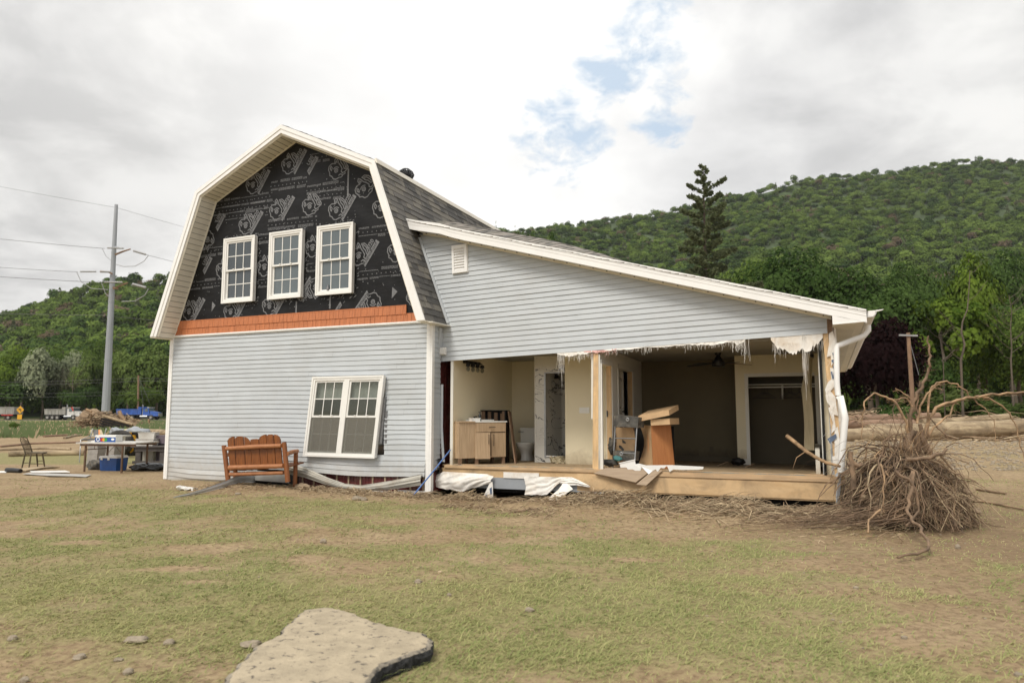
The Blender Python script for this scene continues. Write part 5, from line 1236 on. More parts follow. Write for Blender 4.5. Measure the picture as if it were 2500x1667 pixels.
mb=MB(); mb.box(tu-.225,tu+.225,2.85,3.08,tz+.72,tz+.755); mk('tank_lid',mb,M['porc'],toi,HF)
mb=MB(); mb.box(tu-.26,tu-.14,2.83,2.86,tz+.655,tz+.675); mk('flush_lever',mb,M['metal'],toi,HF)
# plastic film heap by the shower
mb=MB(); g=random.Random(3); a=L(*zb(1430,1380),1.95)
for _ in range(16):
    c=Vector((a[0]+g.uniform(-.12,.22),1.95+g.uniform(-.1,.1),FZ(1.95)+g.uniform(.0,.09))); r_=g.uniform(.03,.08)
    mb.grid(lambda p,q:c+Vector(((p-.5)*r_*2.4,.03*math.sin(p*6+q*5),(q-.5)*r_*2+.02*math.sin(p*9))),4,4,0,False)
mk('plastic_film',mb,M['curtain'],None,HF,label='crumpled clear plastic film heaped at the shower threshold',cat='plastic film')
# --- ceiling fan
fc=Lv(*z5(1190,85),2.65); fan=thing('ceiling_fan','black ceiling fan with drooping blades in the bedroom','ceiling fan',(fc.x,2.65,2.5),HF)
F0=Vector((fc.x,2.65,0)); zc_=fc.z-.02
mb=MB(); mb.tube([F0+Vector((0,0,CZ)),F0+Vector((0,0,CZ-.05))],[.075,.055],14); mb.tube([F0+Vector((0,0,CZ-.04)),F0+Vector((0,0,zc_+.12))],.014,8); mb.tube([F0+Vector((0,0,zc_+.16)),F0+Vector((0,0,zc_+.08)),F0+Vector((0,0,zc_))],[.02,.07,.12],16); mk('downrod',mb,M['black'],fan,HF)
mb=MB(); mb.tube([F0+Vector((0,0,zc_+.02)),F0+Vector((0,0,zc_-.07)),F0+Vector((0,0,zc_-.09))],[.13,.135,.11],18); mk('motor',mb,M['black'],fan,HF)
for k in range(5):
    a=R(20+72*k); d=Vector((math.cos(a),math.sin(a),0)); s_=Vector((-d.y,d.x,0)); dr_=-.03
    mb=MB(); p=F0+Vector((0,0,zc_-.02)); mb.hexa([p+d*.12-s_*.05+Vector((0,0,-.012)),p+d*.12+s_*.05+Vector((0,0,.0)),p+d*.66-s_*.07+Vector((0,0,dr_-.02)),p+d*.66+s_*.07+Vector((0,0,dr_)),p+d*.12-s_*.05+Vector((0,0,-.002)),p+d*.12+s_*.05+Vector((0,0,.01)),p+d*.66-s_*.07+Vector((0,0,dr_-.012)),p+d*.66+s_*.07+Vector((0,0,dr_+.008))]); mk('blade',mb,M['polew'] if k in(0,) else M['black'],fan,HF)
# --- hangers
def hanger(u,v,z,yaw,first=None,label=''):
    if first is None:
        mb=MB(); P=lambda x,y,z_:(u+x,v+y,z+z_)
        mb.tube([P(0,0,.0),P(.02,0,.03),P(0,0,.05),P(-.02,0,.02)],.005,5); mb.tube([P(0,0,.0),P(0,0,-.05)],.005,5); mb.tube([P(0,0,-.05),P(-.19,0,-.17),P(.19,0,-.17),P(0,0,-.05)],.008,5)
        return mk('coat_hanger',mb,M['black'],None,HF,org=(u,v,z),label=label,cat='hanger',group='coat hangers on the closet rod')
    c=first.copy(); link(c); c.matrix_world=HF@Matrix.Translation((u,v,z))@Matrix.Rotation(yaw,4,'Z'); c['label']=label; return c
hz=zr_-.06; hx=lambda x:L(*z5(x,400),3.95)[0]
h0=hanger(hx(1610),3.95,hz,0,None,'leftmost black coat hanger on the closet rod')
for x,ya,lb in ((1635,.5,'black hanger just right of the leftmost one'),(1660,-.4,'third black coat hanger from the left'),(1866,.2,'black coat hanger at the middle of the right bunch'),(1890,-.3,'black hanger next to the rightmost one'),(1965,.05,'rightmost wide black coat hanger')): hanger(hx(x),3.95,hz,ya,h0,lb)
# --- curtain on the right wall
mb=MB()
def cf(a,b):
    z=2.62-1.72*b; wdt=.10+.22*min(1,b*3)+.02*math.sin(b*7); vv=2.35-.5*a*(.3+.7*min(1,b*2.5))
    return Vector((7.02-wdt*(.5+.3*math.sin(a*22+b*2))*.9-.04,vv,z))
mb.grid(cf,60,20,0,True,.004); c_=mk('curtain',mb,M['curtain'],None,HF,label='muddy cream curtain knotted at the top on the bedroom side wall',cat='curtain')
mb=MB(); mb.tube([(6.95,.7,2.68),(6.95,2.7,2.68)],.012,6); mb.ell((6.95,2.72,2.68),(.03,.03,.03),8,6); mb.ell((6.95,2.35,2.66),(.035,.05,.06),8,6); mk('curtain_rod',mb,M['black'],None,HF,label='black curtain rod with ball end above the cream curtain',cat='curtain rod')
mb=MB(); mb.box(6.93,7.0,1.2,3.5,.45,.95); H('low_cabinet_panel',mb,M['drywallw'])
# --- bunk ladder with black cloth shelf, dresser, drawers, trays
def P5(x,y,v): return Lv(*z5(x,y),v)
a0,a1=P5(180,1050,.95),P5(205,700,1.05); b0,b1=P5(385,1050,.75),P5(412,700,.85)
fz=FZ(.9)
lad=thing('shelf_frame','narrow aluminium frame with two black cloth shelves by the middle post','shelf frame',(a0.x,.9,fz),HF)
mb=MB()
a0.z=b0.z=fz+.0
mb.tube([a0,a1],.014,8); mb.tube([b0,b1],.014,8); mk('side_rail',mb,M['metal'],lad,HF)
for f in (.36,.70): mb=MB(); mb.tube([a0.lerp(a1,f),b0.lerp(b1,f)],.012,8); mk('rung',mb,M['metal'],lad,HF)
def clothbox(pts,v0,v1,name):
    mb=MB(); q=[Lv(*z5(*p),v0) for p in pts]; r_=[Lv(*z5(*p),v0) for p in pts]
    mb.add([tuple(p) for p in q]+[(p.x+.05,v1,p.z) for p in r_],[(0,1,2,3),(7,6,5,4),(0,4,5,1),(1,5,6,2),(2,6,7,3),(3,7,4,0)])
    return mk(name,mb,M['fabricg'],lad,HF)
clothbox([(190,598),(428,622),(418,722),(188,706)],.80,1.1,'cloth_shelf'); clothbox([(186,940),(388,950),(378,1040),(180,1030)],.9,1.1,'cloth_shelf')
for (x,y) in ((322,642),(262,968)):
    p=P5(x,y,.77); mb=MB(); mb.tube([p+Vector((0.026*math.cos(t_),-.005,.026*math.sin(t_))) for t_ in [i*6.3/12 for i in range(13)]],.009,6); mk('grommet_ring',mb,M['metal'],lad,HF)
# dresser carcass
dz=fz
dres=thing('dresser','orange brown laminate dresser with warped side panel and pulled drawers','dresser',(4.0,1.0,fz),HF)
q=[P5(545,700,1.05),P5(722,695,1.35),P5(762,1082,1.35),P5(562,1082,1.05)]; 
for p in q[2:]: p.z=fz
mb=MB(); mb.add([tuple(p) for p in q]+[(p.x+.02,p.y+.03,p.z) for p in q],[(0,1,2,3),(7,6,5,4),(0,4,5,1),(1,5,6,2),(2,6,7,3),(3,7,4,0)]); mk('side_panel',mb,M['lamdark'],dres,HF)
mb=MB(); A_=P5(545,700,1.05);B_=P5(565,1082,1.05);B_.z=fz
mb.grid(lambda a,b:Vector((A_.x+(B_.x-A_.x)*b-.30*a+.07*a*math.sin(b*4.2),1.05+.35*a+.05*math.sin(b*3.2)*(a-.2),A_.z+(fz-A_.z)*b)),10,14,0,True,.01); mk('warped_panel',mb,M['cardb'],dres,HF)
mb=MB(); mb.box(A_.x-.42,A_.x-.38,1.25,1.3,fz,A_.z); mb.box(A_.x-.40,A_.x+.35,1.45,1.47,fz,A_.z-.02,1); mb.box(A_.x-.1,A_.x-.07,1.2,1.24,fz,A_.z-.05); mk('carcass',mb,[M['lamdark'],M['dark']],dres,HF)
mb=MB(); mb.grid(lambda a,b:Vector((A_.x-.38-.35*a+.04*math.sin(b*5),1.2-.05*a,A_.z-.04+(fz-A_.z+.04)*b)),8,10,0,True,.01); mk('back_panel',mb,M['cardb'],dres,HF)
def box4(name,label,pts,v0,dvv,dz_,m,cat='drawer',tilt=0):
    P=[Lv(*z5(*p),v0) for p in pts]; mb=MB(); n=4
    off_=Vector((.10,dvv,dz_))
    mb.add([tuple(p) for p in P]+[tuple(p+off_) for p in P],[(0,1,2,3),(7,6,5,4),(0,4,5,1),(1,5,6,2),(2,6,7,3),(3,7,4,0)])
    i_=[P[0].lerp(P[2],.06),P[1].lerp(P[3],.06)]
    return mk(name,mb,m,None,HF,label=label,cat=cat)
box4('drawer','lower pale drawer tray stacked on the orange dresser',[(540,642),(725,630),(728,690),(545,700)],1.0,.40,.0,M['cardb'])
box4('drawer','tilted pale drawer lying on top of the stacked trays',[(424,608),(716,552),(722,602),(430,662)],.95,.42,.10,M['cardb'])
mb=MB(); pz=Lv(*z5(470,580),1.0); 
# clutter at the frame's foot
def clutter(name,label,cat,cx,cy,v,rx,rz_,m,seed,n=6,drop_=True):
    g=random.Random(seed); c=P5(cx,cy,v); mb=MB(); ph=[g.uniform(0,6) for _ in range(4)]
    mb.ell((c.x,v,max(c.z,fz+rz_*.5)),(rx,rx*.7,rz_),14,9,0,lambda d:1+.28*math.sin(d.x*5+ph[0])*math.sin(d.z*6+ph[1])+.15*math.sin(d.y*9+d.z*7+ph[2]))
    return mk(name,mb,m,None,HF,label=label,cat=cat)
clutter('cloth','crumpled teal cloth at the foot of the aluminium frame','cloth',228,1015,.72,.085,.05,M['teal'],1)
clutter('cloth','dark striped cloth bundle hanging behind the aluminium frame','cloth',270,880,1.25,.13,.16,M['fabricg'],2)
clutter('cloth','dark muddy cloth heap left of the frame foot','cloth',150,1055,.8,.16,.06,M['fabricg'],4)
clutter('cloth','small dark cloth scrap against the frame side','cloth',170,900,1.1,.07,.16,M['fabricg'],8)
mb=MB(); c=P5(320,1040,.62); rot=Matrix.Rotation(R(-14),3,'Y')@Matrix.Rotation(R(20),3,'Z'); mb.box(c.x-.14,c.x+.14,.55,.72,fz+.02,fz+.15,0,rot); mb.box(c.x-.15,c.x+.15,.54,.73,fz+.145,fz+.16,0,rot,(c.x,.64,fz+.085)); mk('plastic_tub',mb,M['winwhite'],None,HF,label='small white plastic tub tipped over on the floor edge',cat='tub')
mb=MB()
for (x,y,l_,a_) in ((1200,1010,.35,20),(1480,1000,.25,-30),(900,1075,.2,10),(870,1070,.12,70)):
    c=P5(x,y,2.6 if x>1000 else .9); c.z=FZ(c.y)+.03; d=Vector((math.cos(R(a_)),.2,.4)); mb.tube([c-d*l_/2,c+d*l_/2],.010,5)
mk('floor_sticks',mb,M['twig'],None,HF,label='thin sticks washed onto the bedroom floor',cat='sticks',kind='stuff')
clutter('shoe','dark muddy shoe on the bedroom floor by the closet corner','shoe',1380,1045,3.2,.13,.07,M['black'],6)
# torn jagged white sheet and plank flooring over the edge
mb=MB(); J=[(300,1095),(430,1070),(500,1088),(740,1086),(860,1092),(1050,1102),(1045,1122),(1000,1128),(840,1130),(760,1125),(725,1150),(700,1092),(670,1115),(640,1110),(610,1150),(590,1125),(560,1140),(530,1170),(455,1100),(420,1130),(330,1130)]
def jag(poly,v): 
    top=[p for p in poly]; P=[Lv(*z5(*p),v) for p in top]; P=[Vector((p.x,v+.10*(0 if p.z>FZ(.3)-.02 else -.4),p.z+.012)) for p in P]; return P
P=jag(J,.27); n=len(P); 
import mathutils
tri=mathutils.geometry.tessellate_polygon([P]); mb.add([tuple(p) for p in P]+[(p.x,p.y+.004,p.z+.003) for p in P],[tuple(t_) for t_ in tri]+[tuple(i+n for i in t_[::-1]) for t_ in tri]); mk('torn_sheet',mb,M['winwhite'],None,HF,label='jagged torn white sheet over the floor edge by the dresser',cat='sheet')
mb=MB(); c=P5(415,1095,.3); mb.box(c.x-.07,c.x+.07,.26,.40,FZ(.3),FZ(.3)+.09,0,Matrix.Rotation(R(25),3,'Y')); mk('carton',mb,M['winwhite'],None,HF,label='small crumpled white carton on the jagged white sheet',cat='carton')
def plank(name,label,pts):
    P=[]; 
    for x,y in pts:
        p=Lv(*z5(x,y),.28); hang=max(0,FZ(.3)-p.z); P.append(Lv(*z5(x,y),.28-hang*.55))
    for p in P: p.z+=.02
    mb=MB(); n=len(P); mb.add([tuple(p) for p in P]+[(p.x,p.y+.003,p.z-.012) for p in P],[tuple(range(n)),tuple(range(2*n-1,n-1,-1))]+[(i,i+n,(i+1)%n+n,(i+1)%n) for i in range(n)]); mk(name,mb,M['plank'],None,HF,label=label,cat='floorboards')
plank('floor_planks','wide strip of brown plank flooring bent down over the floor edge',[(0,1165),(110,1115),(300,1112),(520,1120),(560,1130),(400,1252),(220,1212),(100,1185)])
plank('floor_planks','narrow brown plank flooring piece pointing down below the white sheet',[(560,1140),(660,1138),(620,1170),(500,1282),(405,1272)])
# ---------------- bench in front of the wall ----------------
bz=float(gz(*(HF@Vector((-4.3,-.7,0))).xy))
ben=thing('log_bench','varnished orange brown log bench seen from behind, leaning at the pale blue wall','bench',(-4.45,-.75,bz),HF)
BV=-.85
def B(x,y,v=BV): return Lv(*z3(x,y),v)
def bt(name,pts,r_,m,n=10):
    mb=MB(); mb.tube(pts,r_,n,0); return mk(name,mb,M[m],ben,HF)
bt('post',[B(578,903),B(610,1160)],[.048,.052],'benchpost'); bt('post',[B(1010,880),B(1037,1165)],[.048,.05],'benchpost')
bt('rail',[B(596,925,BV-.05),B(800,912,BV-.06),B(992,905,BV-.05)],[.040,.048,.042],'benchlog'); bt('rail',[B(618,1062,BV-.05),B(1005,1050,BV-.05)],[.052,.046],'benchlog'); bt('rail',[B(622,1110,BV-.0),B(1008,1098,BV-.0)],[.042,.038],'benchlog')
bd=[(603,648,652,626,845,838),(656,716,672,720,838,836),(722,765,722,775,845,880),(768,826,780,838,862,858),(830,878,842,896,855,826),(882,934,900,950,822,824),(938,980,953,1003,826,850)]
for i,(xa,xb,xc,xd,ya,yb_) in enumerate(bd):
    xa2,xb2=xa+(18 if i<1 else 16),xb+17; yb2=1085-i*3
    xb-=3; mb=MB(); tops=[(xa,ya+14),(xa+(xb-xa)*.33,min(ya,yb_)+((ya-min(ya,yb_)))*.5+2),(xa+(xb-xa)*.7,min(ya,yb_)+(yb_-min(ya,yb_))*.5),(xb,yb_+6)]
    if i==0: tops=[(603,868),(615,850),(632,842),(648,838)]
    if i==2: tops=[(722,842),(738,848),(752,862),(765,882)]
    if i==3: tops=[(768,862),(785,857),(806,856),(826,858)]
    if i==4: tops=[(830,852),(845,835),(860,828),(878,824)]
    if i==6: tops=[(938,824),(955,828),(970,840),(980,862)]
    pts=[B(*p) for p in tops]+[B(xb2,yb2),B(xa2,yb2)]
    n=len(pts); mb.add([tuple(p) for p in pts]+[(p.x,p.y+.03,p.z) for p in pts],[tuple(range(n)),tuple(range(2*n-1,n-1,-1))]+[(k,k+n,(k+1)%n+n,(k+1)%n) for k in range(n)]); mk('back_board',mb,M['bench'],ben,HF)
# seat and arm towards the wall
s0,s1=B(618,1070),B(1010,1058)
mb=MB()
for k in range(4): v0=BV+.06+k*.13; mb.hexa([(s0.x,v0,s0.z-.02+k*.015),(s1.x,v0,s1.z-.02+k*.015),(s0.x+.02,v0+.115,s0.z-.01+k*.015),(s1.x+.02,v0+.115,s1.z-.01+k*.015)]+[(a,b,c+.03) for a,b,c in [(s0.x,v0,s0.z-.02+k*.015),(s1.x,v0,s1.z-.02+k*.015),(s0.x+.02,v0+.115,s0.z-.01+k*.015),(s1.x+.02,v0+.115,s1.z-.01+k*.015)]])
mk('seat',mb,M['bench'],ben,HF)
for x0,y0 in ((1030,965),(590,975)):
    p=B(x0,y0); q_=p+Vector((-.15,.44,.03)); bt('armrest',[p,p+Vector((-.08,.25,.03)),q_+Vector((-.02,.06,0))],[.04,.045,.045],'benchlog'); bt('leg',[Vector((q_.x,q_.y,bz-.03)),q_],[.045,.045],'benchpost')
mb=MB()
for k in range(22):
    x=628+k*17; p=B(x,1092,BV+.08); mb.tube([p+Vector((-.03,0,.004)),p+Vector((.03,0,-.004+.006*(k%2)))],.003,4)
mb.tube([B(622,1086,BV+.06),B(1008,1074,BV+.06)],.004,5); mb.tube([B(622,1096,BV+.12),B(1008,1086,BV+.12)],.004,5); mk('seat_spring',mb,M['dark'],ben,HF)
# ---------------- loose things on the ground ----------------
g_=lambda x,y:float(gz(x,y))
def G(x,y,z=None):      # ground point seen at column x, row y
    p=W(x,y,0); 
    for _ in range(3): p=W(x,y,g_(p.x,p.y))
    return p
# torn siding sheet lying below the bench
a=G(*z3(215,1285)); b=G(*z3(1245,1180)); e=(b-a)
mb=MB()
def ts(p,q):
    c=a.lerp(b,p)+Vector((0,-.10*math.sin(p*2.4),0)); wdt=(.02+.28*min(1,p*1.5)); up=Vector((0,.35,.94))
    zc_=g_(c.x,c.y)+.015
    return Vector((c.x,c.y,zc_))+up*wdt*q+Vector((0,.05*math.sin(q*9),0))
mb.grid(ts,36,8,0,True,.005); mk('siding_sheet',mb,M['siding'],label='long curled pale green blue siding strip lying below the bench',cat='siding strip')
mb=MB(); c=G(*z3(310,1225)); mb.grid(lambda p,q:c+Vector((-.17+.34*p+.02*math.sin(q*9),.09*math.cos(q*4)+.03*math.sin(p*13+q*5),.015+(.085-.06*p)*math.sin(q*3.1)+.018*math.sin(p*17+q*8))),14,14,0,False,.004); mk('metal_scrap',mb,M['white'],label='crumpled white scrap on the mud left of the bench',cat='scrap')
# blue rod leaning on the corner board
p0=Lv(*zt(545,140),.12); p1=G(*z3(1925,1275)); mb=MB(); mb.tube([HF@p0,(HF@p0).lerp(p1,.5)+Vector((0,0,-.01)),p1],.014,8); mk('rod',mb,mat('blue_rod',(.08,.17,.42),.45,.1,5),label='blue plastic rod leaning from the ground against the opening',cat='rod')
mb=MB(); 
for x,y in ((2215,430),(2218,520)):
    p=Lv(*zc(520,1020,4.055)(x,y),.2); mb.tube([p+Vector((0,0,0)),p+Vector((.0,.25,0))],[.055,.055],12,0,False); mb.tube([p+Vector((0,.1,0)),p+Vector((0,.12,0))],.05,12)
H('drain_pipe',mb,M['black'])
# stones
def stone(name,label,x,y,wS,hS,m='stone',seed=0,cat='stone',group=None):
    p=G(x,y+hS/2); s=p.y/FS; g=random.Random(seed); ph=[g.uniform(0,6) for _ in range(4)]; mb=MB()
    mb.ell((p.x,p.y,p.z+hS*s*.30),(wS*s/2,wS*s*.4,hS*s*.62),12,8,0,lambda d:1+.16*math.sin(d.x*3+ph[0])+.10*math.sin(d.y*5+d.z*4+ph[1])+.05*math.sin(d.x*11+ph[2]),sm=False)
    return mk(name,mb,M[m],label=label,cat=cat,group=group)
zf=zc(0,1180,1.8092)
for i,(x,y,ws,hs,lb) in enumerate([(600,685,48,15,'angular pale stone left of the broken slab'),(745,698,28,13,'small rounded stone between two larger pale stones'),(1105,705,46,17,'elongated tilted stone touching the slab left edge'),(565,828,28,12,'pale stone near the lower left slab corner'),(350,762,34,10,'flat half buried stone in the lower left lawn'),(525,775,20,9,'tiny stone in the lower left lawn'),(1428,252,14,12,'small pointed stone in the lawn below the sagging strip'),(1848,430,22,9,'small flat stone right above the slab'),(55,680,26,12,'pale stone at the left edge of the lawn'),(110,865,24,12,'pale stone in the bottom left corner'),(2340,555,22,10,'flat stone in the middle of the lawn'),(1985,490,12,7,'pebble right of the slab')]): stone('stone',lb,*zf(x,y),ws,hs,seed=i)
for i,(x,y,ws,hs,lb) in enumerate([(1440,790,30,10,'pale stone in the debris under the sagging strip'),(1500,800,20,8,'small pebble beside the pale stone under the sagging strip'),(250,745,14,6,'flat stone at the end of the siding sheet')]): stone('stone',lb,*zc(520,1020,4.055)(x,y),ws,hs,seed=40+i)
stone('stone','pale stone by the tyre track at far right',*z6(1162,1410),14,10,seed=60)
stone('mud_clod','rounded brown mud clod resting on the siding sheet',*z3(1150,1195),38,14,'mudd',seed=61,cat='clod')
# broken slab in the foreground
zo=[(520,1700),(565,1667-30),(625,1575),(678,1548),(704,1520),(746,1484),(800,1478),(826,1484),(852,1490),(905,1513),(990,1535),(1040,1545),(1057,1560),(1050,1580),(1000,1598),(960,1612),(930,1625),(905,1655),(880,1720)]
TOPZ=.10
top=[W(x,y,TOPZ) for x,y in [(x,y) for x,y in zo]]
mb=MB(); G2=random.Random(5); ring=[]
for i in range(len(top)):
    a=top[i];b=top[(i+1)%len(top)]
    if i==len(top)-1: ring.append(a); continue
    k=max(1,int((b-a).length/.035))
    for j in range(k): ring.append(a.lerp(b,j/k)+Vector((G2.uniform(-.012,.012),G2.uniform(-.012,.012),0)))
cen=sum(ring,Vector())/len(ring); n=len(ring)
vs=[];layers=[(1.0,0.,0),(1.012,-.03,0),(1.0,-.06,0),(.985,-.09,0),(.97,-.16,0)]
inner=[(.97,.006),(.85,.012),(.6,.014),(.3,.010)]
allr=[(f,d) for f,d in [(.3,.0),(.6,.004),(.85,.0),(.95,-.003)]]
rings=[]
for f,d in allr: rings.append([cen.lerp(p,f)+Vector((0,0,d+.006*vnoise(p.x*f,p.y*f,6,3,2))) for p in ring])
for f,d,_ in layers:
    rings.append([cen.lerp(p,f+G2.uniform(-.008,.008))+Vector((0,0,d-.012+G2.uniform(-.004,.004))) for p in ring])
vs=[cen]+[p for r_ in rings for p in r_]
fs=[(0,1+i,1+(i+1)%n) for i in range(n)]; mb.add(vs,fs,0,True)
o=0
for k in range(len(rings)-1):
    for i in range(n):
        mb.f.append((1+k*n+i,1+(k+1)*n+i,1+(k+1)*n+(i+1)%n,1+k*n+(i+1)%n)); mb.m.append(2 if k==3 else (0 if k<4 else 1)); mb.s.append(k<4)
mk('asphalt_slab',mb,[M['slabtop'],M['asph'],M['slabrim']],label='broken mud caked asphalt slab with black edge in the foreground lawn',cat='slab')
# straw, twigs and flood trash along the house: uncountable
def tw(mb,c,l,r_,g,m=0,el=.35,az=None):
    a=g.uniform(0,6.28) if (az is None or g.random()<.55) else az+g.uniform(-.6,.6); e=g.uniform(-.12,el); d=Vector((math.cos(a)*math.cos(e),math.sin(a)*math.cos(e),math.sin(e)))
    k=Vector((g.uniform(-1,1),g.uniform(-1,1),g.uniform(-.3,1)))*l*.16
    mb.tube([c-d*l/2,c+k,c+d*l/2+k*.3],[r_,r_*.9,r_*.4],3,m,False,False)
mb=MB(); g=random.Random(19)
def litter(n,u0,u1,v0,v1,hz_,l0,l1,az=None,mprob=.5,r0=.003,r1=.009):
    for _ in range(n):
        u=g.uniform(u0,u1); v=g.gauss((v0+v1)/2,(v1-v0)/3.2); p=HF@Vector((u,v,0)); x=max(0,1-abs(v-(v0+v1)/2)/(v1-v0)*1.3)
        dens=float(vnoise(u,v,1.7,77,3)); 
        if g.random()>dens*1.7: continue
        p.z=g_(p.x,p.y)+g.random()**1.6*hz_*x*dens*1.4; tw(mb,p,g.uniform(l0,l1),g.uniform(r0,r1),g,0 if g.random()<mprob else 1,.6,az)
litter(4600,2.9,7.5,-.95,.1,.30,.08,.35,-TH,.35); litter(1100,4.4,8.,-1.3,-.3,.14,.1,.6,-TH-.1,.35); litter(1900,-2.6,.9,-.85,-.15,.12,.06,.22,None,.35); litter(500,-4.9,-3.2,-1.2,-.6,.09,.05,.2); litter(500,-3.2,-1.4,-.6,-.2,.07,.05,.2)
litter(1800,.2,3.4,-1.0,.15,.16,.08,.35,.2,.4); litter(500,1.1,3.2,-1.9,-1.2,.08,.05,.18,.3); litter(350,-6,8,-2.6,-.5,.01,.04,.16)
litter(260,3.6,4.6,.0,.25,.30,.05,.3,None,.6); litter(160,3.05,3.7,.22,.35,.42,.05,.2)
mk('flood_debris',mb,[M['twig'],M['twigl']],label='matted straw, twigs and flood trash along the foot of the house',cat='debris',kind='stuff')
for i,(pts,r_,lb) in enumerate([([zq(1720,1420),zq(1900,1395),zq(2050,1385),zq(2110,1350)],.028,'reddish branch lying under the platform end'),([z4(860,1450),z4(1050,1420),z4(1180,1330),z4(1400,1290)],.014,'long thin branch lying before the draped white sheet')]):
    mb=MB(); P=[G(*p)+Vector((0,0,r_)) for p in pts]; mb.tube(P,[r_*(1-.2*k) for k in range(len(P))],7); mk('branch',mb,M['root'],label=lb,cat='branch')
mb=MB(); P=[HF@Lv(*z6(*p),v) for p,v in (((475,945),-.1),((400,925),.2),((340,895),.5),((280,858),.75),((215,805),.95),((170,770),1.1))]; mb.tube(P,[.022,.026,.028,.031,.034,.036],8)
P2=[P[3],HF@Lv(*z6(225,895),.7),HF@Lv(*z6(203,960),.7)]; mb.tube(P2,[.008,.006,.003],5); mk('branch',mb,M['rootl'],label='broken pale branch reaching into the opening at the corner post',cat='branch')
# ---------------- uprooted root mass at the right ----------------
RY=10.1; cx=(2215-1250)/FS*RY
rb=thing('uprooted_roots','huge tangle of uprooted roots by the right corner of the house','uprooted roots',(cx,RY,g_(cx,RY)))
g=random.Random(41)
mb=MB(); mb.ell((cx,RY+.15,.42),(.62,.5,.52),18,12,0,lambda d:1+.2*math.sin(d.x*6+1)*math.sin(d.z*5)+.12*math.sin(d.y*9+d.x*4)); mk('root_ball',mb,mat('root_soil',(.07,.047,.03),.95,.4,8,bump=1,bscale=12),rb)
def P6(x,y,dep=RY): return D(*z6(x,y),dep)
mb=MB(); 
def droop(mb,n,spr,m=0):
    for _ in range(n):
        a=g.uniform(0,6.283); r0=g.uniform(.0,.55)*spr; h=g.uniform(.45,1.08); p=Vector((cx-.08+.74*r0*math.cos(a),RY+.1+r0*.8*math.sin(a),h*(1-.25*r0)))
        d=Vector((math.cos(a)*1.0,math.sin(a)*.8,g.uniform(-.2,.5))); q=[p.copy()]; ln=g.uniform(.5,1.35); st=ln/7
        for s in range(7):
            d+=Vector((g.uniform(-.75,.75),g.uniform(-.6,.6),-.36+g.uniform(-.5,.45))); d.normalize(); p=p+d*st
            if p.z<.02: p.z=.02+g.uniform(0,.03); d.z=0
            q.append(p.copy())
        r_=g.choice((.004,.005,.007,.010,.018)); mb.tube(q,[r_*(1-.75*k/7) for k in range(8)],4,m,False)
droop(mb,520,1.05,0); droop(mb,170,1.05,1); droop(mb,120,1.05,2); droop(mb,240,.95,3)
for _ in range(100):   # flat roots swept to the left along the ground
    u=g.uniform(.2,2.4)**1.0; p=Vector((cx-.2-g.uniform(0,.5),RY-.45+g.uniform(-.35,.5),g.uniform(.02,.5))); q=[p.copy()]; yv=g.uniform(-.12,.16)
    for s in range(7):
        p=p+Vector((-u/7,yv*u/3+g.uniform(-.05,.05),-p.z*.25+g.uniform(0,.03))); p.z=max(p.z,g_(p.x,p.y)+.01); q.append(p.copy())
    r_=g.choice((.004,.006,.009,.012)); mb.tube(q,[r_*(1-.7*k/7) for k in range(8)],4,0,False)
for _ in range(90):
    p=Vector((cx+g.uniform(-.35,.2),RY+g.uniform(-.25,.25),g.uniform(.8,1.05))); q=[p.copy()]; d=Vector((g.uniform(-.5,.6),g.uniform(-.4,.3),1)); ln=g.uniform(.2,.75)
    for s in range(5): d+=Vector((g.uniform(-.4,.4),g.uniform(-.3,.3),g.uniform(-.4,.15))); p=p+d.normalized()*ln/5; q.append(p.copy())
    r_=g.choice((.003,.005,.008)); mb.tube(q,[r_*(1-.7*k/5) for k in range(6)],4,g.choice((0,2)),False)
mk('fine_roots',mb,[M['root'],M['twigl'],M['rootl'],mat('dark_root',(.10,.065,.042),.9,.3,5)],rb,kind='stuff')
mb=MB()
for _ in range(120):
    a=g.uniform(0,6.283); r0=g.random()**.5*.85; rr=g.uniform(.02,.075); mb.ell((cx+r0*math.cos(a),RY+r0*.7*math.sin(a),g.uniform(.02,1.)*(1.05-.7*r0)),(rr,rr*.8,rr*.6),7,5,0,lambda d:1+.25*math.sin(d.x*5+d.z*7+a),False)
mk('soil_clods',mb,M['mudd'],rb,kind='stuff')
mb=MB()
for _ in range(4200):   # hair roots filling the mass
    a=g.uniform(0,6.283); r0=g.random()**.6*1.0; p=Vector((cx-.08+r0*.76*math.cos(a),RY+r0*.75*math.sin(a),g.uniform(.05,1.05)*(1.05-.7*r0**1.5)+.03)); tw(mb,p,g.uniform(.10,.55),g.uniform(.0012,.004),g,g.choice((0,0,1,2)),1.5)
mk('hair_roots',mb,[M['root'],M['twig'],M['twigl']],rb,kind='stuff')
def arc(pts,r0,r1,m='rootl',dep=None,name='arching_root',hair=True):
    P=[P6(x,y,(dep[i] if dep else RY)) for i,(x,y) in enumerate(pts)]
    Q=[]
    for i in range(len(P)-1):
        for k in range(3): Q.append(P[i].lerp(P[i+1],k/3)+Vector((g.uniform(-.018,.018),g.uniform(-.02,.02),g.uniform(-.018,.018))))
    Q.append(P[-1]); n=len(Q); mb=MB(); mb.tube(Q,[r0+(r1-r0)*i/(n-1) for i in range(n)],7)
    if hair:
        for _ in range(n*2):
            q=g.choice(Q); tw(mb,q+Vector((g.uniform(-.02,.02),0,-.04)),g.uniform(.06,.22),.002,g,0,.3,)
    return mk(name,mb,M[m],rb)
arc([(895,800),(890,700),(895,600),(925,520),(960,460),(995,400),(990,345),(1002,290),(988,240),(990,190)],.030,.010,'root')
arc([(885,790),(860,700),(800,570),(740,540),(670,520),(620,568),(611,640),(610,700),(604,790)],.022,.005,'rootl')
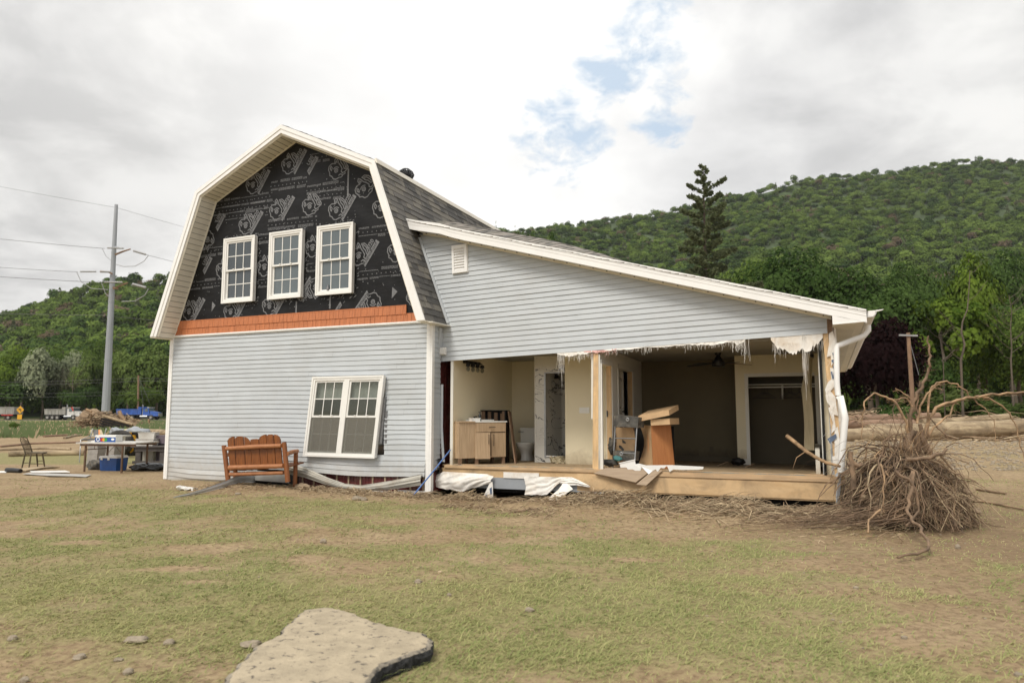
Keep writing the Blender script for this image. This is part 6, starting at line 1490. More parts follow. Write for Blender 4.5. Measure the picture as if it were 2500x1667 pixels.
arc([(985,780),(990,650),(993,510),(1025,470),(1072,450),(1130,462),(1185,492),(1250,545),(1335,630),(1372,700),(1375,810)],.018,.004,'rootl')
arc([(965,800),(985,690),(1030,610),(1100,575),(1180,555),(1260,542),(1400,525),(1544,517),(1680,512)],.026,.014,'rootl')
arc([(960,790),(1060,690),(1110,640),(1145,568)],.018,.009,'rootl'); arc([(1260,542),(1340,547),(1440,612),(1490,700),(1510,790),(1544,900)],.015,.005,'rootl')
arc([(930,700),(945,600),(980,520),(1060,462)],.018,.01,'rootl'); arc([(895,600),(870,560),(830,550),(790,555)],.012,.007,'rootl'); arc([(880,545),(845,520),(798,494)],.010,.006,'rootl')
arc([(930,640),(925,560),(938,490),(938,450)],.013,.01,'root'); arc([(800,570),(780,640),(740,660),(700,690),(650,740)],.008,.004,'root')
arc([(1100,780),(1040,720),(990,650)],.012,.008,'root'); arc([(720,900),(725,800),(790,755),(880,760)],.016,.008,'root')
arc([(860,860),(880,780),(900,740)],.075,.035,'root',name='stump'); arc([(1000,870),(960,800),(940,700)],.06,.025,'root',name='stump'); arc([(930,900),(925,820),(915,740)],.07,.03,'root',name='stump')
arc([(560,1080),(548,960),(540,860)],.05,.03,'root',name='thick_root'); arc([(520,930),(600,940),(690,990)],.04,.03,'root',name='thick_root')
arc([(870,1040),(905,980),(890,1100),(870,1200),(900,1270),(940,1300),(985,1380),(988,1420),(920,1445),(810,1475)],.026,.014,'root',[9.3,9.2,9.1,9.05,8.9,8.6,8.2,7.9,7.75,7.6],'front_root')
arc([(720,930),(732,1030),(725,1180)],.014,.008,'rootl',[9.3,9.25,9.2],'front_root'); arc([(1050,870),(1130,960),(1155,1020),(1135,1150),(1115,1230)],.016,.01,'metalroot' if 0 else 'twig',[9.6]*5,'front_root')
arc([(1000,910),(1120,970),(1200,1010),(1285,1048)],.018,.008,'twig',[9.7,9.6,9.5,9.5],'side_root'); arc([(1100,850),(1000,900),(860,905)],.02,.03,'root',[9.5]*3,'side_root')
arc([(800,980),(900,1050),(940,1200),(860,1290)],.022,.012,'root',[9.25,9.15,9.1,8.9],'front_root'); arc([(700,1190),(650,1260),(640,1330)],.014,.01,'rootl',[9.2,9.0,8.8],'front_root')
for pts,lb in (([(1210,1150),(1320,1160),(1420,1180),(1544,1206)],'dark stick lying right of the root tangle'),([(1270,1085),(1360,1100),(1440,1112)],'short pale stick lying behind the root tangle at right'),([(1110,890),(1180,915),(1235,938)],'thin pale stick on the gravel beyond the roots')):
    P=[G(*z6(*p))+Vector((0,0,.03)) for p in pts]; mb=MB(); mb.tube(P,[.03,.026,.022,.018][:len(P)],6); mk('stick',mb,M['twig'],label=lb,cat='stick')
# ---------------- log pile and bank on the right ----------------
def logS(pts,dep,r_,m,label,bend=0):
    P=[D(*z6(x,y),dep+i*.25) for i,(x,y) in enumerate(pts)]; mb=MB(); n=len(P); Q=[]
    for i in range(n-1):
        for k in range(4): Q.append(P[i].lerp(P[i+1],k/4))
    Q.append(P[-1]); mb.tube(Q,[r_*(1+.06*math.sin(i*1.3)) for i in range(len(Q))],16); mk('log',mb,M[m],label=label,cat='log',group='flood washed logs')
logS([(300,770),(560,768),(720,762),(860,762)],30.5,.33,'log','big pale barkless log between the downspout and the roots')
logS([(640,752),(1000,745),(1330,728),(1700,712)],31.2,.39,'log','longest thick log running right behind the roots')
logS([(300,704),(640,706),(900,702)],33,.25,'logr','reddish log above the big pale log')
logS([(300,668),(600,670),(1050,655)],35,.20,'logr','thin reddish log at the top of the pile')
logS([(950,692),(1150,684),(1460,660)],34,.18,'log','slim log lying behind the thick right log')
logS([(480,650),(700,630),(880,610)],38,.10,'log','thin pale pole sloping over the pile')
mb=MB(); g=random.Random(6)
for _ in range(700):
    S=g.uniform(2020,2560); dep=g.uniform(30,46); x=(S-1250)/FS*dep; z=g_(x,dep)+g.random()**2*1.1*(dep>33); tw(mb,Vector((x,dep,z)),g.uniform(.4,2.4),g.uniform(.015,.045),g,g.choice((0,1,0)),.25,g.choice((0,.15,2.9)))
for _ in range(260):
    S=g.uniform(1990,2150); dep=g.uniform(33,42); x=(S-1250)/FS*dep; tw(mb,Vector((x,dep,g_(x,dep)+g.random()**1.5*1.3)),g.uniform(.6,2.2),g.uniform(.015,.05),g,0,.4)
mk('brush_pile',mb,[M['twig'],M['twigl']],label='flattened brush and branches around the washed up logs',cat='brush',kind='stuff')
mb=MB()
for _ in range(1500):
    S=g.uniform(2030,2600); dep=g.uniform(19,30); x=(S-1250)/FS*dep; r_=g.uniform(.02,.07); mb.ell((x,dep,g_(x,dep)+r_*.2),(r_*1.2,r_,r_*.7),5,3,0,None,False)
mk('gravel',mb,M['stone'],label='grey gravel spread before the log pile',cat='gravel',kind='stuff')
# ---------------- left yard ----------------
def GL(x,y): return G(*zl(x,y))
FT=GL(1075,1000); FT2=GL(1555,1018); FT3=GL(1770,1000)
# folding table
xr=(FT2-FT).normalized(); TF=Matrix.Translation(FT)@Matrix.Rotation(math.atan2(xr.y,xr.x),4,'Z')
wT=(FT2-FT).length; tbl=thing('folding_table','white topped folding table with rusty brown legs in the left yard','table',FT)
H0=.74; dT=.76
def TB(name,fn,m,par=tbl,F=TF): mb=MB(); fn(mb); return mk(name,mb,m,par,F)
TB('tabletop',lambda b:(b.box(-.22,wT+.42,-.10,dT+.1,H0,H0+.035)),M['whitet'])
TB('apron',lambda b:(b.box(-.12,wT+.38,-.06,-.03,H0-.06,H0),b.box(-.12,wT+.38,dT+.03,dT+.06,H0-.06,H0)),M['brownleg'])
for x,y in ((0,0),(wT,-.02),(.05,dT),(wT+.15,dT)): TB('leg',lambda b:b.tube([(x,y,-.02),(x,y,H0)],.027,8),M['brownleg'])
TB('brace',lambda b:(b.tube([(.0,0,H0-.16),(.05,dT,H0-.16)],.012,6),b.tube([(.05,dT,H0-.3),(.55,dT*.6,H0-.02)],.007,5),b.tube([(wT,0,H0-.3),(wT-.5,.3,H0-.02)],.007,5),b.tube([(.02,.3,H0-.16),(.02,.3,H0)],.008,5)),M['brownleg'])
# drink pack on the table
def onT(x,y,z=H0+.035): return TF@Vector((x,y,z))
px0=(1135-1075)/(1555-1075)*wT; px1=(1400-1075)/(1555-1075)*wT
mb=MB(); mb.box(px0,px1,.15,.42,H0+.036,H0+.22,0); mb.box(px0+.0,px1-.0,.146,.15,H0+.036,H0+.165,1)
cxx=px0+.09
mb.add([(cxx+.055*math.cos(i*.524),.1445,H0+.11+.055*math.sin(i*.524)) for i in range(12)],[tuple(range(12))],0); mb.add([(cxx+.035*math.cos(i*.524),.143,H0+.11+.035*math.sin(i*.524)) for i in range(12)],[tuple(range(12))],1)
for k,(m_,xx) in enumerate(((2,.20),(3,.26),(4,.32))):
    mb.add([(px0+xx+.045*math.cos(i*.785),.1440-.0003*k,H0+.10+.05*math.sin(i*.785)) for i in range(8)],[tuple(range(8))],m_)
mb.add([(px1-.08+.05*math.cos(i*.524),.1445,H0+.11+.03*math.sin(i*.524)) for i in range(12)],[tuple(range(12))],0)
mk('drink_pack',mb,[M['winwhite'],M['bluep'],M['redp'],M['yellow'],mat('green_dot',(.05,.3,.06),.5,.1,3)],None,TF,label='blue and white drink pack with coloured dots on the folding table',cat='drink pack')
mb=MB(); mb.box(px0-.10,px0+.02,.12,.3,H0+.036,H0+.06); mk('napkin_pad',mb,M['winwhite'],None,TF,label='small white pad left of the drink pack on the table',cat='paper')
# cooler below
ca=GL(1258,985);cb=GL(1480,992); xr=(cb-ca).normalized(); CF=Matrix.Translation(ca)@Matrix.Rotation(math.atan2(xr.y,xr.x),4,'Z'); wC=(cb-ca).length
coo=thing('cooler','blue ice cooler with a white lid under the folding table','cooler',ca)
def CB(name,fn,m): mb=MB(); fn(mb); return mk(name,mb,m,coo,CF)
CB('body',lambda b:b.hexa([(.03,.02,0),(wC-.03,.02,0),(.03,.36,0),(wC-.03,.36,0),(0,0,.34),(wC,0,.34),(0,.38,.34),(wC,.38,.34)]),M['bluep'])
CB('lid',lambda b:b.hexa([(-.01,-.01,.345),(wC+.01,-.01,.345),(-.01,.39,.345),(wC+.01,.39,.345),(.01,.01,.40),(wC-.01,.01,.40),(.01,.37,.40),(wC-.01,.37,.40)]),M['winwhite'])
for xx in (.10,.5): CB('latch',lambda b:b.box(wC*xx,wC*xx+.07,-.02,-.008,.29,.36),M['winwhite'])
# concrete blocks stacked behind
for s_,(xa,xb,yb,cnt,lbp) in enumerate(((1100,1235,945,4,'front stack under the table'),(1325,1415,905,4,'rear stack behind the cooler'))):
    p=GL(xa,yb);q=GL(xb,yb); w_=(q-p).length
    for k in range(cnt):
        mb=MB(); h_=.19; z=p.z+k*(h_+.004)+.002; j=.01*((k*7)%3-1)
        mb.box(p.x+j,p.x+w_+j,p.y,p.y+.4,z,z+h_)
        if s_==0: pass
        mk('concrete_block',mb,M['concrete'],label='grey concrete block, number %s from the ground in the %s'%(['one','two','three','four'][k],lbp),cat='concrete block',group='stacked concrete blocks')
# lawn chair behind the table
p=GL(1180,870); lc=thing('lawn_chair','folding lawn chair with pale, black and orange striped back behind the table','lawn chair',p)
def Dl(x,y,d): return D(*zl(x,y),d)
dC=p.y
for i,(xa,xb,ta,tb,m_) in enumerate(((1160,1195,1150,1185,'curtain'),(1197,1255,1187,1255,'black'),(1257,1275,1257,1272,'orangep'),(1277,1325,1274,1290,'curtain'))):
    mb=MB(); q=[Dl(xa,545,dC),Dl(xb,545,dC),Dl(tb,462,dC+.15),Dl(ta,462,dC+.15)]; mb.add([tuple(v) for v in q]+[tuple(v+Vector((0,.02,0))) for v in q],[(0,1,2,3),(7,6,5,4),(0,4,5,1),(1,5,6,2),(2,6,7,3),(3,7,4,0)]); mk('back_panel',mb,M[m_],lc)
mb=MB(); a,b=Dl(1155,545,dC),Dl(1330,545,dC)
for q in (a,b): mb.tube([Vector((q.x,q.y,g_(q.x,q.y))),q,q+Vector((0,.1,.25))],.015,6); mb.tube([q,q+Vector((0,-.5,-.1)),Vector((q.x,q.y-.5,g_(q.x,q.y-.5)))],.015,6)
mb.tube([a,b],.015,6); mk('frame',mb,M['metal'],lc)
mb=MB(); mb.hexa([a+Vector((0,-.5,-.12)),b+Vector((0,-.5,-.12)),a+Vector((0,0,-.1)),b+Vector((0,0,-.1)),a+Vector((0,-.5,-.09)),b+Vector((0,-.5,-.09)),a+Vector((0,0,-.07)),b+Vector((0,0,-.07))]); mk('seat',mb,M['black'],lc)
mb=MB(); q=Dl(1440,545,dC+1); mb.box(q.x-.4,q.x+.35,q.y,q.y+.5,q.z-.03,q.z+.02)
for dx_ in (-.35,.3): mb.box(q.x+dx_,q.x+dx_+.05,q.y+.1,q.y+.15,g_(q.x,q.y),q.z-.03)
mk('side_table',mb,M['whitet'],label='low white topped stand right of the striped lawn chair',cat='side table')
# windsor chair
wa=GL(275,965);wb=GL(580,940); dW=wa.y
wc=thing('windsor_chair','muddy dark windsor chair standing alone in the left yard','chair',GL(420,955))
def DW(x,y,d=0): return Dl(x,y,dW+d)
mb=MB(); s=[DW(340,790,0),DW(420,770,.35),DW(605,735,.30),DW(545,770,-.05)]; zz=sum(v.z for v in s)/4
s=[Vector((v.x,v.y,zz)) for v in s]; mb.add([tuple(v) for v in s]+[tuple(v+Vector((0,0,.035))) for v in s],[(3,2,1,0),(4,5,6,7),(0,1,5,4),(1,2,6,5),(2,3,7,6),(3,0,4,7)]); mk('seat',mb,M['chairw'],wc)
for a,b in (((320,790,0),(275,965,-.02)),((395,790,-.1),(365,968,-.2)),((465,790,.25),(485,925,.35)),((540,780,.0),(578,938,.1))):
    p=DW(*a);q=DW(*b); q.z=g_(q.x,q.y)-.01; p.z=zz; mb=MB(); mb.tube([p,p.lerp(q,.5),q],[.018,.022,.014],8); mk('leg',mb,M['chairw'],wc)
mb=MB()
for a,b in (((300,890,0),(372,885,-.1)),((372,895,-.1),(560,900,.05)),((480,860,.3),(560,860,.05))): mb.tube([DW(*a),DW(*b)],.010,6)
mk('stretcher',mb,M['chairw'],wc)
hoop=[(325,780,0),(300,700,.0),(262,600,.02),(262,565,.03),(300,555,.08),(345,575,.15),(385,660,.25),(410,740,.3),(420,765,.32)]
mb=MB(); mb.tube([DW(*q) for q in hoop],.013,8); mk('back_hoop',mb,M['chairw'],wc)
for k in range(7):
    f=(k+1)/8; bot_=DW(325+95*f,780-15*f,.32*f); tx=262+ (f*100); ty=563+abs(f-.3)*70; tp=DW(tx,ty,.03+.15*f); mb=MB(); mb.tube([bot_,tp],.007,5); mk('spindle',mb,M['chairw'],wc)
# white strips and dark panel on the ground
def flat(name,label,cat,pts,m,th=.012,lift=.01):
    P=[G(*zl(*p))+Vector((0,0,lift)) for p in pts]; n=len(P); mb=MB(); mb.add([tuple(p) for p in P]+[tuple(p+Vector((0,0,th))) for p in P],[tuple(range(n-1,-1,-1)),tuple(range(n,2*n))]+[(i,(i+1)%n,(i+1)%n+n,i+n) for i in range(n)]); return mk(name,mb,M[m],label=label,cat=cat)
flat('sheet','long pale blue sheet lying flat in the mud left of the house','sheet',[(290,1040),(370,1025),(1165,1050),(1100,1078),(900,1068),(620,1062)],'siding',.01,.02)
flat('sheet','thin white strip along the edge of the pale blue sheet','strip',[(380,1018),(830,1012),(890,1028),(400,1030)],'winwhite',.02,.04)
flat('panel','flat tan board with dark edge lying before the windsor chair','board',[(120,995),(580,945),(760,955),(560,965),(330,1005)],'twigl',.03,.02)
flat('strip','white strip end at the left edge of the photo','strip',[(-60,1000),(78,998),(78,1018),(-60,1015)],'winwhite')
mb=MB(); a=GL(85,1005);b=GL(260,1015); mb.tube([a+Vector((0,0,.06)),a.lerp(b,.5)+Vector((0,0,.06)),b+Vector((0,0,.05))],[.06,.065,.06],12); mk('rolled_mat',mb,M['black'],label='short black rolled mat at the end of the pale sheet',cat='roll')
# black bag, grey table, culvert, sacks, boats of clutter
def lump(name,label,cat,p,r,m,seed,k=.2,fr=5):
    g=random.Random(seed); ph=[g.uniform(0,6) for _ in range(5)]; mb=MB(); mb.ell((p.x,p.y,p.z+r[2]*.7),r,26,16,0,lambda d:1+k*math.sin(d.x*fr+ph[0])*math.sin(d.z*fr+ph[1])+k*.5*math.sin(d.y*fr*2+d.x*fr*1.6+ph[2])); return mk(name,mb,M[m],label=label,cat=cat)
p=GL(1890,985); lump('trash_bag','shiny black trash bag lying left of the house corner','bag',Vector((p.x,p.y,p.z)),(.46,.26,.125),'bag',4,.16,6)
p=GL(1215,975); lump('cloth','dark cloth lump left of the blue cooler','cloth',p,(.2,.15,.16),'fabricg',5)
ga=GL(1800,905); gb=GL(2110,905); gt=thing('picnic_table','weathered grey wooden table partly hidden by the house corner','table',ga)
mb=MB(); yT=ga.y; zt_=Dl(1800,672,yT).z; x0=Dl(1690,672,yT).x; x1=Dl(2200,672,yT).x; mb.box(x0,x1,yT-.1,yT+.8,zt_-.04,zt_); mk('tabletop',mb,M['grtable'],gt)
mb=MB(); mb.box(x0+.1,x1,yT-.05,yT,zt_-.16,zt_-.045); mk('apron',mb,M['grtable'],gt)
for xx in (1760,2070): 
    q=Dl(xx,800,yT).x; mb=MB(); mb.box(q-.07,q+.09,yT-.02,yT+.1,-.02,zt_-.045); mk('leg',mb,M['grtable'],gt)
q=Dl(1910,800,yT+.7).x; mb=MB(); mb.box(q-.07,q+.09,yT+.6,yT+.7,-.02,zt_-.045); mk('leg',mb,M['grtable'],gt)
mb=MB(); mb.box(Dl(1700,870,yT).x,x1,yT-.06,yT-.03,Dl(1700,895,yT).z,Dl(1700,860,yT).z); mk('rail',mb,M['grtable'],gt)
for i,(x,y,rx,rz_,m_,lb) in enumerate(((1880,615,.28,.10,'whitet','pale plastic case on the grey table'),(1900,540,.26,.09,'whitet','pale grey moulded tray stacked behind the grey table'),(2060,590,.38,.12,'mauve','mauve plastic tote at the house corner'),(2090,650,.12,.04,'teal','small teal item on the grey table'),(1960,650,.25,.05,'fabricg','muddy cloth on the grey table'))):
    q=Dl(x,y,yT+.3+.2*i); zb_=zt_+.001 if i in (0,3,4) else q.z-rz_
    mb=MB(); mb.hexa([(q.x+sx*rx*(1 if t_ else .9),q.y+sy*rx*.6,(zb_ if not t_ else zb_+rz_*2)) for t_ in (0,1) for sy in (-1,1) for sx in (-1,1)]); mb.box(q.x-rx*1.05,q.x+rx*1.05,q.y-rx*.63,q.y+rx*.63,zb_+rz_*2,zb_+rz_*2+.015)
    if i in (1,2):   # what they stand on
        mb.box(q.x-rx*.8,q.x+rx*.8,q.y-.1,q.y+.1,0,zb_)
    mk(['plastic_case','plastic_tray','tote','box','cloth'][i],mb,M[m_],label=lb,cat=['case','tray','tote','box','cloth'][i])
# corrugated culvert half, small tractor wheels and mower
cu=D(*zl(1550,620),26.5); mb=MB()
for k in range(9): 
    y=cu.y+k*.16; mb.tube([Vector((cu.x+.60*math.cos(a),y,cu.z-.3+.60*math.sin(a))) for a in [R(-20+220*i/14) for i in range(15)]],.085,6)
mb.box(cu.x-.7,cu.x+.7,cu.y,cu.y+1.3,-.1,cu.z-.45)
mk('culvert',mb,mat('culvert_mud',(.14,.13,.095),.8,.25,4),label='mud covered corrugated culvert behind the folding table',cat='culvert')
trc=thing('garden_tractor','small yellow garden tractor half hidden behind the tables','tractor',D(*zl(1720,800),25))
def wheel(mb,c,r_,w_,m0=0,m1=1,ax='x'):
    d=Vector((1,0,0)) if ax=='x' else Vector((0,1,0)); mb.tube([c-d*w_/2,c-d*w_*.35,c+d*w_*.35,c+d*w_/2],[r_*.86,r_,r_,r_*.86],20,m0); mb.tube([c-d*(w_/2+.01),c+d*(w_/2+.01)],r_*.5,14,m1)
for i,(x,y,r_,w_,dd) in enumerate(((1520,740,.47,.32,25),(1680,780,.24,.2,25.2),(1880,770,.30,.22,25.4))):
    c=D(*zl(x,y),dd); c.z=r_; mb=MB(); wheel(mb,c,r_,w_,0,1,'y'); mk('wheel',mb,[M['tyre'],M['yellow'] if i else M['fabricg']],trc)
c=D(*zl(1750,730),25.3); mb=MB(); mb.box(c.x-.9,c.x+.9,c.y,c.y+.35,.35,.62,0); mb.hexa([(c.x-.1,c.y-.1,.3),(c.x+.12,c.y-.1,.25),(c.x-.1,c.y+.1,.3),(c.x+.12,c.y+.1,.25),(c.x-.35,c.y-.1,.75),(c.x-.1,c.y-.1,.75),(c.x-.35,c.y+.1,.75),(c.x-.1,c.y+.1,.75)],1); mb.box(c.x-.5,c.x-.2,c.y-.12,c.y-.05,.6,.85,1); mb.box(c.x-.7,c.x+.3,c.y,c.y+.4,.62,.85,0); mk('body',mb,[M['black'],M['yellow']],trc)
for i,(x,y,dd,r,m_,lb) in enumerate(((1680,500,30,(.38,.3,.22),'curtain','tan sack on top of the clutter pile'),(1765,515,29,(.55,.35,.26),'grey','big grey tarp bundle behind the grey table'),(1500,495,31,(.32,.25,.2),'grey','small grey bundle on the clutter pile'),(1690,560,28,(.75,.3,.12),'fabricg','dark muddy cloth draped left of the grey bundle'))):
    c=D(*zl(x,y),dd); lump('bundle',lb,'bundle',Vector((c.x,c.y,c.z-r[2]*.7)),r,m_,30+i,.2,4)
c=D(*zl(1620,600),30); lump('mud_heap','brown mud heap carrying the bundles behind the tables','mud heap',Vector((c.x+.4,c.y+.3,-.3)),(1.9,.9,.45),'mudd',61,.15,4)
# logs and branches across the left field
def logL(pts,r_,m,lb,lift=None):
    P=[];
    for x,y in pts:
        q=GL(x,y); P.append(q+Vector((0,0,r_*.8)))
    Q=[]
    for i in range(len(P)-1):
        for k in range(3): Q.append(P[i].lerp(P[i+1],k/3))
    Q.append(P[-1]); mb=MB(); mb.tube(Q,[r_*(1+.08*math.sin(i*1.7)) for i in range(len(Q))],10); mk('log',mb,M[m],label=lb,cat='log',group='driftwood on the left field')
logL([(105,808),(400,800),(700,795),(1080,790)],.11,'log','long brown log lying behind the windsor chair')
logL([(-40,735),(300,722),(600,715),(900,722)],.05,'log','thin pale pole left of the windsor chair back')
logL([(800,445),(1000,438),(1265,432)],.13,'log','pale log sticking out of the debris heap')
logL([(560,560),(800,545),(1000,540)],.07,'logr','twisted brown branch in the field middle')
logL([(820,582),(950,550),(1150,530)],.07,'log','curved pale branch left of the lawn chair')
logL([(0,690),(400,650),(800,640),(1050,630)],.05,'logr','low brown stem far behind the windsor chair')
logL([(560,510),(800,495),(1000,470)],.08,'logr','dark branch below the pale debris log')
c=[D(*zl(1770,450),48),D(*zl(1850,490),46),D(*zl(2200,500),44)]; mb=MB(); mb.tube(c,[.18,.2,.2],10); mk('log',mb,M['log'],label='pale bare trunk running to the house corner',cat='log',group='driftwood on the left field')
# debris heap with deck panel
hc=D(*zl(1400,400),62); hc.z=0
mb=MB(); g=random.Random(8)
for _ in range(1500):
    f=g.gauss(0,.45); x=hc.x+f*3.3+.2; pr=max(0,1-abs(f)/1.2); top_=(2.1 if f<-.25 else 1.35)*pr; z=g.random()*top_; tw(mb,Vector((x,hc.y+g.uniform(-1.5,1.5),z)),g.uniform(.3,1.5),g.uniform(.02,.06),g,g.choice((0,1,0)),.6)
mb.ell((hc.x-1.7,hc.y,.7),(1.15,1.0,1.15),14,10,0,lambda d:1+.2*math.sin(d.x*6)*math.sin(d.z*7)); mb.ell((hc.x+.6,hc.y+.6,.1),(2.2,1.2,.7),14,10,0,lambda d:1+.2*math.sin(d.x*6)*math.sin(d.z*7))
mk('debris_heap',mb,[M['twig'],M['twigl']],label='heap of flood wreckage and roots at the foot of the steel pole',cat='debris heap',kind='stuff')
q=[D(*zl(*p),59) for p in ((1255,440),(1320,290),(1700,400),(1490,492))]; mb=MB(); mb.add([tuple(p) for p in q]+[tuple(p+Vector((0,.2,.1))) for p in q],[(0,1,2,3),(7,6,5,4),(0,4,5,1),(1,5,6,2),(2,6,7,3),(3,7,4,0)])
for k in range(5):
    a=q[0].lerp(q[1],k/5); b=q[3].lerp(q[2],k/5); mb.beam(a+Vector((0,-.1,0)),b+Vector((0,-.1,0)),.1,.12,1)
mb.beam(q[1]+Vector((0,-.1,.05)),q[2]+Vector((0,-.1,.05)),.14,.14,2); mk('deck_panel',mb,[M['deck'],M['dark'],M['twigl']],label='tilted brown plank deck section in the wreckage heap',cat='deck panel')
for pts,r_,lb in (([(1100,205),(1170,235)],.11,'pale broken stub on top of the root heap'),([(1520,225),(1545,290),(1590,350)],.16,'orange broken stump sticking up right of the steel pole'),([(1905,330),(1890,400),(1875,450)],.10,'leaning wooden stake before the blue truck')):
    P=[D(*zl(*p),60) for p in pts]; mb=MB(); mb.tube(P,r_,8); mk('stump',mb,M['rootl'],label=lb,cat='stump')
# weeds on the bank
mb=MB(); g=random.Random(9)
def weeds(n,Sa,Sb,da,db,h0,h1):
    for _ in range(n):
        S=g.uniform(Sa,Sb); dep=g.uniform(da,db); x=(S-1250)/FS*dep; z=g_(x,dep); h=g.uniform(h0,h1); a=g.uniform(0,6.28); w_=.05+.02*g.random()
        b=Vector((x,dep,z)); t_=b+Vector((g.uniform(-.5,.5)*h,0,h)); s_=Vector((w_,0,0))
        mb.add([b-s_,b+s_,t_.lerp(b,.4)+s_,t_],[(0,1,2,3)],0 if g.random()<.88 else 1)
weeds(6000,-60,480,45,100,.12,.5); weeds(1800,340,420,45,80,.2,.8); weeds(1200,-60,100,42,60,.2,.7)
mk('weeds',mb,[leafmat('weed',(.15,.2,.09),(.28,.3,.16)),M['twigl']],label='tall weeds and reeds on the bank below the road',cat='weeds',kind='stuff')
T('bush','dark green bush on the bank below the yellow sign',42,52,1030,26,crown='bush',kind='mid',clear=0,cat='bush')
# road
m_=M['greyt']; mb=MB(); mb.box(-300,-20,128,137,-.05,.03); mk('road',mb,mat('road_asphalt',(.09,.088,.085),.9,.2,3),kind='structure')
# trucks
def truck(name,label,Sx0,Sx1,dep,paint,cabpaint,short=False,red=False):
    x0=(Sx0-1250)/FS*dep; ln=(Sx1-Sx0)/FS*dep; t=thing(name,label,'dump truck',(x0+ln/2,dep,.03)); 
    F=Matrix.Translation((x0,dep-1.2,.03)); y0,y1=0,2.5
    def K(n,fn,m,par=t): mb=MB(); fn(mb); return mk(n,mb,m,par,F)
    bl=ln*.60
    K('dump_body',lambda b:(b.hexa([(.1,y0,1.0),(bl,y0,1.0),(.1,y1,1.0),(bl,y1,1.0),(0,y0,2.05),(bl,y0,2.05),(0,y1,2.05),(bl,y1,2.05)]),b.box(bl-.6,bl+.05,y0-.02,y1+.02,1.05,2.45),b.box(bl,bl+1.0,y0+.1,y1-.1,2.3,2.42),*[b.box(bl*k/6,bl*k/6+.08,y0-.06,y0,1.05,2.05) for k in range(1,6)],b.box(0,bl,y0-.07,y0,1.95,2.08)),M[paint])
    K('chassis',lambda b:b.box(.2,ln-.5,.7,1.8,.55,.95),M['black'])
    cx0=bl+.25
    cab=K('cab',lambda b:(b.hexa([(cx0,.2,.8),(cx0+1.35,.2,.8),(cx0,2.3,.8),(cx0+1.35,2.3,.8),(cx0,.25,2.35),(cx0+1.05,.25,2.35),(cx0,2.25,2.35),(cx0+1.05,2.25,2.35)]),b.hexa([(cx0+1.3,.3,.75),(ln-.1,.4,.7),(cx0+1.3,2.2,.75),(ln-.1,2.1,.7),(cx0+1.3,.35,1.70),(ln-.25,.5,1.38),(cx0+1.3,2.15,1.70),(ln-.25,2.0,1.38)])),M[cabpaint])
    K('side_window',lambda b:b.box(cx0+.35,cx0+.95,.17,.215,1.6,2.1),M['glass'],cab); K('windshield',lambda b:b.hexa([(cx0+1.22,.3,1.7),(cx0+1.30,.3,1.7),(cx0+1.22,2.2,1.7),(cx0+1.30,2.2,1.7),(cx0+1.06,.35,2.25),(cx0+1.12,.35,2.25),(cx0+1.06,2.15,2.25),(cx0+1.12,2.15,2.25)]),M['glass'],cab)
    K('visor',lambda b:b.box(cx0+.6,cx0+1.2,.2,2.3,2.3,2.42),M['whitet'],cab); K('grille',lambda b:b.box(ln-.12,ln-.02,.55,1.95,.7,1.3),M['metal'],cab)
    K('exhaust_stack',lambda b:b.tube([(cx0-.05,.25,.9),(cx0-.05,.25,2.75),(cx0-.15,.25,2.9)],.08,8),M['metal']); K('fuel_tank',lambda b:b.tube([(cx0-.4,.1,.62),(cx0+1.0,.1,.62)],.28,12),M['metal'])
    for k in (.10,.24,.38,.84):
        for yy in (.12,2.38): K('wheel',lambda b:wheel(b,Vector((ln*k,yy,.47)),.48,.3,0,1,'y'),[M['tyre'],M['greyt']])
    if red: K('side_fin',lambda b:b.hexa([(cx0+.85,.18,1.75),(cx0+1.25,.18,1.75),(cx0+.85,.22,1.75),(cx0+1.25,.22,1.75),(cx0+.7,.18,2.45),(cx0+.95,.18,2.45),(cx0+.7,.22,2.45),(cx0+.95,.22,2.45)]),M['redp'],cab)
    return t
truck('dump_truck','blue dump truck on the far road right of the steel pole',297,397,133,'bluet','bluet')
truck('dump_truck','white and grey dump truck with red fin on the far road',124,208,133,'greyt','whitet',red=True)
t=thing('dump_trailer','grey dump trailer with red tail lights cut by the left photo edge','trailer',(D(*zl(120,300),133).x,133,.03)); x1=D(*zl(230,300),133).x
mb=MB(); mb.box(x1-8,x1,131.8,134.3,1.1,2.5); mb.box(x1-8,x1+.03,131.72,131.8,2.38,2.5)
for k in range(4): mb.box(x1-.3-k*.45-.02,x1-.25-k*.45,131.75,131.8,1.15,2.4)
mk('body',mb,M['greyt'],t)
for k in (x1-4.6,x1-3.4,x1-1.1): mb=MB(); wheel(mb,Vector((k,132,.5)),.5,.3,0,1,'y'); mk('wheel',mb,[M['tyre'],M['greyt']],t)
mb=MB(); mb.box(x1-2.3,x1-.1,131.7,131.8,.85,1.05); mk('tail_light',mb,M['redp'],t)
mb=MB(); mb.box(x1-8,x1-.1,132.3,133.8,.7,1.1); mk('chassis',mb,M['black'],t)
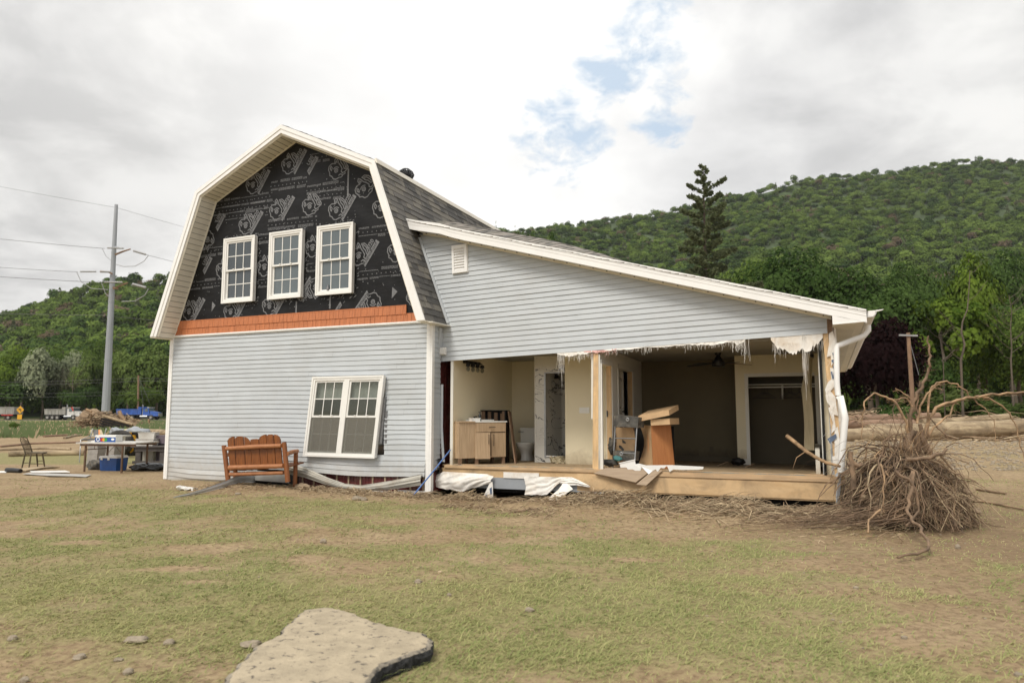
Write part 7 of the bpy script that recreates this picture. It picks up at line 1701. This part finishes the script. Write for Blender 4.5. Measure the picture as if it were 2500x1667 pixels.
# road sign
p=D(*zl(258,210),128); sg=thing('road_sign','yellow diamond road sign with black arrow by the left trailer','road sign',(p.x,p.y,0)); s_=.72
mb=MB(); mb.prism([(p.x,p.z-s_),(p.x+s_,p.z),(p.x,p.z+s_),(p.x-s_,p.z)],p.y-.02,p.y+.02); dm=mk('diamond_plate',mb,M['yellow'],sg)
mb=MB(); mb.prism([(p.x-.35,p.z+.08),(p.x-.1,p.z+.28),(p.x-.1,p.z+.15),(p.x+.2,p.z+.15),(p.x+.2,p.z-.35),(p.x+.08,p.z-.35),(p.x+.08,p.z+.02),(p.x-.1,p.z+.02),(p.x-.1,p.z-.12)],p.y-.035,p.y-.02); mk('arrow',mb,M['black'],dm)
mb=MB(); mb.box(p.x-.45,p.x+.4,p.y-.02,p.y+.02,p.z-1.75,p.z-.85); mk('lower_plate',mb,M['yellow'],sg); mb=MB(); mb.box(p.x+.08,p.x+.2,p.y+.02,p.y+.1,0,p.z); mk('post',mb,M['galsign'],sg)
# ---------------- poles and wires ----------------
def Dp(x,y,d=88): return D(x,y,d)
pole=thing('utility_pole','tall grey steel transmission pole with rusty arms and insulators','utility pole',(Dp(258,1010).x,88,0))
b=Dp(258,1010);b.z=-.1; tp=Dp(284,500); mb=MB(); Q=[b.lerp(tp,k/8) for k in range(9)]; mb.tube(Q,[.53-.32*k/8 for k in range(9)],12,0,True,False)
for k in (2.3,4.4,6.2): q=b.lerp(tp,k/8); mb.tube([q-Vector((0,0,.08)),q+Vector((0,0,.08))],.56-.32*k/8,12,0)
mk('shaft',mb,M['galv'],pole)
def zz2(x,y): return z2(x,y)
for pts in ([(597,300),(640,283),(675,272)],[(588,478),(620,462),(662,446)],[(520,388),(560,390),(582,400)],[(590,262),(600,262),(612,264)],[(585,470),(600,474),(612,478)]):
    mb=MB(); mb.tube([Dp(*zz2(*p),87.4) for p in pts],[.14,.11,.09],8); mk('arm',mb,M['polew'] if pts[0][1]>290 else M['galv'],pole)
for a,b_,r_ in (((690,280),(756,300),.16),((555,266),(640,268),.13),((684,453),(756,472),.22),((415,388),(498,388),.13),((520,388),(572,390),.12),((540,442),(634,444),.16)):
    pa,pb=Dp(*zz2(*a),87),Dp(*zz2(*b_),87); mb=MB(); n=9
    mb.tube([pa.lerp(pb,k/(2*n)) for k in range(2*n+1)],[r_ if k%2 else r_*.45 for k in range(2*n+1)],8); mk('insulator',mb,M['insul'],pole)
mb=MB(); q=[Dp(*zz2(*p),87) for p in ((768,478),(750,510),(700,540),(630,543))]; mb.tube(q,.06,5); q=[Dp(*zz2(*p),87) for p in ((768,305),(745,335),(700,360),(640,362),(600,350))]; mb.tube(q,.04,5); q=[Dp(*zz2(*p),87) for p in ((398,392),(420,440),(470,475),(560,482))]; mb.tube(q,.04,5); q=[Dp(*zz2(*p),87) for p in ((530,270),(550,310),(580,335))]; mb.tube(q,.03,4); q=[Dp(*zz2(*p),87) for p in ((525,445),(545,500),(565,520))]; mb.tube(q,.04,4); mk('jumper_cable',mb,M['insul'],pole)
def wire(label,pts,dep,r_=.035,group='wires of the steel pole'):
    P=[D(x,y,d) for (x,y),d in zip(pts,dep)]; Q=[]
    for i in range(len(P)-1):
        for k in range(8):
            f=k/8; Q.append(P[i].lerp(P[i+1],f)-Vector((0,0,4*f*(1-f)*.004*(P[i+1]-P[i]).length)))
    Q.append(P[-1]); mb=MB(); mb.tube(Q,r_,4,0,False); mk('power_line',mb,M['wire'],label=label,cat='power line',group=group)
wire('topmost wire from the left edge over the pole tip to the gable',[(-80,440),(284,507),(470,560)],[86,88,96],.02)
wire('second wire from the left edge to the upper arm insulator',[(-80,575),(256,607)],[86,87],.03); wire('third wire from the left edge ending in the mid level insulator',[(-80,647),(190,664)],[86,87],.03); wire('fourth wire from the left edge to the lower insulator',[(-80,670),(255,690)],[86,87],.035)
wire('wire crossing the dark hillside at half pole height',[(-80,762),(262,770),(460,790)],[86,88,92],.035)
wire('wire from the upper right insulator down to the gable',[(357,622),(470,650)],[87,95],.025); wire('wire from the lower right insulator down to the gable',[(357,703),(470,722)],[87,95],.04); wire('wire above the lower right insulator towards the gable',[(300,677),(470,706)],[88,95],.035)
for i,(y0,y1,y2,lb) in enumerate(((935,923,925,'upper distribution wire of the small wooden pole'),(942,930,929,'lower distribution wire of the small wooden pole'),(962,955,953,'thin cable low behind the trucks'),(972,962,962,'lowest thin cable behind the trucks'))):
    wire(lb,[(-80,y0),(338,y1),(470,y2)],[138,138,138],.035 if i<2 else .025,'wires of the small wooden pole')
wp=thing('utility_pole','small brown wooden utility pole behind the blue truck','utility pole',(D(338,1000,138).x,138,0)); q=D(338,1000,138); q.z=0; mb=MB(); mb.tube([q,D(338,916,138)],[.2,.16],8); mk('shaft',mb,M['polew'],wp)
mb=MB(); mb.tube([D(340,924,138),D(366,985,138)],.03,4); mb.tube([D(340,924,138),D(350,985,138)],.03,4); mk('guy_wire',mb,M['wire'],wp)
zr=zc(2000,640,4.356)
wp=thing('utility_pole','brown wooden utility pole with a pale crossarm beside the purple beech','utility pole',(D(*zr(990,1400),37).x,37,0)); q=D(*zr(1000,1560),37); q.z=0; tpp=D(*zr(946,750),37); mb=MB(); mb.tube([q,q.lerp(tpp,.5),tpp],[.13,.115,.095],8); mk('shaft',mb,M['polew'],wp)
mb=MB(); mb.beam(D(*zr(850,775),36.9),D(*zr(1045,782),36.9),.07,.09); mk('crossarm',mb,M['insul'],wp); mb=MB(); mb.tube([D(*zr(965,850),37),D(*zr(1060,1200),36.5)],.02,4); mk('guy_wire',mb,M['wire'],wp)


# small pebbles and bits strewn over the lawn
mb=MB(); g=random.Random(52)
for _ in range(1500):
    y=3.3+g.random()**1.3*10; x=g.uniform(-1,1)*(y*.78+.4); u,v=housec(x,y)
    if v>-.3: continue
    if float(vnoise(x,y,.9,12,3))<.47: continue
    r_=g.uniform(.004,.013)*(1+(g.random()<.05)*1.0); mb.ell((x,y,g_(x,y)+r_*.3),(r_*1.3,r_,r_*.7),5,3,g.choice((0,1,2)),None,False)
for _ in range(1300):
    y=3.3+g.random()**1.3*9.5; x=g.uniform(-1,1)*(y*.78+.4); u,v=housec(x,y)
    if v>-.4: continue
    tw(mb,Vector((x,y,g_(x,y)+.008)),g.uniform(.03,.14),g.uniform(.001,.0022),g,g.choice((1,2)),.05)
mk('lawn_litter',mb,[M['stone'],M['twig'],M['twigl']],label='small pebbles and straw bits strewn over the lawn',cat='litter',kind='stuff')

# ---------------- air ----------------
mb=MB(); mb.box(-900,900,-30,1400,-160,420); hz_=mk('haze',mb,[],kind='stuff',label='thin summer haze over the valley'); hm=bpy.data.materials.new('haze'); hm.use_nodes=True; t=hm.node_tree; t.nodes.clear()
pv=N(t,'ShaderNodeVolumePrincipled'); pv.inputs['Color'].default_value=(.93,.95,.97,1); pv.inputs['Density'].default_value=.00011; pv.inputs['Anisotropy'].default_value=.3
o_=N(t,'ShaderNodeOutputMaterial'); t.links.new(pv.outputs[0],o_.inputs['Volume']); hz_.data.materials.append(hm)
